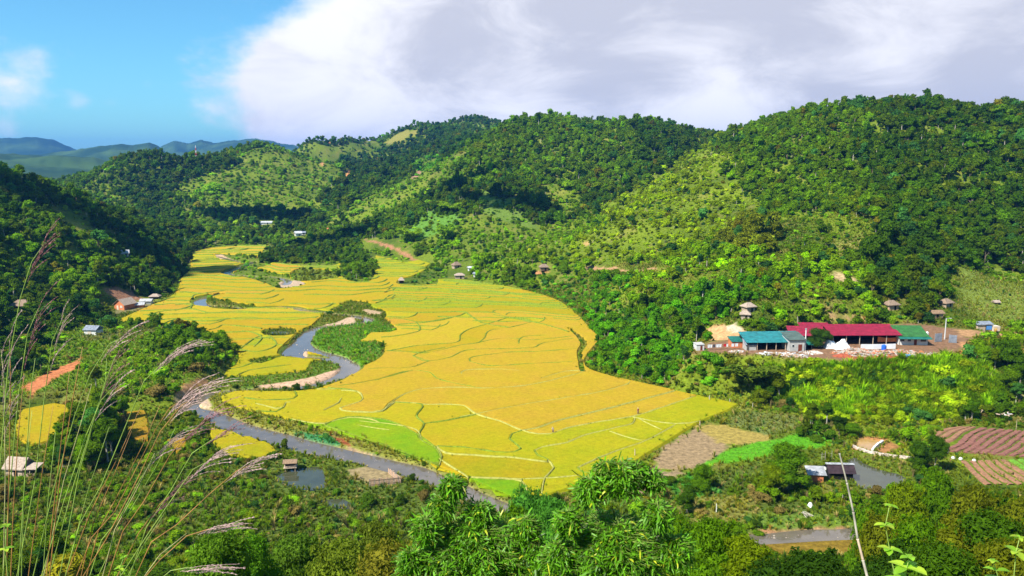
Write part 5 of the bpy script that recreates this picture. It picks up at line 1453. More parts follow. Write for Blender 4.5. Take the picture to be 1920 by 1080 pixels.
def slab(P, th, mat, name, par):
    """a sheet given by four corners, with thickness"""
    mb = MB(); P = [Vector(p) for p in P]; n = (P[1] - P[0]).cross(P[3] - P[0]).normalized() * th
    V = [tuple(p) for p in P] + [tuple(p - n) for p in P]
    mb.add(V, [(0, 1, 2, 3), (7, 6, 5, 4), (0, 4, 5, 1), (1, 5, 6, 2), (2, 6, 7, 3), (3, 7, 4, 0)])
    return mb.build(name, mat, par)
def boxp(name, c, size, mat, par, rz=0.0):
    mb = MB(); mb.box(c, size, rz); return mb.build(name, mat, par)
def shed(name, label, cat, px, py, w, d, hf, hb, roof_m, wall_m, yaw=0.0, z0=10.0, pos=None, gable=False, over=.4, walls='all', posts=0, door=None, windows=(), group=None, wallh=None, wallm2=None):
    """local axes: x along the front, y towards the back; the front faces the viewpoint"""
    if pos is None: x, y = fl(px, py, z0); pos = (x, y, z0)
    t = thing(name, label, cat, pos, yaw, group)
    hw = w / 2
    if walls == 'all':
        mb = MB()
        if gable:  # ridge along x
            hr = hb
            mb.add([(-hw, 0, -.3), (hw, 0, -.3), (hw, d, -.3), (-hw, d, -.3), (-hw, 0, hf), (hw, 0, hf), (hw, d, hf), (-hw, d, hf), (-hw, d / 2, hr), (hw, d / 2, hr)],
                   [(0, 1, 5, 4), (1, 2, 6, 9, 5), (2, 3, 7, 6), (3, 0, 4, 8, 7), (4, 5, 9, 8), (8, 9, 6, 7)])
        else:
            mb.add([(-hw, 0, -.3), (hw, 0, -.3), (hw, d, -.3), (-hw, d, -.3), (-hw, 0, hf), (hw, 0, hf), (hw, d, hb), (-hw, d, hb)],
                   [(0, 1, 5, 4), (1, 2, 6, 5), (2, 3, 7, 6), (3, 0, 4, 7), (4, 5, 6, 7)])
        mb.build('wall', wall_m, t)
    elif walls == 'back':
        boxp('wall', (0, d - .08, -.2), (w, .15, hb + .1), wall_m, t)
        for s in (-1, 1):
            mb = MB(); X = s * (hw - .06)
            mb.add([(X - .06, 0, -.2), (X + .06, 0, -.2), (X + .06, d - .16, -.2), (X - .06, d - .16, -.2), (X - .06, 0, hf - .05), (X + .06, 0, hf - .05), (X + .06, d - .16, hb - .1), (X - .06, d - .16, hb - .1)],
                   [(0, 1, 5, 4), (1, 2, 6, 5), (2, 3, 7, 6), (3, 0, 4, 7), (4, 5, 6, 7)]); mb.build('wall', wall_m, t)
    o = over
    if gable:
        hr = hb; sl = (hr - hf) / (d / 2)
        slab([(-hw - o, -o, hf - sl * o + .05), (hw + o, -o, hf - sl * o + .05), (hw + o, d / 2, hr + .05), (-hw - o, d / 2, hr + .05)], .06, roof_m, 'roof', t)
        slab([(-hw - o, d / 2 + .01, hr + .04), (hw + o, d / 2 + .01, hr + .04), (hw + o, d + o, hf - sl * o + .04), (-hw - o, d + o, hf - sl * o + .04)], .06, roof_m, 'roof', t)
    else:
        sl = (hb - hf) / d
        slab([(-hw - o, -o, hf - sl * o + .06), (hw + o, -o, hf - sl * o + .06), (hw + o, d + o, hb + sl * o + .06), (-hw - o, d + o, hb + sl * o + .06)], .07, roof_m, 'roof', t)
    for i in range(posts):
        X = -hw + .1 + (w - .2) * i / (posts - 1)
        boxp('post', (X, .1, -.3), (.16, .16, hf + .25), M_WOODP if wall_m is M_DARK else M_WOOD, t)
    if door:
        dx, dw, dh = door; boxp('door', (dx, -.03, 0), (dw, .06, dh), M_DOOR, t)
    for wx, wz, ww, wh in windows:
        f = boxp('window', (wx, -.03, wz), (ww, .06, wh), M_WHITE if wall_m is not M_WHITE else M_CONC, t)
        boxp('pane', (wx, -.075, wz + .08), (ww - .16, .03, wh - .16), M_GLASS, f)
    return t
# village compound
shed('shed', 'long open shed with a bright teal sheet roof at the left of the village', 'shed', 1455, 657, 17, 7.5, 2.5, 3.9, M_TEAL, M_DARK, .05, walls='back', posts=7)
t = shed('shed', 'low dark lean-to with a rusty wall joined to the left end of the teal roof', 'shed', 1386, 652, 4.2, 4, 1.9, 2.5, M_TEALD, M_ORW, .05, walls='all', over=.3)
t = shed('shed', 'small grey zinc lean-to tucked under the front corner of the teal roof', 'shed', 1408, 657, 3.0, 3, 1.7, 2.7, M_ZINC, M_CONC, .05, over=.25)
t = shed('concrete_building', 'grey concrete block with a grey-green roof and tall white chimney', 'building', 1494, 659, 4.4, 6, 3.6, 4.4, M_GGREY, M_CONC, .05, door=(.9, 1.1, 2.1), windows=((-1.2, 1.3, .7, .8),), over=.5)
mb = MB(); mb.tube([(2.6, .5, -.3), (2.6, .5, 6.4)], [.2, .18], 8); mb.build('chimney', M_WHITE, t)
mb = MB(); mb.tube([(2.6, .5, 6.4), (2.6, .5, 6.7)], [.3, .3], 8); mb.build('cap', M_STEEL, [c for c in t.children if c.name.startswith('chimney')][0])
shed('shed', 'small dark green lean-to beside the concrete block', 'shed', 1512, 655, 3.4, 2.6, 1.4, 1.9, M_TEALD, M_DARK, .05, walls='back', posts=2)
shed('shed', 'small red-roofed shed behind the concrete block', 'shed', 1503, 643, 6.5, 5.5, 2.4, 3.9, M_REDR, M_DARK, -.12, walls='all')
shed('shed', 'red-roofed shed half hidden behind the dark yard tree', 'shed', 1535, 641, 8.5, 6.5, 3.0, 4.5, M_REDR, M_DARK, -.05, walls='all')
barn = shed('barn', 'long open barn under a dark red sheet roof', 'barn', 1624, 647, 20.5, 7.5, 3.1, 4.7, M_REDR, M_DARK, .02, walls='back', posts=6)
def drape(name, label, cat, p0, p1, h0, h1, mat, z0=10.0, folds=5, amp=.12, sag=.2, group=None, thick=.03):
    """a hanging or leaning sheet between two ground points"""
    x0, y0 = p0; x1, y1 = p1
    t_ = MB(); nx_, nz_ = 16, 5; L = math.hypot(x1 - x0, y1 - y0); ux, uy = (x1 - x0) / L, (y1 - y0) / L
    for side in (0, 1):
        for j in range(nz_):
            for i in range(nx_):
                f = i / (nx_ - 1); g = j / (nz_ - 1)
                k = math.sin(f * folds * 6.28) * amp * (1 - g * .5) + side * thick
                hh = h0 + (h1 - h0) * g - sag * math.sin(f * 3.14) * g
                t_.v.append((x0 + (x1 - x0) * f - uy * k, y0 + (y1 - y0) * f + ux * k, z0 + hh))
    def q(i, j, s): return s * nx_ * nz_ + j * nx_ + i
    for j in range(nz_ - 1):
        for i in range(nx_ - 1):
            t_.f.append((q(i, j, 0), q(i + 1, j, 0), q(i + 1, j + 1, 0), q(i, j + 1, 0))); t_.f.append((q(i, j + 1, 1), q(i + 1, j + 1, 1), q(i + 1, j, 1), q(i, j, 1)))
    for i in range(nx_ - 1):
        for j, _ in ((0, 0), (nz_ - 1, 1)): t_.f.append((q(i, j, 0), q(i + 1, j, 0), q(i + 1, j, 1), q(i, j, 1)))
    t_.mi = [0] * len(t_.f); t_.lv = [.5] * len(t_.f)
    return tag(t_.build(name, mat), label, cat, group)
bp_ = lambda px, py: fl(px, py, 10.0)
drape('tarpaulin', 'orange tarpaulin hanging under the right end of the red barn roof', 'tarp', bp_(1645, 645), bp_(1690, 644), .6, 2.3, M_OTARP, sag=.5)
drape('low_wall', 'long white covered wall in front of the red barn', 'wall', bp_(1614, 655), bp_(1679, 654), -.1, 1.5, M_TARP, folds=2, amp=.04, sag=.06, thick=.2)
hs = shed('house', 'white house with a green sheet roof and a teal awning', 'house', 1712, 647, 8.4, 6, 2.7, 4.6, M_GREENR, M_WHITE, -.06, gable=False, over=.35, door=(.6, .8, 2.0), windows=((-3.2, 1.1, 1.1, 1.1), (-1.2, 1.1, 1.0, 1.1), (2.9, 1.1, 1.7, 1.1)))
slab([(-4.6, -1.7, 2.2), (4.9, -1.7, 2.2), (4.9, -.05, 2.62), (-4.6, -.05, 2.62)], .06, M_TEALD, 'awning', hs)
# white plastic sheets thrown over heaps
for (a, b, c, d, lb) in ((1548, 654, 1569, 652, 'left half of the crumpled white sheets heaped in the yard'), (1567, 656, 1590, 652, 'right half of the crumpled white sheets heaped in the yard')):
    x0, y0 = bp_(a, b); x1, y1 = bp_(c, d); mb = MB(); rr_ = random.Random(a)
    n_ = 9; V = []
    for j in range(n_):
        for i in range(n_):
            f, g = i / (n_ - 1), j / (n_ - 1); h = 2.9 * (math.sin(f * 3.14) ** .6) * math.sin(min(1, g * 1.15) * 3.14) ** .5 * rr_.uniform(.75, 1.1) * (1.0 if (a == 1548) == (f < .5) else .8)
            V.append((x0 + (x1 - x0) * f + rr_.uniform(-.15, .15), y0 + g * 3.6 + rr_.uniform(-.1, .1), 10 + h))
    for j in range(n_ - 1):
        for i in range(n_ - 1): mb.f.append((j * n_ + i, j * n_ + i + 1, (j + 1) * n_ + i + 1, (j + 1) * n_ + i))
    mb.v = V; mb.mi = [0] * len(mb.f); mb.lv = [.5] * len(mb.f)
    tag(mb.build('plastic_sheet', M_TARP), lb, 'plastic sheet')
def tank(px, py, r, h, mat, label, cat='water tank', z0=10.0, name='water_tank', pos=None, lay=False):
    x, y = fl(px, py, z0) if pos is None else pos[:2]
    z0 = z0 if pos is None else pos[2]
    t = thing(name, label, cat, (x, y, z0), 0)
    mb = MB()
    if lay: mb.tube([(-h / 2, 0, r), (-h / 2 + .1, 0, r), (h / 2 - .1, 0, r), (h / 2, 0, r)], [r * .8, r, r, r * .8], 12)
    else: mb.tube([(0, 0, 0), (0, 0, h * .85), (0, 0, h)], [r, r, r * .55], 14)
    mb.build('body', mat, t, smooth=False)
    mb = MB()
    if lay: mb.tube([(h / 2 + .005, 0, r), (h / 2 + .08, 0, r)], [r * .9, r * .9], 12); mb.build('cap', M_ORP, t)
    else: mb.tube([(0, 0, h + .004), (0, 0, h + .12)], [r * .35, r * .3], 10); mb.build('lid', mat, t)
    return t
tank(1657, 656, .7, 1.5, M_BLUE, 'round blue water tank standing before the white covered wall')
tank(1697, 670, .45, 3.0, M_SKYB, 'light blue drum with an orange end lying at the yard edge', 'drum', name='drum', lay=True)
tank(1738, 629, .5, 1.2, M_WHITE, 'small white tank just right of the green-roofed house')
for px, py, w, h, yaw, lb in ((1759, 641, 2.6, 2.6, .3, 'grey metal sheet panel left of the tall yard pole'), (1786, 643, 2.1, 2.4, -.4, 'grey metal sheet panel right of the tall yard pole')):
    x, y = bp_(px, py); t = thing('sheet_panel', lb, 'panel', (x, y, 10), yaw)
    boxp('sheet', (0, 0, .05), (w, .05, h), M_ZINC, t)
    for s in (-1, 1): boxp('post', (s * w * .5, .06, -.3), (.07, .07, h + .5), M_STEEL, t)
x, y = bp_(1771, 636); t = thing('utility_pole', 'tall pale cement pole with a lamp at the edge of the village yard', 'pole', (x, y, 10), 0)
mb = MB(); mb.tube([(0, 0, -.5), (0, 0, 6.6)], [.2, .12], 8); mb.build('pole', M_CEMENT, t)
mb = MB(); mb.tube([(0, 0, 6.4), (.5, -.1, 6.7), (1.0, -.2, 6.7)], [.04, .04, .04], 5); a_ = mb.build('arm', M_STEEL, t)
mb = MB(); mb.box((1.2, -.2, 6.6), (.6, .2, .14)); mb.build('lamp', M_WHITE, a_)
# laundry
shed('hut', 'tiny white shed with a flat grey roof left of the laundry line', 'hut', 1313, 657, 2.4, 2.2, 1.7, 1.9, M_CONC, M_WHITE, .2, over=.15, door=(.3, .6, 1.4))
x0, y0 = bp_(1324, 657); x1, y1 = bp_(1386, 654); t = thing('clothesline', 'clothesline strung between posts left of the teal shed', 'clothesline', (x0, y0, 10), 0)
mb = MB(); dx_, dy_ = x1 - x0, y1 - y0
for f in (0, .5, 1): boxp('post', (dx_ * f, dy_ * f, -.3), (.08, .08, 2.1), M_WOOD, t)
mb.tube([(0, 0, 1.75), (dx_ * .25, dy_ * .25, 1.66), (dx_ * .5, dy_ * .5, 1.75), (dx_ * .75, dy_ * .75, 1.66), (dx_, dy_, 1.75)], [.012] * 5, 4); mb.build('line', M_STEEL, t)
for f0, f1, m, lb in ((.04, .18, M_TARP, 'white sheet nearest the tiny shed on the clothesline'), (.20, .27, M_GREYCL, 'dark garment between two white sheets on the clothesline'), (.29, .46, M_TARP, 'wide white sheet in the middle of the clothesline'), (.52, .60, M_REDCL, 'red garment on the clothesline'),
                      (.61, .66, M_TARP, 'small white shirt just right of the red garment'), (.76, .84, M_TARP, 'white garment on the right half of the clothesline'), (.87, .96, M_TARP, 'white garment at the right end of the clothesline')):
    mb = MB(); n_ = 7; h = .95 if m is not M_REDCL else .8
    for j in (0, 1):
        for i in range(n_):
            f = f0 + (f1 - f0) * i / (n_ - 1); k = .05 * math.sin(i * 2.1)
            mb.v.append((x0 + dx_ * f, y0 + dy_ * f + k * (1 - j), 10 + 1.70 - h * (1 - j)))
    for i in range(n_ - 1): mb.f.append((i, i + 1, n_ + i + 1, n_ + i))
    mb.mi = [0] * len(mb.f); mb.lv = [.5] * len(mb.f)
    o = mb.build('garment', m); sm = o.modifiers.new('thick', 'SOLIDIFY'); sm.thickness = .02
    tag(o, lb, 'laundry', 'laundry on the line')
# rubble, planks and soil in the yard
def rubble(name, label, spots, n, mats, seed, z0=10.0, size=(.25, 1.6), kind='stuff'):
    r = random.Random(seed); mb = MB()
    for i in range(n):
        (px, py, rad) = spots[i % len(spots)]; x, y = fl(px, py, z0)
        a = r.uniform(0, 6.28); q = rad * math.sqrt(r.random()); L = r.uniform(*size)
        mb.box((x + math.cos(a) * q, y + math.sin(a) * q * .6, z0 + r.uniform(-.05, .5) * (1 - q / rad)), (L, r.uniform(.08, .4), r.uniform(.06, .3)), r.uniform(0, 3.14), r.randrange(len(mats)))
    return tag(mb.build(name, mats), label, kind=kind)
rubble('building_rubble', 'boards, bricks and litter strewn in front of the red barn', [(1600, 656, 3.5), (1580, 662, 3.5), (1640, 660, 4), (1690, 660, 4), (1730, 664, 5), (1760, 668, 3), (1660, 662, 6), (1615, 664, 5)], 700, [M_WOODP, M_PINK, M_WOOD, M_STONE, M_CONC, M_ORW], 3)
rubble('building_rubble', 'rubble and broken boards below the teal shed', [(1440, 664, 3), (1470, 664, 3), (1495, 668, 3), (1520, 662, 3), (1380, 660, 2)], 260, [M_WOODP, M_PINK, M_STONE, M_CONC, M_TARP], 4)
rubble('building_rubble', 'scattered boards on the bare plot right of the village', [(1830, 770, 2.5), (1880, 777, 2)], 26, [M_TARP, M_WOODP], 5, z0=1.5, size=(.8, 3))
def mound(px, py, rx, ry, h, mat, label, name='earth_mound', z0=10.0, seed=1, cat='mound'):
    x, y = fl(px, py, z0); mb = MB(); r = random.Random(seed); n_, m_ = 18, 6
    V = [(0, 0, h)]
    for j in range(1, m_ + 1):
        f = j / m_
        for i in range(n_):
            a = 6.283 * i / n_; k = 1 + r.uniform(-.08, .08)
            V.append((math.cos(a) * rx * f * k, math.sin(a) * ry * f * k, h * (math.cos(f * 3.14) * .5 + .5) * (1 + r.uniform(-.1, .1)) - (.3 if j == m_ else 0)))
    Fs = [(0, 1 + i, 1 + (i + 1) % n_) for i in range(n_)]
    for j in range(m_ - 1):
        for i in range(n_): Fs.append((1 + j * n_ + i, 1 + (j + 1) * n_ + i, 1 + (j + 1) * n_ + (i + 1) % n_, 1 + j * n_ + (i + 1) % n_))
    mb.add(V, Fs)
    return tag(mb.build(name, mat, loc=(x, y, z0)), label, cat)
mound(1650, 675, 7.5, 3.0, 1.0, M_SOIL, 'long heap of dark red soil at the front edge of the village yard')
mound(1580, 668, 3.5, 2.2, .8, M_SOIL, 'small heap of red soil left of the long red heap', seed=2)
mound(1530, 662, 2.5, 1.6, .7, M_STONE, 'small pale heap of broken stone beside the concrete block', seed=3, cat='mound')

# huts
def hut(px, py, w, d, hf, hr, label, roof=M_THATCH, wall=M_WOVEN, yaw=0.0, stilts=0.0, name='thatched_hut', cat='hut', hip=True, over=.5, door=True, ymin=60, group=None):
    if ymin > 230 and w < 8: w, d, hr = w * .78, d * .78, hf + (hr - hf) * .78
    x, y, z = hit(px, py, ymin)
    t = thing(name, label, cat, (x, y, z), yaw, group); hw = w / 2; s = stilts
    mb = MB(); mb.add([(-hw, 0, s - .25 * (s == 0)), (hw, 0, s - .25 * (s == 0)), (hw, d, s - .25 * (s == 0)), (-hw, d, s - .25 * (s == 0)), (-hw, 0, s + hf), (hw, 0, s + hf), (hw, d, s + hf), (-hw, d, s + hf)] + ([] if hip else [(-hw, d / 2, s + hr - .05), (hw, d / 2, s + hr - .05)]),
           [(0, 1, 5, 4), (2, 3, 7, 6), (3, 2, 1, 0)] + ([(1, 2, 6, 5), (3, 0, 4, 7)] if hip else [(1, 2, 6, 9, 5), (3, 0, 4, 8, 7)])); mb.build('wall', wall, t)
    o = over; sl = (hr - hf) / (d / 2); e = s + hf - sl * o * .6; rx = hw * (.45 if hip else 1) + (0 if hip else o)
    mb = MB(); E = [(-hw - o, -o, e), (hw + o, -o, e), (hw + o, d + o, e), (-hw - o, d + o, e), (-rx, d / 2, s + hr), (rx, d / 2, s + hr)]
    V = E + [(a, b, c + .22) for a, b, c in E]
    mb.add(V, [(6, 7, 11, 10), (7, 8, 11), (8, 9, 10, 11), (9, 6, 10), (1, 0, 4, 5), (3, 2, 5, 4), (0, 1, 7, 6), (1, 2, 8, 7), (2, 3, 9, 8), (3, 0, 6, 9)] + ([(2, 1, 5), (0, 3, 4)] if hip else [(2, 1, 5), (0, 3, 4)]))
    mb.build('roof', roof, t)
    if door: boxp('door', (hw * .25, -.03, s), (min(.8, w * .25), .05, min(1.7, hf * .85)), M_DARK, t)
    if s:
        for a in (-1, 1):
            for b in (.1, d - .1): boxp('post', (a * (hw - .1), b, -.5), (.14, .14, s + .5), M_WOOD, t)
    return t
hut(1408, 586, 4.2, 3.6, 2.0, 3.3, 'pale thatched hut in the bushes above the laundry line', M_THATCHP, M_WOVEN, .4, ymin=240)
hut(1397, 598, 3.4, 3.0, 1.6, 2.6, 'pale ragged thatch shelter just below the hut in the bushes', M_THATCHP, M_THATCHP, -.3, ymin=240)
hut(1676, 582, 5.2, 4, 2.0, 3.5, 'brown thatched hut among trees behind the red barn', M_THATCH, M_PINK, .3, ymin=240)
hut(1780, 578, 5, 4, 2.0, 3.5, 'thatched hut half hidden in trees up right of the pole', M_THATCH, M_WOVEN, .5, ymin=240)
hut(1754, 598, 7, 4, 1.9, 2.8, 'long low hut with a brown roof behind the tall pole', M_WOOD, M_PINK, .1, ymin=240, hip=False)
t = hut(1846, 620, 5.2, 3.4, 2.1, 2.7, 'roadside hut with a pale tin roof and blue sheet', M_ZINC, M_WOODP, .15, ymin=220, hip=False, name='roadside_hut', over=.35)
boxp('blue_sheet', (1.5, -.12, .3), (2.0, .05, 1.4), M_SKYB, t); boxp('wall', (4.0, .4, -.2), (2.4, 2.2, 1.7), M_CREAM, t)
hut(1870, 572, 2.6, 2.2, 1.0, 1.8, 'small grey shed alone in the grassy clearing', M_THATCHP, M_DARK, .1, ymin=240, hip=False, over=.3, door=False, name='field_shed', cat='shed')
hut(862, 523, 6.4, 4, 2.0, 3.2, 'lower hut of the hamlet with a pale pink thatched roof', M_THATCHP, M_WOVEN, .1, ymin=300)
hut(858, 503, 5.5, 4, 2.0, 4.0, 'upper hut of the hamlet with a steep brown thatched roof', M_THATCH, M_WOVEN, .6, ymin=300)
hut(884, 508, 4, 3, 1.8, 2.6, 'small white-walled hut right of the steep brown roof', M_WSHEET, M_WHITE, .3, ymin=300, hip=False)
hut(892, 519, 3.4, 3, 1.8, 2.4, 'tiny pale hut at the right end of the hamlet', M_ZINC, M_WHITE, -.3, ymin=300, hip=False)
hut(1021, 510, 5.2, 4, 1.9, 3.6, 'brown thatched hut on stilts beside the red path on the mid slope', M_THATCH, M_WOOD, .2, stilts=.8, ymin=300)
hut(753, 531, 3.0, 2.6, 1.7, 3.2, 'small field hut at the edge of the rice terraces', M_THATCHP, M_DARK, .2, ymin=300)
hut(499, 421, 10, 5, 1.8, 2.8, 'long white-roofed building in the far cloud shadow', M_WSHEET, M_WHITE, .1, name='farm_building', cat='building', ymin=500, hip=False)
hut(560, 443, 6.5, 5, 2.6, 4.4, 'far white house by the end of the valley', M_WSHEET, M_WHITE, .5, name='white_house', cat='house', ymin=500, hip=False)
hut(569, 441, 4, 4, 2.2, 3.2, 'small pale outbuilding just right of the far white house', M_ZINC, M_WHITE, .2, ymin=500, hip=False, name='outbuilding', cat='shed')
hut(615, 436, 5, 4, 2, 4.2, 'far hut with an orange earth-coloured roof', M_ORW, M_ORW, .3, ymin=500)
# orange farmhouse, gable towards the viewpoint
x, y, z = hit(224, 581, 200); t = thing('farmhouse', 'orange-walled farmhouse with a white gable roof at the foot of the left wood', 'house', (x, y, z), -.35)
w, d, hf, hr = 5.6, 6.5, 2.6, 4.6
mb = MB(); mb.add([(-w / 2, 0, -.3), (w / 2, 0, -.3), (w / 2, d, -.3), (-w / 2, d, -.3), (-w / 2, 0, hf), (w / 2, 0, hf), (w / 2, d, hf), (-w / 2, d, hf), (0, 0, hr), (0, d, hr)], [(0, 1, 5, 8, 4), (1, 2, 6, 5), (2, 3, 7, 9, 6), (3, 0, 4, 7)]); mb.build('wall', M_ORW, t)
for s in (-1, 1):
    P = [(s * (w / 2 + .6), -.5, hf - .38), (0, -.5, hr + .06 + .01 * s), (0, d + .5, hr + .06 + .01 * s), (s * (w / 2 + .6), d + .5, hf - .38)]
    slab(P if s < 0 else P[::-1], .08, M_THATCHP, 'roof', t)
boxp('door', (-.9, -.03, 0), (1.0, .06, 1.9), M_CREAM, t); f = boxp('window', (1.2, -.03, .9), (1.3, .06, 1.0), M_WHITE, t); boxp('pane', (1.2, -.075, 1.0), (1.1, .03, .8), M_CREAM, f)
hut(260, 577, 4, 3, 1.3, 2.0, 'low shed with a rusty wall right of the orange farmhouse', M_WSHEET, M_ORW, .2, ymin=200, hip=False, name='farm_shed', cat='shed', door=False)
hut(273, 570, 4.6, 3.2, 1.3, 2.0, 'low shed with a bright white roof right of the farmhouse', M_WSHEET, M_WHITE, .1, ymin=200, hip=False, name='farm_shed', cat='shed', door=False)
hut(289, 561, 4, 3, 1.3, 2.2, 'small open shelter at the rice edge, farthest right of the farm sheds', M_THATCHP, M_DARK, .1, ymin=200, name='shelter', cat='shed', door=False)
t = hut(169, 628, 4.6, 4.0, 1.8, 2.9, 'white hut with a zinc roof alone on the low grassy spur', M_ZINC, M_WHITE, -.12, ymin=200, hip=False, name='white_hut', over=.35, door=False)
boxp('door', (-.2, -.03, 0), (1.4, .05, 1.4), M_CREAM, t)
hut(36, 581, 6.5, 5, 1.6, 3.4, 'hut with a broad pinkish thatched roof deep in the left wood', M_THATCH, M_DARK, .1, ymin=200)
hut(235, 480, 3.2, 3, 1.6, 3.0, 'little white hut high on the left hillside', M_WSHEET, M_CREAM, .4, ymin=200, hip=False)
# near left hut with lean-to
t = hut(26, 893, 4.0, 3.4, 1.7, 3.4, 'thatched hut with plank walls and an open lean-to among the left scrub', M_THATCHP, M_WOODP, -.15, ymin=100, hip=False, over=.4)
slab([(2.1, -.4, 1.7), (5.4, -.2, 1.9), (5.4, 2.2, 2.5), (2.1, 2.2, 2.3)], .12, M_THATCHP, 'lean_to_roof', t)
for a, b in ((2.3, 0), (3.8, 0), (5.2, 0), (5.2, 2)): boxp('post', (a, b, -.3), (.12, .12, 2.1), M_WOODP, t)
for i in range(9): boxp('plank', (2.5 + i * .3, .2, -.1), (.22, .05, .8 + .1 * (i % 3)), M_WOODP if i % 2 else M_PINK, t)
# stilt hut in the pond
x, y = fl(545, 879); t = thing('stilt_hut', 'small plank hut on stilts at the corner of the left fish pond', 'hut', (x, y, -.6), .15)
for a in (-1, 1):
    for b in (-.8, .8): boxp('post', (a, b, -.6), (.12, .12, 1.9), M_WOODP, t)
boxp('floor', (0, 0, 1.1), (2.7, 2.1, .1), M_WOODP, t); boxp('wall', (0, .75, 1.2), (2.2, .06, 1.1), M_PINK, t); boxp('wall', (-1.05, .1, 1.2), (.06, 1.2, 1.1), M_WOOD, t); boxp('post', (1.05, -.6, 1.2), (.1, .1, 1.1), M_WOODP, t)
slab([(-1.5, -1.2, 2.2), (1.5, -1.2, 2.2), (1.5, 0, 2.75), (-1.5, 0, 2.75)], .1, M_WOOD, 'roof', t); slab([(-1.5, .01, 2.74), (1.5, .01, 2.74), (1.5, 1.2, 2.2), (-1.5, 1.2, 2.2)], .1, M_WOOD, 'roof', t)
boxp('rail', (0, -1.0, 1.5), (2.5, .06, .06), M_WOODP, t)
# pond sheds on the right
x, y = fl(1531, 905); t = thing('pond_shed', 'small shed with a white ribbed roof and orange wall left of the pond', 'shed', (x, y, 0), -.1)
boxp('wall', (0, 1, -.2), (2.6, 2.2, 2.0), M_ORW, t); slab([(-1.9, -.4, 1.75), (1.9, -.4, 1.75), (1.9, 2.6, 2.6), (-1.9, 2.6, 2.6)], .06, M_WSHEET, 'roof', t)
x, y = fl(1578, 900); t = thing('pond_shed', 'dark-roofed shed with a white ridge strip beside the pond', 'shed', (x, y, 0), -.06)
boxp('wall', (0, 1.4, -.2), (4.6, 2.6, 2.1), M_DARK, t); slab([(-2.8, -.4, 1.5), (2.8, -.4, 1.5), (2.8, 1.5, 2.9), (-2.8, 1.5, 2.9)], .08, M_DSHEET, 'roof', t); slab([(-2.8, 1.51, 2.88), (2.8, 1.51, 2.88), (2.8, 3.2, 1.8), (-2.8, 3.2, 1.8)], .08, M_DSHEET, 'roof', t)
slab([(-2.9, 1.1, 2.93), (2.9, 1.1, 2.93), (2.9, 1.9, 3.0), (-2.9, 1.9, 3.0)], .08, M_WSHEET, 'ridge_cap', t)
tank(1548, 880, .4, .9, M_WHITE, 'small round white tank above the pond sheds', z0=1.0)
mound(1519, 950, .9, .6, .9, M_WHITE, 'white bundle lying in the bushes before the pond sheds', name='white_bundle', z0=0, cat='bundle')
# log pile
x, y = fl(1512, 968); t = thing('log_pile', 'small pile of pale dry logs on the grass above the stream', 'log pile', (x, y, 0), 0); rr_ = random.Random(4)
for i in range(9):
    mb = MB(); a = 2.0 + rr_.uniform(-.5, .5); L = rr_.uniform(.7, 1.1); cx_ = rr_.uniform(-.6, .6); z_ = .1 + .12 * (i % 4)
    mb.tube([(cx_ - math.cos(a) * L, -math.sin(a) * L, z_), (cx_ + math.cos(a) * L, math.sin(a) * L, z_ + .15)], [.08, .06], 6); mb.build('log', M_PALE, t)
# walls and fences
def strip_wall(pts, h, th, mat, name, label, cat, z0=0.0):
    P = smooth_line(fp(pts, z0), .8); V = []; n = len(P); r = random.Random(9)
    for i in range(n):
        a = P[max(i - 1, 0)]; b = P[min(i + 1, n - 1)]; d = np.array([b[0] - a[0], b[1] - a[1]]); d /= np.hypot(*d) + 1e-9; hh = h * r.uniform(.85, 1.12)
        for s, z in ((1, -.3), (.8, hh), (-.8, hh), (-1, -.3)): V.append((P[i][0] - d[1] * th * s, P[i][1] + d[0] * th * s, z0 + z))
    mb = MB(); Fs = [(0, 1, 2, 3)]
    for i in range(n - 1):
        for k in range(3): Fs.append((4 * i + k, 4 * i + 4 + k, 4 * i + 5 + k, 4 * i + k + 1))
    m = 4 * (n - 1); Fs.append((m + 3, m + 2, m + 1, m)); mb.add(V, Fs)
    return tag(mb.build(name, mat), label, cat)
strip_wall([(1598, 838), (1625, 848), (1660, 855), (1700, 860), (1735, 866)], .55, .32, M_STONE, 'stone_wall', 'low pale stone wall between the muddy basin and the pond grass', 'wall')
strip_wall([(1635, 847), (1642, 838), (1655, 829)], .5, .3, M_WHITE, 'stone_wall', 'short white stone wall edging the right side of the muddy basin', 'wall')
def cane_fence(a, b, h, n, label):
    x0, y0 = fl(*a); x1, y1 = fl(*b); t = thing('cane_fence', label, 'fence', (x0, y0, 0), 0); r = random.Random(n); L = math.hypot(x1 - x0, y1 - y0); yaw = math.atan2(y1 - y0, x1 - x0)
    for i in range(n):
        f = (i + .5) / n; boxp('slat', ((x1 - x0) * f, (y1 - y0) * f, -.1), (L / n * .9, .05, h * r.uniform(.88, 1.1)), M_PINK if i % 3 else M_THATCHP, t, yaw)
    for zz in (.35, h * .8): 
        mb = MB(); mb.tube([(0, -.06, zz), (x1 - x0, y1 - y0 - .06, zz)], [.03, .03], 5); mb.build('rail', M_WOOD, t)
cane_fence((692, 912), (752, 906), 1.5, 20, 'front run of the dry cane fence round the riverside plot')
cane_fence((752, 906), (728, 887), 1.3, 14, 'right run of the dry cane fence round the riverside plot')
def field_post(px, py, h, label, w=.12, mat=M_WOODP):
    x, y, z = hit(px, py, 100); mb = MB(); mb.tube([(0, 0, -.3), (.03, 0, h * .5), (0, .02, h)], [w * .6, w * .5, w * .4], 6)
    tag(mb.build('wooden_post', mat, loc=(x, y, z)), label, 'post')
field_post(1330, 752, 1.6, 'left post of the three on the path edge behind the rice corner', .3, M_PALE)
field_post(1368, 756, 1.3, 'middle post of the three on the path edge behind the rice corner', .22, M_PALE)
field_post(1411, 764, 1.3, 'right post of the three on the path edge behind the rice corner', .2, M_PALE)
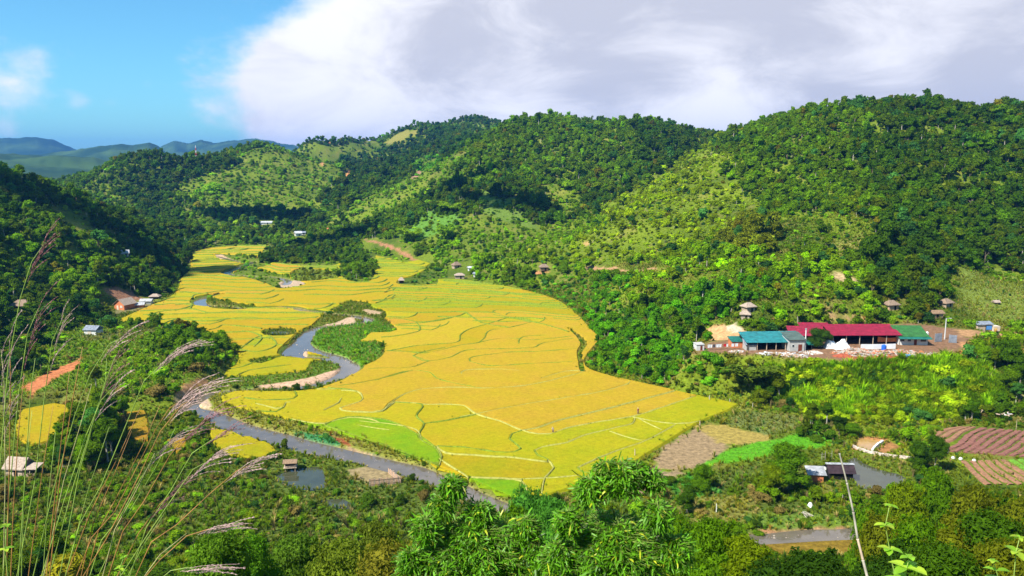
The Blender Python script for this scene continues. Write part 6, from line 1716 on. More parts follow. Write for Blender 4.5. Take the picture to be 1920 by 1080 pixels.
field_post(1312, 801, 1.6, 'post at the lower edge of the rice by the tan field', .22)
field_post(1190, 858, 2.0, 'thin post at the lower right edge of the rice', .2)
field_post(1523, 803, 3.0, 'thin tall pole on the green field path', .1)
field_post(1343, 960, 1.6, 'short white post on the grassy patch above the stream', .18, M_WHITE)
field_post(1777, 852, 1.8, 'white-topped post between the ploughed fields', .2, M_WHITE)
field_post(1905, 805, 2.6, 'thin pole behind the upper ploughed field', .1)
# ladder-like drying rack
x, y = fl(1550, 862); t = thing('drying_rack', 'bamboo drying rack on the path above the pond', 'rack', (x, y, 0), .2)
for i in range(4): boxp('post', (i * .8 - 1.2, 0, -.2), (.07, .07, 1.9 + .3 * (i % 2)), M_PALE, t)
for zz in (.7, 1.3): boxp('rail', (0, .06, zz), (2.7, .05, .05), M_PALE, t)
# ploughed beds: each bed is a raised strip
beds = tag(bpy.data.objects.new('ploughed_field', None), 'upper ploughed field of curved purple-brown beds', kind='structure'); col.objects.link(beds)
beds2 = tag(bpy.data.objects.new('ploughed_field', None), 'lower ploughed field of straight brown beds', kind='structure'); col.objects.link(beds2)
M_BED = simple_mat('tilled_soil', (.25, .105, .075), .95, .3, 2.0, bump=.8); M_BED2 = simple_mat('dry_tilled_soil', (.30, .15, .08), .95, .3, 2.0, bump=.8); M_BEDG = simple_mat('sprouting_bed', (.12, .28, .02), .95, .3, 2.0, bump=.8)
def bed(A, B, f0, f1, mat, par):
    n = len(A); V = []; r = random.Random(int(f0 * 1000))
    g = (f1 - f0) * .16
    for i in range(n):
        a, b = np.array(A[i]), np.array(B[i])
        for f, z in ((f0 + .0, -.02), (f0 + g, .28), (f1 - g, .30), (f1 - .0, -.02)):
            p = a + (b - a) * (f + r.uniform(-.007, .007) + .012 * math.sin(i * .35 + f0 * 9)); V.append((p[0] + r.uniform(-.04, .04), p[1], z + zfun(p[:1], p[1:], False)[0] + r.uniform(-.03, .03)))
    Fs = [(3, 2, 1, 0)]
    for i in range(n - 1):
        for k in range(3): Fs.append((4 * i + k, 4 * i + k + 1, 4 * i + 5 + k, 4 * i + 4 + k))
    mb = MB(); mb.add(V, Fs); mb.build('bed', mat, par)
A = smooth_line(fp([(1758, 846), (1790, 832), (1812, 815), (1838, 803)]), 1.2); B = smooth_line(fp([(1985, 862), (2000, 848), (2015, 832), (2030, 818)]), 1.2)
m_ = min(len(A), len(B)); A = A[np.linspace(0, len(A) - 1, m_).astype(int)]; B = B[np.linspace(0, len(B) - 1, m_).astype(int)]
for i in range(12): bed(A, B, i / 12 + .004, (i + 1) / 12 - .008, M_BED if i not in (5,) else M_BED, beds)
A = smooth_line(fp([(1752, 815), (1758, 808), (1772, 804), (1800, 801)]), .8); B = smooth_line(fp([(1762, 836), (1788, 828), (1808, 812), (1832, 802)]), .8)
m_ = min(len(A), len(B)); A = A[np.linspace(0, len(A) - 1, m_).astype(int)]; B = B[np.linspace(0, len(B) - 1, m_).astype(int)]
for i in range(3): bed(A, B, i / 3 + .02, (i + 1) / 3 - .03, M_BED2, beds)
A = fp([(1800, 866), (1812, 880), (1828, 895), (1848, 910)]); B = fp([(1935, 862), (1962, 878), (1990, 893), (2020, 910)])
A = smooth_line(A, .8); B = smooth_line(B, .8); m_ = min(len(A), len(B)); A = A[np.linspace(0, len(A) - 1, m_).astype(int)]; B = B[np.linspace(0, len(B) - 1, m_).astype(int)]
for i in range(9): bed(A, B, i / 9 + .01, (i + 1) / 9 - .03, M_BED2 if i < 6 else M_BEDG, beds2)
for px, py, lb in ((1787, 861, 'white bag at the left corner between the ploughed fields'), (1801, 863, 'white bag just right of the corner bag between the ploughed fields'), (1826, 866, 'white bag farthest right between the ploughed fields'), (1837, 787, 'white sack at the back of the upper ploughed field'), (695, 866, 'white sack on the bank of the left fish pond')):
    x, y, z = hit(px, py, 90); r_ = np.random.default_rng(int(px)); mb = MB(); blob(mb, r_, (0, 0, .3), (.42, .35, .4), 0); tag(mb.build('white_sack', M_WHITE, loc=(x, y, z), smooth=True), lb, 'sack', 'white sacks in the fields')

# people working in the rice: one skinned body each
def person(px, py, label, shirt, trousers, bend=0.0, yaw=0.0, sc=1.0):
    x, y = fl(px, py, .45); t = thing('person', label, 'person', (x, y, .32), yaw)
    t.scale = (sc, sc, sc)
    bx = -.42 * bend
    J = {'hip': (0, 0, .92), 'chest': (0, bx * .7, 1.28 - .1 * bend), 'neck': (0, bx, 1.46 - .18 * bend), 'head': (0, bx * 1.15, 1.56 - .2 * bend), 'top': (0, bx * 1.25, 1.70 - .2 * bend),
         'kl': (-.11, -.05, .5), 'fl': (-.13, 0, .06), 'tl': (-.13, -.16, .03), 'kr': (.11, -.05, .5), 'fr': (.15, .06, .06), 'tr': (.15, -.1, .03),
         'sl': (-.18, bx * .9, 1.40 - .16 * bend), 'el': (-.26, bx - .05, 1.14 - .2 * bend), 'wl': (-.22, bx - .22, .95 - .15 * bend), 'hl': (-.21, bx - .28, .88 - .15 * bend), 'sr': (.18, bx * .9, 1.40 - .16 * bend), 'er': (.27, bx - .04, 1.14 - .2 * bend), 'wr': (.22, bx - .22, .97 - .15 * bend), 'hr': (.20, bx - .28, .90 - .15 * bend)}
    R = {'hip': .14, 'chest': .15, 'neck': .055, 'head': .09, 'top': .075, 'kl': .07, 'fl': .045, 'tl': .035, 'kr': .07, 'fr': .045, 'tr': .035, 'sl': .065, 'el': .045, 'wl': .032, 'hl': .035, 'sr': .065, 'er': .045, 'wr': .032, 'hr': .035}
    K = list(J); Ed = [('hip', 'chest'), ('chest', 'neck'), ('neck', 'head'), ('head', 'top'), ('hip', 'kl'), ('kl', 'fl'), ('fl', 'tl'), ('hip', 'kr'), ('kr', 'fr'), ('fr', 'tr'), ('chest', 'sl'), ('sl', 'el'), ('el', 'wl'), ('wl', 'hl'), ('chest', 'sr'), ('sr', 'er'), ('er', 'wr'), ('wr', 'hr')]
    me = bpy.data.meshes.new('body'); me.from_pydata([J[k] for k in K], [(K.index(a), K.index(b)) for a, b in Ed], [])
    bm_ = bmesh.new(); bm_.from_mesh(me); bm_.verts.layers.skin.verify(); bm_.to_mesh(me); bm_.free()
    for i, k in enumerate(K): me.skin_vertices[0].data[i].radius = (R[k], R[k])
    me.skin_vertices[0].data[0].use_root = True
    me.materials.append(simple_mat('skin', (.35, .18, .10), .6, .1))
    b = link('body', me, t); b.modifiers.new('skin', 'SKIN'); s = b.modifiers.new('sub', 'SUBSURF'); s.levels = 1; s.render_levels = 2
    mb = MB(); mb.tube([J['hip'], (0, bx * .35, 1.1), J['chest'], (0, bx * .95, 1.42 - .16 * bend)], [.17, .17, .19, .12], 10); 
    for q in 'lr': mb.tube([J['s' + q], J['e' + q]], [.09, .07], 8)
    mb.build('shirt', simple_mat('shirt_cloth', shirt, .8, .15), t, smooth=True)
    mb = MB()
    for q in 'lr': mb.tube([(J['k' + q][0] * .8, 0, .96), J['k' + q], (J['f' + q][0], J['f' + q][1], .2)], [.12, .095, .075], 8)
    mb.build('trousers', simple_mat('trouser_cloth', trousers, .8, .15), t, smooth=True)
    mb = MB(); c = J['top']; mb.tube([(c[0], c[1], c[2] - .06), (c[0], c[1], c[2] + .02), (c[0], c[1], c[2] + .12)], [.26, .14, .03], 12); mb.build('hat', simple_mat('straw_hat', (.55, .42, .25), .9, .15), t, smooth=True)
    return t
person(1196, 776, 'person in a dark red top standing upright in the rice on the right', (.30, .07, .06), (.22, .14, .10), 0.0, .4, 1.0)
person(1037, 811, 'person in a pale shirt bending a little in the rice near a bund', (.55, .45, .42), (.16, .12, .14), .45, -.5, .95)
# far lattice tower
x, y, z = hit(368, 297, 800); t = thing('lattice_mast', 'slim red and white mast on the far wooded crest', 'mast', (x, y, z), 0)
for k in range(6):
    mb = MB(); z0_, z1_ = k * 3.0, (k + 1) * 3.0; w0, w1 = 1.1 - .15 * k, 1.1 - .15 * (k + 1)
    for a, b in ((-1, -1), (1, -1), (1, 1), (-1, 1)): mb.tube([(a * w0, b * w0, z0_), (a * w1, b * w1, z1_)], [.12, .12], 4)
    for a, b, c, d in ((-1, -1, 1, -1), (1, 1, -1, 1), (-1, 1, -1, -1), (1, -1, 1, 1)): mb.tube([(a * w0, b * w0, z0_), (c * w1, d * w1, z1_)], [.07, .07], 4)
    mb.build('segment', M_RW_R if k % 2 == 0 else M_RW_W, t)

# ------------------------------------------------------------------ nearer trees set one by one
FINE = []
for sp in [(81, 8, 3.2, 14, 6500, .17, .15), (82, 7, 3.4, 14, 6500, .16, .05), (83, 9, 2.8, 13, 6000, .17, .35)]:
    cr, tk = tree_form(*sp, droop=.35, long=2.0)
    FINE.append((cr.mesh('tree_crown', [M_LEAF, M_CORE]), tk.mesh('tree_trunk', [M_PALE])))
FH = [8, 7, 9]; NH = [8, 9.5, 6, 10]
def near_tree(px, ptop, Y, wid, tint, k, label, fine=True, yaw=None, name='broadleaf_tree', cat='tree', group=None):
    x, _, zt = at(px, ptop, Y); zg = float(zfun(np.array([x]), np.array([Y]), False)[0])
    h = max(1.5, zt - zg + .3)
    forms, hh = (FINE, FH) if fine else (NEAR_FORMS, NH)
    cm_, tm_ = forms[k]
    t = thing(name, label, cat, (x, Y, zg - .3), yaw if yaw is not None else px * .37, group)
    t.scale = (wid / 6.4, wid / 6.4, h / hh[k])
    tint = tuple(v * f for v, f in zip(tint, (.95, .85, .6)))
    for nm, mm in (('crown', cm_), ('trunk', tm_)):
        c = link(nm, mm, t); c['tint'] = tint
    return t
def near_bamboo(px, ptop, Y, wid, tint, k, label):
    x, _, zt = at(px, ptop, Y); zg = float(zfun(np.array([x]), np.array([Y]), False)[0]); h = zt - zg
    t = thing('bamboo_clump', label, 'bamboo', (x, Y, zg - .2), px * .2)
    t.scale = (wid / 5.0, wid / 5.0, h / (8, 6.5)[k])
    for nm, mm in zip(('foliage', 'culms'), BAM_M[k]):
        c = link(nm, mm, t); c['tint'] = tint
    return t
G1 = (.085, .20, .005); G2 = (.05, .125, .006); G3 = (.14, .22, .005); G4 = (.12, .155, .008); G5 = (.025, .07, .006)
near_tree(1537, 614, 231, 7.0, (.04, .10, .015), 1, 'dark spreading tree in the yard before the red roofs')
near_tree(1480, 838, 150, 9, G1, 0, 'leafy tree with pale forked trunks left of the pond sheds')
near_tree(1450, 868, 148, 5, G3, 1, 'low yellowish tree beside the pale forked trunks')
near_tree(1575, 782, 186, 4.5, G5, 2, 'very dark upright tree between the lawn and the muddy basin')
near_tree(1596, 796, 182, 5, G1, 0, 'bright tree just right of the very dark upright tree')
near_tree(1725, 828, 160, 4.5, G2, 0, 'left tree of the dark pair between pond and ploughed beds')
near_tree(1758, 818, 160, 5.0, G2, 2, 'right and taller tree of the dark pair between pond and ploughed beds')
near_tree(1318, 868, 150, 4.5, G1, 1, 'round bushy tree at the lower tip of the tan field')
near_tree(1290, 582 + 330, 140, 3.5, G2, 0, 'small tree below the lower tip of the tan field')
near_tree(1748, 782, 200, 3.2, G3, 1, 'small bright shrub tree behind the upper ploughed field')
near_bamboo(1405, 672, 216, 15, (.13, .19, .015), 0, 'big olive bamboo clump at the edge of the green wedge')
near_bamboo(1362, 688, 222, 11, (.09, .24, .015), 1, 'greener bamboo clump left of the big olive clump')
near_bamboo(1250, 640, 258, 12, (.10, .22, .02), 0, 'feathery bamboo inside the vivid green wedge')
near_bamboo(1210, 600, 285, 9, (.05, .13, .03), 1, 'dark feathery bamboo at the top of the green wedge')
near_bamboo(292, 584, 300, 4.5, (.07, .20, .01), 0, 'small bamboo standing by the left rice edge')
near_bamboo(848, 378, 600, 20, (.22, .34, .01), 1, 'yellow-green bamboo high on the central hill')
near_bamboo(770, 425, 560, 16, (.24, .36, .01), 0, 'yellow bamboo on the slope above the red hill track')
near_bamboo(840, 420, 540, 16, (.20, .34, .01), 1, 'yellow-green bamboo below the central cloud shadow')
# lower right woods
for i, (px, pt, Y, w, c, k, lb) in enumerate([
    (1640, 935, 92, 6, G1, 1, 'bushy tree below the right-hand fish pond'), (1700, 915, 96, 6.5, G3, 0, 'yellowish tree in front of the right end of the pond'), (1755, 880, 100, 6, G1, 2, 'tree left of the lower ploughed field front corner'),
    (1815, 918, 80, 7, G4, 0, 'olive tree below the lower ploughed field'), (1880, 912, 82, 7, G2, 1, 'dark tree below the right end of the lower ploughed field'), (1935, 930, 74, 7, G4, 2, 'olive tree cut by the right picture edge'),
    (1665, 985, 72, 5.0, G2, 1, 'dark bushy tree right above the stream end'), (1672, 972, 66, 6, G4, 0, 'olive tree behind the tall weed stem'), (1740, 965, 60, 6, G1, 1, 'green tree in the middle of the lower right woods'),
    (1805, 985, 52, 6, G4, 2, 'slim olive tree in the lower right woods'), (1870, 978, 50, 6.5, G2, 0, 'dark tree behind the corner weeds'), (1935, 1000, 44, 6, G4, 1, 'olive bush tree in the lower right corner'),
    (1700, 1020, 40, 5, G5, 1, 'very dark tree at the bottom edge right of the dead pole'), (1790, 1030, 38, 5, G2, 0, 'dark tree at the bottom edge of the lower right woods'),
    (1280, 962, 62, 5, G1, 1, 'leafy tree right behind the right bamboo'), (1345, 985, 55, 5, G1, 0, 'thin-trunked tree right of the bamboo'), (1400, 1015, 48, 4.5, G3, 2, 'yellow-green tree with thin white stems near the bottom edge'),
    (1470, 1045, 42, 5, G5, 1, 'dark low tree below the lower stream'), (1550, 1052, 40, 5, G5, 0, 'dark round tree left of the dead pole foot'),
    (995, 905, 95, 7, (.07, .24, .03), 1, 'soft green tree between the two bamboo crowns'), (1030, 935, 70, 6, (.07, .24, .03), 0, 'feathery green tree low between the two bamboo crowns'), (955, 955, 60, 5, G1, 2, 'slim green tree right of the left bamboo crown'),
    (705, 985, 60, 4.6, (.12, .18, .02), 2, 'olive bush tree left of the left bamboo crown'), (640, 1012, 46, 5.0, (.13, .20, .02), 0, 'reddish olive bush tree at the bottom edge'), (740, 1010, 42, 5, (.16, .17, .02), 1, 'dull olive bush tree beside the left bamboo'),
    (560, 1000, 56, 4.8, (.09, .19, .02), 2, 'green bush tree in the lower middle scrub'), (470, 1005, 52, 4.2, (.08, .22, .012), 0, 'vivid green bush tree right of the reeds'), (390, 1010, 45, 5, (.09, .2, .015), 0, 'green bush tree behind the arching reed plumes')]):
    near_tree(px, pt, Y, w, c, k, lb, name='broadleaf_tree' if w > 5.4 else 'bushy_tree')

# ------------------------------------------------------------------ bamboo right below the viewpoint
M_BLEAF = leaf_mat('bamboo_blade', (1, 1, 1), .28, .45, .6, .2)
M_BLEAFY = leaf_mat('yellow_bamboo_blade', (1, 1, 1), .4, .4, .3, .4)
def bamboo_near(label, cpx, cpy, Y, rx, ry, rz, n, seed, extra=()):
    r = np.random.default_rng(seed); c = np.array(at(cpx, cpy, Y))
    gx_, gy_ = float(c[0]), float(Y + .3); gz = float(zfun(np.array([gx_]), np.array([gy_]), False)[0])
    t = thing('bamboo', label, 'bamboo', (gx_, gy_, gz), 0)
    off = np.array([gx_, gy_, gz])
    tips = []
    for i in range(11):
        a = r.uniform(0, 6.28); q = r.uniform(.2, .85); tip = c + np.array([math.cos(a) * rx * q, math.sin(a) * ry * q, rz * math.sqrt(max(0, 1 - q * q)) * .9])
        b = np.array([gx_ + r.uniform(-.35, .35), gy_ + r.uniform(-.35, .35), gz - .2])
        mb = MB(); P = [b + (tip - b) * f * np.array([f, f, 1]) for f in (0, .25, .5, .75, .9, 1)]
        mb.tube([p - off for p in P], [.04, .038, .032, .022, .012, .005], 7); mb.build('culm', M_CULM, t, smooth=True); tips.append(tip)
    lf = MB(); lfy = MB()
    lobes_ = [(c, (rx, ry, rz), .62)] + [(np.array(at(*e[:3])), (e[3],) * 3, e[4]) for e in extra]
    tw = MB()
    for lc, rad, share in lobes_:
        rad = np.array(rad)
        for i in range(int(n * share)):
            d = r.normal(size=3); d /= np.linalg.norm(d)
            if d[2] < -.4: d[2] *= -1
            k = r.uniform(.3, 1.0) ** .45 * (1 + .12 * math.sin(d[0] * 9 + d[1] * 7 + seed))
            p = lc + d * rad * k
            # a twig end carries a hand of leaves
            out = np.array([d[0], d[1], .15]); out /= np.linalg.norm(out)
            m = r.integers(3, 6); base = p - out * .30
            tw.tube([base - off, p - off], [.004, .002], 3, cap=False)
            for j in range(m):
                a = r.normal(0, 1.1); ca, sa = math.cos(a), math.sin(a)
                h = np.array([out[0] * ca - out[1] * sa, out[0] * sa + out[1] * ca, 0]); h /= np.linalg.norm(h) + 1e-9
                L = r.uniform(.09, .20); dr = r.uniform(-.45, .95)
                h[2] = r.normal(0, .35); up = r.uniform(-.3, .5); s = np.array([-h[1], h[0], r.normal(0, .8)]); s /= np.linalg.norm(s)
                w = L * r.uniform(.06, .095)
                q0 = base + (p - base) * j / m; q1 = q0 + h * L * .4 + np.array([0, 0, up * .06 - dr * L * .10]); q2 = q0 + h * L * .75 + np.array([0, 0, up * .05 - dr * L * .42]); q3 = q0 + h * L * .92 + np.array([0, 0, -dr * L * .75])
                tgt = lfy if r.random() < .045 else lf
                tgt.add([tuple(v - off) for v in (q0, q1 - s * w, q1 + s * w, q2 - s * w * .8, q2 + s * w * .8, q3)], [(0, 2, 1), (1, 2, 4, 3), (3, 4, 5)], 0, float(np.clip(r.normal(.5, .28), 0, 1)))
    core = MB()
    for lc, rad, share in lobes_: blob(core, r, lc - off, [v * .62 for v in rad], 0)
    o = core.build('inner_foliage', M_CORE, t); o['tint'] = (.085, .23, .006)
    o = lf.build('foliage', M_BLEAF, t); o['tint'] = (.085, .23, .006); o['kind'] = 'stuff'
    o = lfy.build('yellow_leaves', M_BLEAFY, t); o['tint'] = (.42, .45, .02); o['kind'] = 'stuff'
    tw.build('twigs', M_CULM, t)['kind'] = 'stuff'
    return t
bamboo_near('left bamboo crown with glossy drooping leaves below the viewpoint', 890, 1058, 12.5, 1.02, 1.0, .80, 5200, 5,
            ((848, 918, 12.6, .26, .07), (985, 1000, 12.4, .32, .10), (800, 1000, 12.2, .30, .09), (900, 975, 12.6, .33, .10), (828, 955, 12.5, .28, .06), (1010, 1060, 12.2, .4, .12), (770, 1060, 12.2, .3, .08)))
bamboo_near('right bamboo crown, taller and wider, with glossy drooping leaves', 1152, 1060, 12.0, .86, 1.0, .84, 5200, 6,
            ((1165, 905, 12.0, .38, .16), (1225, 905, 12.1, .22, .05), (1065, 985, 11.8, .28, .08), (1232, 970, 11.8, .28, .09), (1105, 925, 12.0, .3, .08), (1195, 885, 12.1, .16, .03), (1135, 885, 12.0, .2, .04), (1265, 1040, 11.8, .35, .12), (1050, 1050, 11.8, .35, .1)))

# dead bamboo pole
P = [at(1574, 850, 13.0), at(1588, 905, 12.9), at(1600, 960, 12.8), at(1608, 1010, 12.7), at(1618, 1050, 12.6), at(1627, 1085, 12.5)]
gx_, gy_ = P[-1][0] + .25, 12.3; P.append((gx_, gy_, float(zfun(np.array([gx_]), np.array([gy_]), False)[0]) - .3))
t = thing('dead_pole', 'dead peeling bamboo pole rising from the bottom edge past the pond', 'pole', P[-1], 0)
off = Vector(P[-1]); r_ = random.Random(2)
L_ = smooth_line([(p[0], p[1], p[2]) for p in P], .4)
for i in range(len(L_) - 1):
    a, b = Vector(L_[i]) - off, Vector(L_[i + 1]) - off; f = i / len(L_)
    mb = MB(); rr_ = .014 + .016 * f; mb.tube([a, a + (b - a) * .06, a + (b - a) * .94, b], [rr_ * 1.25, rr_, rr_, rr_ * 1.2], 8)
    mb.build('segment', [M_PALE, M_WOODP, M_STONE, M_WOOD][r_.choice((0, 0, 1, 2, 3))], t, smooth=True)

# ------------------------------------------------------------------ tall plume grass at the left
M_ST = [simple_mat('green_stalk', (.30, .42, .08), .5, .3, 9), simple_mat('rusty_stalk', (.42, .20, .06), .5, .35, 9), simple_mat('straw_stalk', (.52, .46, .20), .5, .3, 9)]
M_PLUME = simple_mat('plume', (.46, .31, .28), .8, .3, 20); M_PLUMEP = simple_mat('purple_plume', (.28, .12, .13), .8, .3, 20)
M_BLADE = leaf_mat('grass_blade', (1, 1, 1), .35, .5, .5, .3)
def reed_clump(label, stalks, blades, seed, basepx, Y0):
    r = random.Random(seed); bx, by, _ = at(basepx, 1090, Y0); bz = float(zfun(np.array([bx]), np.array([by]), False)[0])
    t = thing('plume_grass', label, 'tall grass', (bx, by, bz), 0); off = Vector((bx, by, bz))
    for si, (pts, Y, plume) in enumerate(stalks):
        W_ = [Vector(at(a, b, Y)) for a, b in pts]
        e = W_[-1]; g = Vector((e.x * .85 + bx * .15, Y, float(zfun(np.array([e.x]), np.array([Y]), False)[0]) - .05))
        if g.z < e.z: W_.append(g)
        P = [Vector(p) for p in smooth_line([tuple(w) for w in W_], .12)]
        n = len(P); mb = MB(); mb.tube([p - off for p in P], [.0012 + .0028 * (i / n) ** .6 for i in range(n)], 5)
        st = mb.build('stalk', M_ST[r.choice((0, 0, 0, 1, 1, 2))], t, smooth=True)
        tip = P[0]; dr = (P[0] - P[min(3, n - 1)]).normalized()
        if plume:
            mb = MB(); nf_ = {1: 10, 2: 7, 3: 11}[plume]; side = Vector((1, 0, 0)); base = P[min(2, n - 1)]
            for k in range(nf_):
                L = r.uniform(.13, .26) * (1.25 if plume == 3 else 1); st_ = base + (tip - base) * (.3 + .7 * k / nf_)
                d = (dr + side * r.uniform(-.05, .28) + Vector((0, r.uniform(-.2, .2), r.uniform(0, .3)))).normalized(); q = st_; prev = st_
                m = 9; rg = []
                for j in range(m + 1):
                    rg.append(q - off); q = q + d * (L / m); d = (d + Vector((.055, 0, -.045 - .03 * (plume == 3)))).normalized()
                mb.tube(rg, [.0013] * (m + 1), 3, cap=False)
                for j in range(1, m + 1):        # silky spikelets along each finger
                    for s in (-1, 1, 0):
                        c = rg[j]; tng = (rg[j] - rg[j - 1]).normalized(); w = Vector((r.uniform(-1, 1), r.uniform(-1, 1), r.uniform(-1, 1))).cross(tng).normalized()
                        e_ = c + tng * .016 + w * .0045 * (s if s else .4); mb.add([tuple(c), tuple(c + tng * .008 + w * (.0036 * s + .0016)), tuple(e_ + tng * .004), tuple(c + tng * .008 + w * (.0036 * s - .0016))], [(0, 1, 2, 3)])
            mb.build('plume', M_PLUMEP if r.random() < .4 else M_PLUME, st)
    mb = MB()
    for i in range(blades):
        px = basepx + r.uniform(-95, 110); Y = Y0 + r.uniform(-.7, .7); x, y, z = at(px, 1100, Y); z = float(zfun(np.array([x]), np.array([y]), False)[0])
        a = r.uniform(-.6, 1.1); L = r.uniform(.35, .95); q = Vector((x, y, z - .03)); d = Vector((math.sin(a) * .5, r.uniform(-.35, .35), 1)).normalized(); w = r.uniform(.003, .008); sd_ = Vector((1, 0, 0)).cross(d); sd_ = Vector((math.cos(i), math.sin(i), 0))
        V = []; m = 8
        for j in range(m + 1):
            ww = w * (1 - (j / m) ** 2) + .0004; V += [tuple(q - sd_ * ww - off), tuple(q + sd_ * ww - off)]; q = q + d * (L / m); d = (d + Vector((.10 * (1 if a > 0 else -1), 0, -.16 * (j / m + .3)))).normalized()
        mb.add(V, [(2 * j, 2 * j + 1, 2 * j + 3, 2 * j + 2) for j in range(m)], 0, r.random())
    o = mb.build('blades', M_BLADE, t); o['tint'] = (.09, .22, .03); o['kind'] = 'stuff'
    return t
reed_clump('plume grass at the far left edge with the tallest upright plume', [
    ([(84, 455), (60, 490), (38, 560), (15, 690), (0, 880), (-8, 1090)], 4.6, 1), ([(72, 578), (52, 625), (35, 740), (20, 900), (5, 1090)], 4.4, 2), ([(18, 640), (20, 700), (18, 860), (12, 1090)], 4.2, 2),
    ([(2, 655), (8, 720), (10, 900), (6, 1090)], 4.8, 2), ([(66, 672), (58, 730), (48, 880), (34, 1090)], 4.7, 0), ([(120, 590), (98, 640), (84, 740), (66, 900), (30, 1090)], 4.9, 2), ([(45, 700), (34, 820), (25, 960), (20, 1090)], 4.3, 0),
    ([(-4, 600), (-2, 760), (-6, 900), (-10, 1090)], 4.5, 0), ([(60, 770), (46, 900), (40, 1090)], 5.0, 0), ([(100, 760), (80, 880), (52, 1090)], 5.1, 0)], 300, 1, 20, 4.6)
reed_clump('plume grass second from the left, stalks leaning right with thin plumes', [
    ([(236, 630), (205, 645), (170, 700), (140, 780), (100, 920), (60, 1090)], 4.5, 2), ([(216, 668), (196, 720), (175, 790), (135, 920), (90, 1090)], 4.7, 2), ([(200, 672), (198, 720), (185, 760), (150, 880), (110, 1090)], 4.9, 0),
    ([(222, 716), (190, 750), (160, 820), (120, 940), (75, 1090)], 4.6, 2), ([(104, 810), (90, 940), (80, 1090)], 4.9, 0), ([(172, 720), (150, 800), (120, 900), (80, 1090)], 5.1, 0), ([(155, 650), (138, 740), (112, 900), (92, 1090)], 4.4, 0),
    ([(205, 800), (165, 920), (120, 1090)], 5.0, 0), ([(130, 700), (118, 800), (100, 960), (86, 1090)], 4.6, 0), ([(265, 760), (225, 850), (170, 960), (120, 1090)], 4.8, 0)], 320, 2, 100, 4.7)
reed_clump('plume grass with heavy fingered plumes arching over the river bend', [
    ([(332, 668), (300, 685), (270, 715), (235, 800), (190, 910), (120, 1090)], 4.4, 3), ([(345, 748), (318, 765), (292, 805), (260, 870), (215, 960), (140, 1090)], 4.6, 3), ([(372, 742), (340, 760), (300, 810), (262, 890), (200, 1010), (150, 1090)], 4.3, 3),
    ([(318, 830), (295, 850), (262, 900), (225, 970), (165, 1090)], 4.8, 3), ([(385, 790), (350, 815), (318, 855), (270, 940), (200, 1090)], 4.5, 3), ([(300, 760), (270, 830), (220, 930), (160, 1090)], 5.0, 0), ([(330, 800), (290, 880), (230, 980), (180, 1090)], 4.9, 0),
    ([(290, 850), (250, 930), (190, 1090)], 4.6, 0), ([(250, 800), (210, 900), (150, 1090)], 4.7, 0)], 300, 3, 165, 4.7)
reed_clump('plume grass rightmost of the four, with low stalks bending far right', [
    ([(395, 862), (362, 880), (330, 925), (285, 990), (220, 1090)], 4.5, 3), ([(425, 812), (395, 826), (360, 850), (320, 920), (240, 1090)], 4.8, 2), ([(470, 872), (445, 882), (400, 920), (330, 985), (250, 1090)], 4.4, 1), ([(330, 920), (300, 945), (260, 1000), (215, 1090)], 4.7, 1),
    ([(420, 998), (392, 992), (350, 1005), (300, 1050), (265, 1090)], 4.3, 1), ([(380, 1076), (352, 1064), (320, 1070), (290, 1095)], 4.1, 1), ([(350, 1000), (300, 1040), (260, 1095)], 4.6, 0), ([(310, 960), (270, 1020), (235, 1090)], 4.9, 0)], 260, 4, 235, 4.6)

# ------------------------------------------------------------------ weeds at the lower right
M_WEED = leaf_mat('weed_leaf', (1, 1, 1), .45, .45, .25, .4)
def weed(label, pts, Y, leaves, seed, size):
    r = random.Random(seed); W_ = [Vector(at(a, b, Y)) for a, b in pts]; e = W_[-1]; g = Vector((e.x, Y, float(zfun(np.array([e.x]), np.array([Y]), False)[0]) - .05))
    if g.z < e.z: W_.append(g)
    t = thing('weed', label, 'plant', g, 0); P = [Vector(p) - g for p in smooth_line([tuple(w) for w in W_], .03)]
    n = len(P); mb = MB(); mb.tube(P, [.0018 + .004 * i / n for i in range(n)], 6); o = mb.build('stem', M_ST[0], t, smooth=True)
    vis = int(n * .92)
    for k in range(leaves):
        f = (k + .5) / leaves; i = int(f * vis); c = P[i]; s = size * (.45 + .9 * f) * r.uniform(.8, 1.2)
        for side in (-1, 1):
            a = k * 1.57 * .8 + r.uniform(-.4, .4) + (3.14 if side > 0 else 0); h = Vector((math.cos(a), math.sin(a) * .8, r.uniform(.1, .5))).normalized(); w = Vector((-math.sin(a), math.cos(a), 0))
            V = []; m = 6; q = Vector((0, 0, 0)); d = h.copy()
            for j in range(m + 1):
                ww = s * .30 * math.sin(min(1, (j + .25) / m) * 3.0) ** .8 if j < m else .0005
                nrm = Vector((0, 0, 1)) * .18 * ww
                V += [tuple(q - w * ww + nrm), tuple(q), tuple(q + w * ww + nrm)]; q = q + d * (s / m); d = (d + Vector((0, 0, -.16))).normalized()
            mb = MB(); mb.add(V, [x_ for j in range(m) for x_ in ((3 * j, 3 * j + 1, 3 * j + 4, 3 * j + 3), (3 * j + 1, 3 * j + 2, 3 * j + 5, 3 * j + 4))], 0, r.random())
            o = mb.build('leaf', M_WEED, t, loc=c); o['tint'] = (.22, .42, .02) if r.random() < .75 else (.34, .46, .03)
weed('tall leafy weed rising from the bottom edge left of the corner', [(1668, 948), (1660, 985), (1668, 1030), (1680, 1090)], 4.6, 12, 1, .075)
weed('broad-leaved weed at the bottom edge beside the tall leafy weed', [(1705, 1045), (1700, 1065), (1695, 1095)], 4.2, 7, 2, .10)
weed('leafy weed in the lower right corner', [(1912, 1008), (1905, 1035), (1900, 1095)], 4.4, 8, 3, .075)
weed('small weed left of the corner weed', [(1862, 1052), (1868, 1070), (1875, 1095)], 4.3, 5, 4, .075)
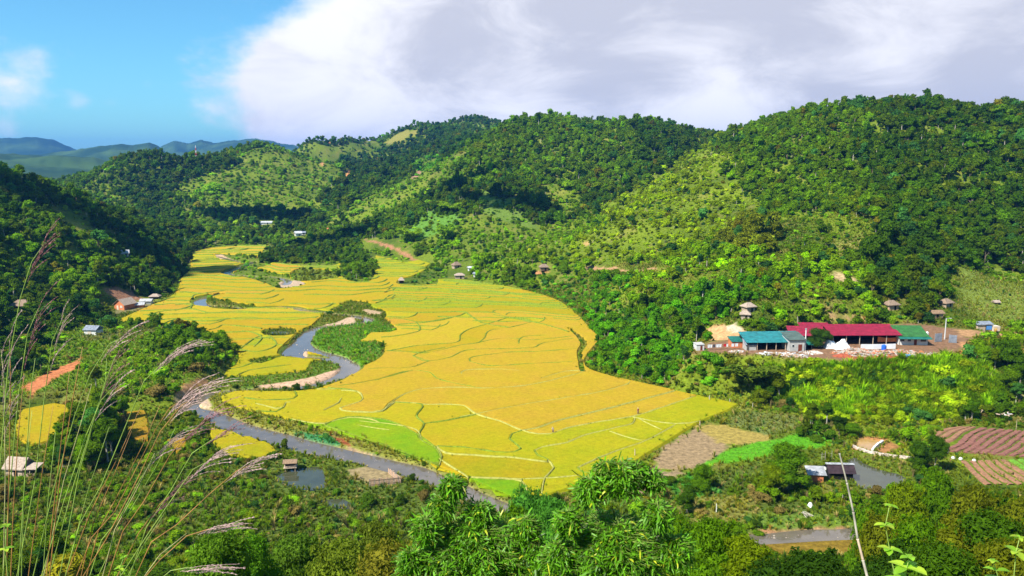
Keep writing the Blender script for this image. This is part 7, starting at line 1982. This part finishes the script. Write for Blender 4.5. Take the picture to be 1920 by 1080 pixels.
weed('small pale weed in the lower left corner', [(12, 985), (10, 1030), (16, 1095)], 4.0, 8, 5, .05)
weed('thin yellow weed between the leaning reeds', [(232, 1045), (225, 1065), (228, 1095)], 3.9, 6, 6, .035)

# ------------------------------------------------------------------ clouds whose shadows lie on the hills (they hang above and left of the view)
M_CLOUD = None
m, n, l = new_mat('cloud'); o = n.new('ShaderNodeOutputMaterial'); b = n.new('ShaderNodeBsdfDiffuse'); b.inputs[0].default_value = (.9, .9, .92, 1); l.new(b.outputs[0], o.inputs[0]); M_CLOUD = m
def shade_cloud(px, py, ymin, rx, ry, label, seed, rot=0.0, zc=430.0):
    x, y, z = hit(px, py, ymin); t = (zc - z) / sun_dir.z; c = Vector((x, y, z)) + sun_dir * t
    r = np.random.default_rng(seed); mb = MB()
    for i in range(26):
        a = r.uniform(0, 6.28); q = math.sqrt(r.uniform(0, 1)) * .8; s = r.uniform(.22, .42) * min(rx, ry) * 1.5
        dx_, dy_ = math.cos(a) * rx * q, math.sin(a) * ry * q
        blob(mb, r, (dx_ * math.cos(rot) - dy_ * math.sin(rot), dx_ * math.sin(rot) + dy_ * math.cos(rot), r.uniform(0, s)), (s, s, s * .7), 0)
    tag(mb.build('cloud', M_CLOUD, smooth=True, loc=c), label, kind='stuff')
shade_cloud(495, 405, 600, 62, 24, 'small cloud shading the foot of the far hill', 1, .05)
shade_cloud(640, 448, 450, 52, 17, 'small cloud shading the end of the middle spur', 2, .35)
shade_cloud(860, 350, 500, 42, 20, 'small cloud shading the central hill', 3, .3)
shade_cloud(955, 378, 500, 46, 16, 'small cloud shading the right part of the central hill', 4, -.6)
shade_cloud(150, 400, 300, 60, 20, 'small cloud shading the crest of the left hill', 5, .4)

# ------------------------------------------------------------------ haze: one closed box of thin even air
HAZE_D = 0.000085
mb = MB(); mb.box((0, 4600, -6), (16000, 10600, 316)); 
m, n, l = new_mat('haze_air'); o = n.new('ShaderNodeOutputMaterial'); v = n.new('ShaderNodeVolumePrincipled')
v.inputs['Color'].default_value = (.10, .36, .95, 1); v.inputs['Density'].default_value = HAZE_D; v.inputs['Anisotropy'].default_value = .2
l.new(v.outputs[0], o.inputs['Volume'])
hz = tag(mb.build('haze', m), 'thin bluish haze filling the valley', kind='stuff')
hz.visible_shadow = True
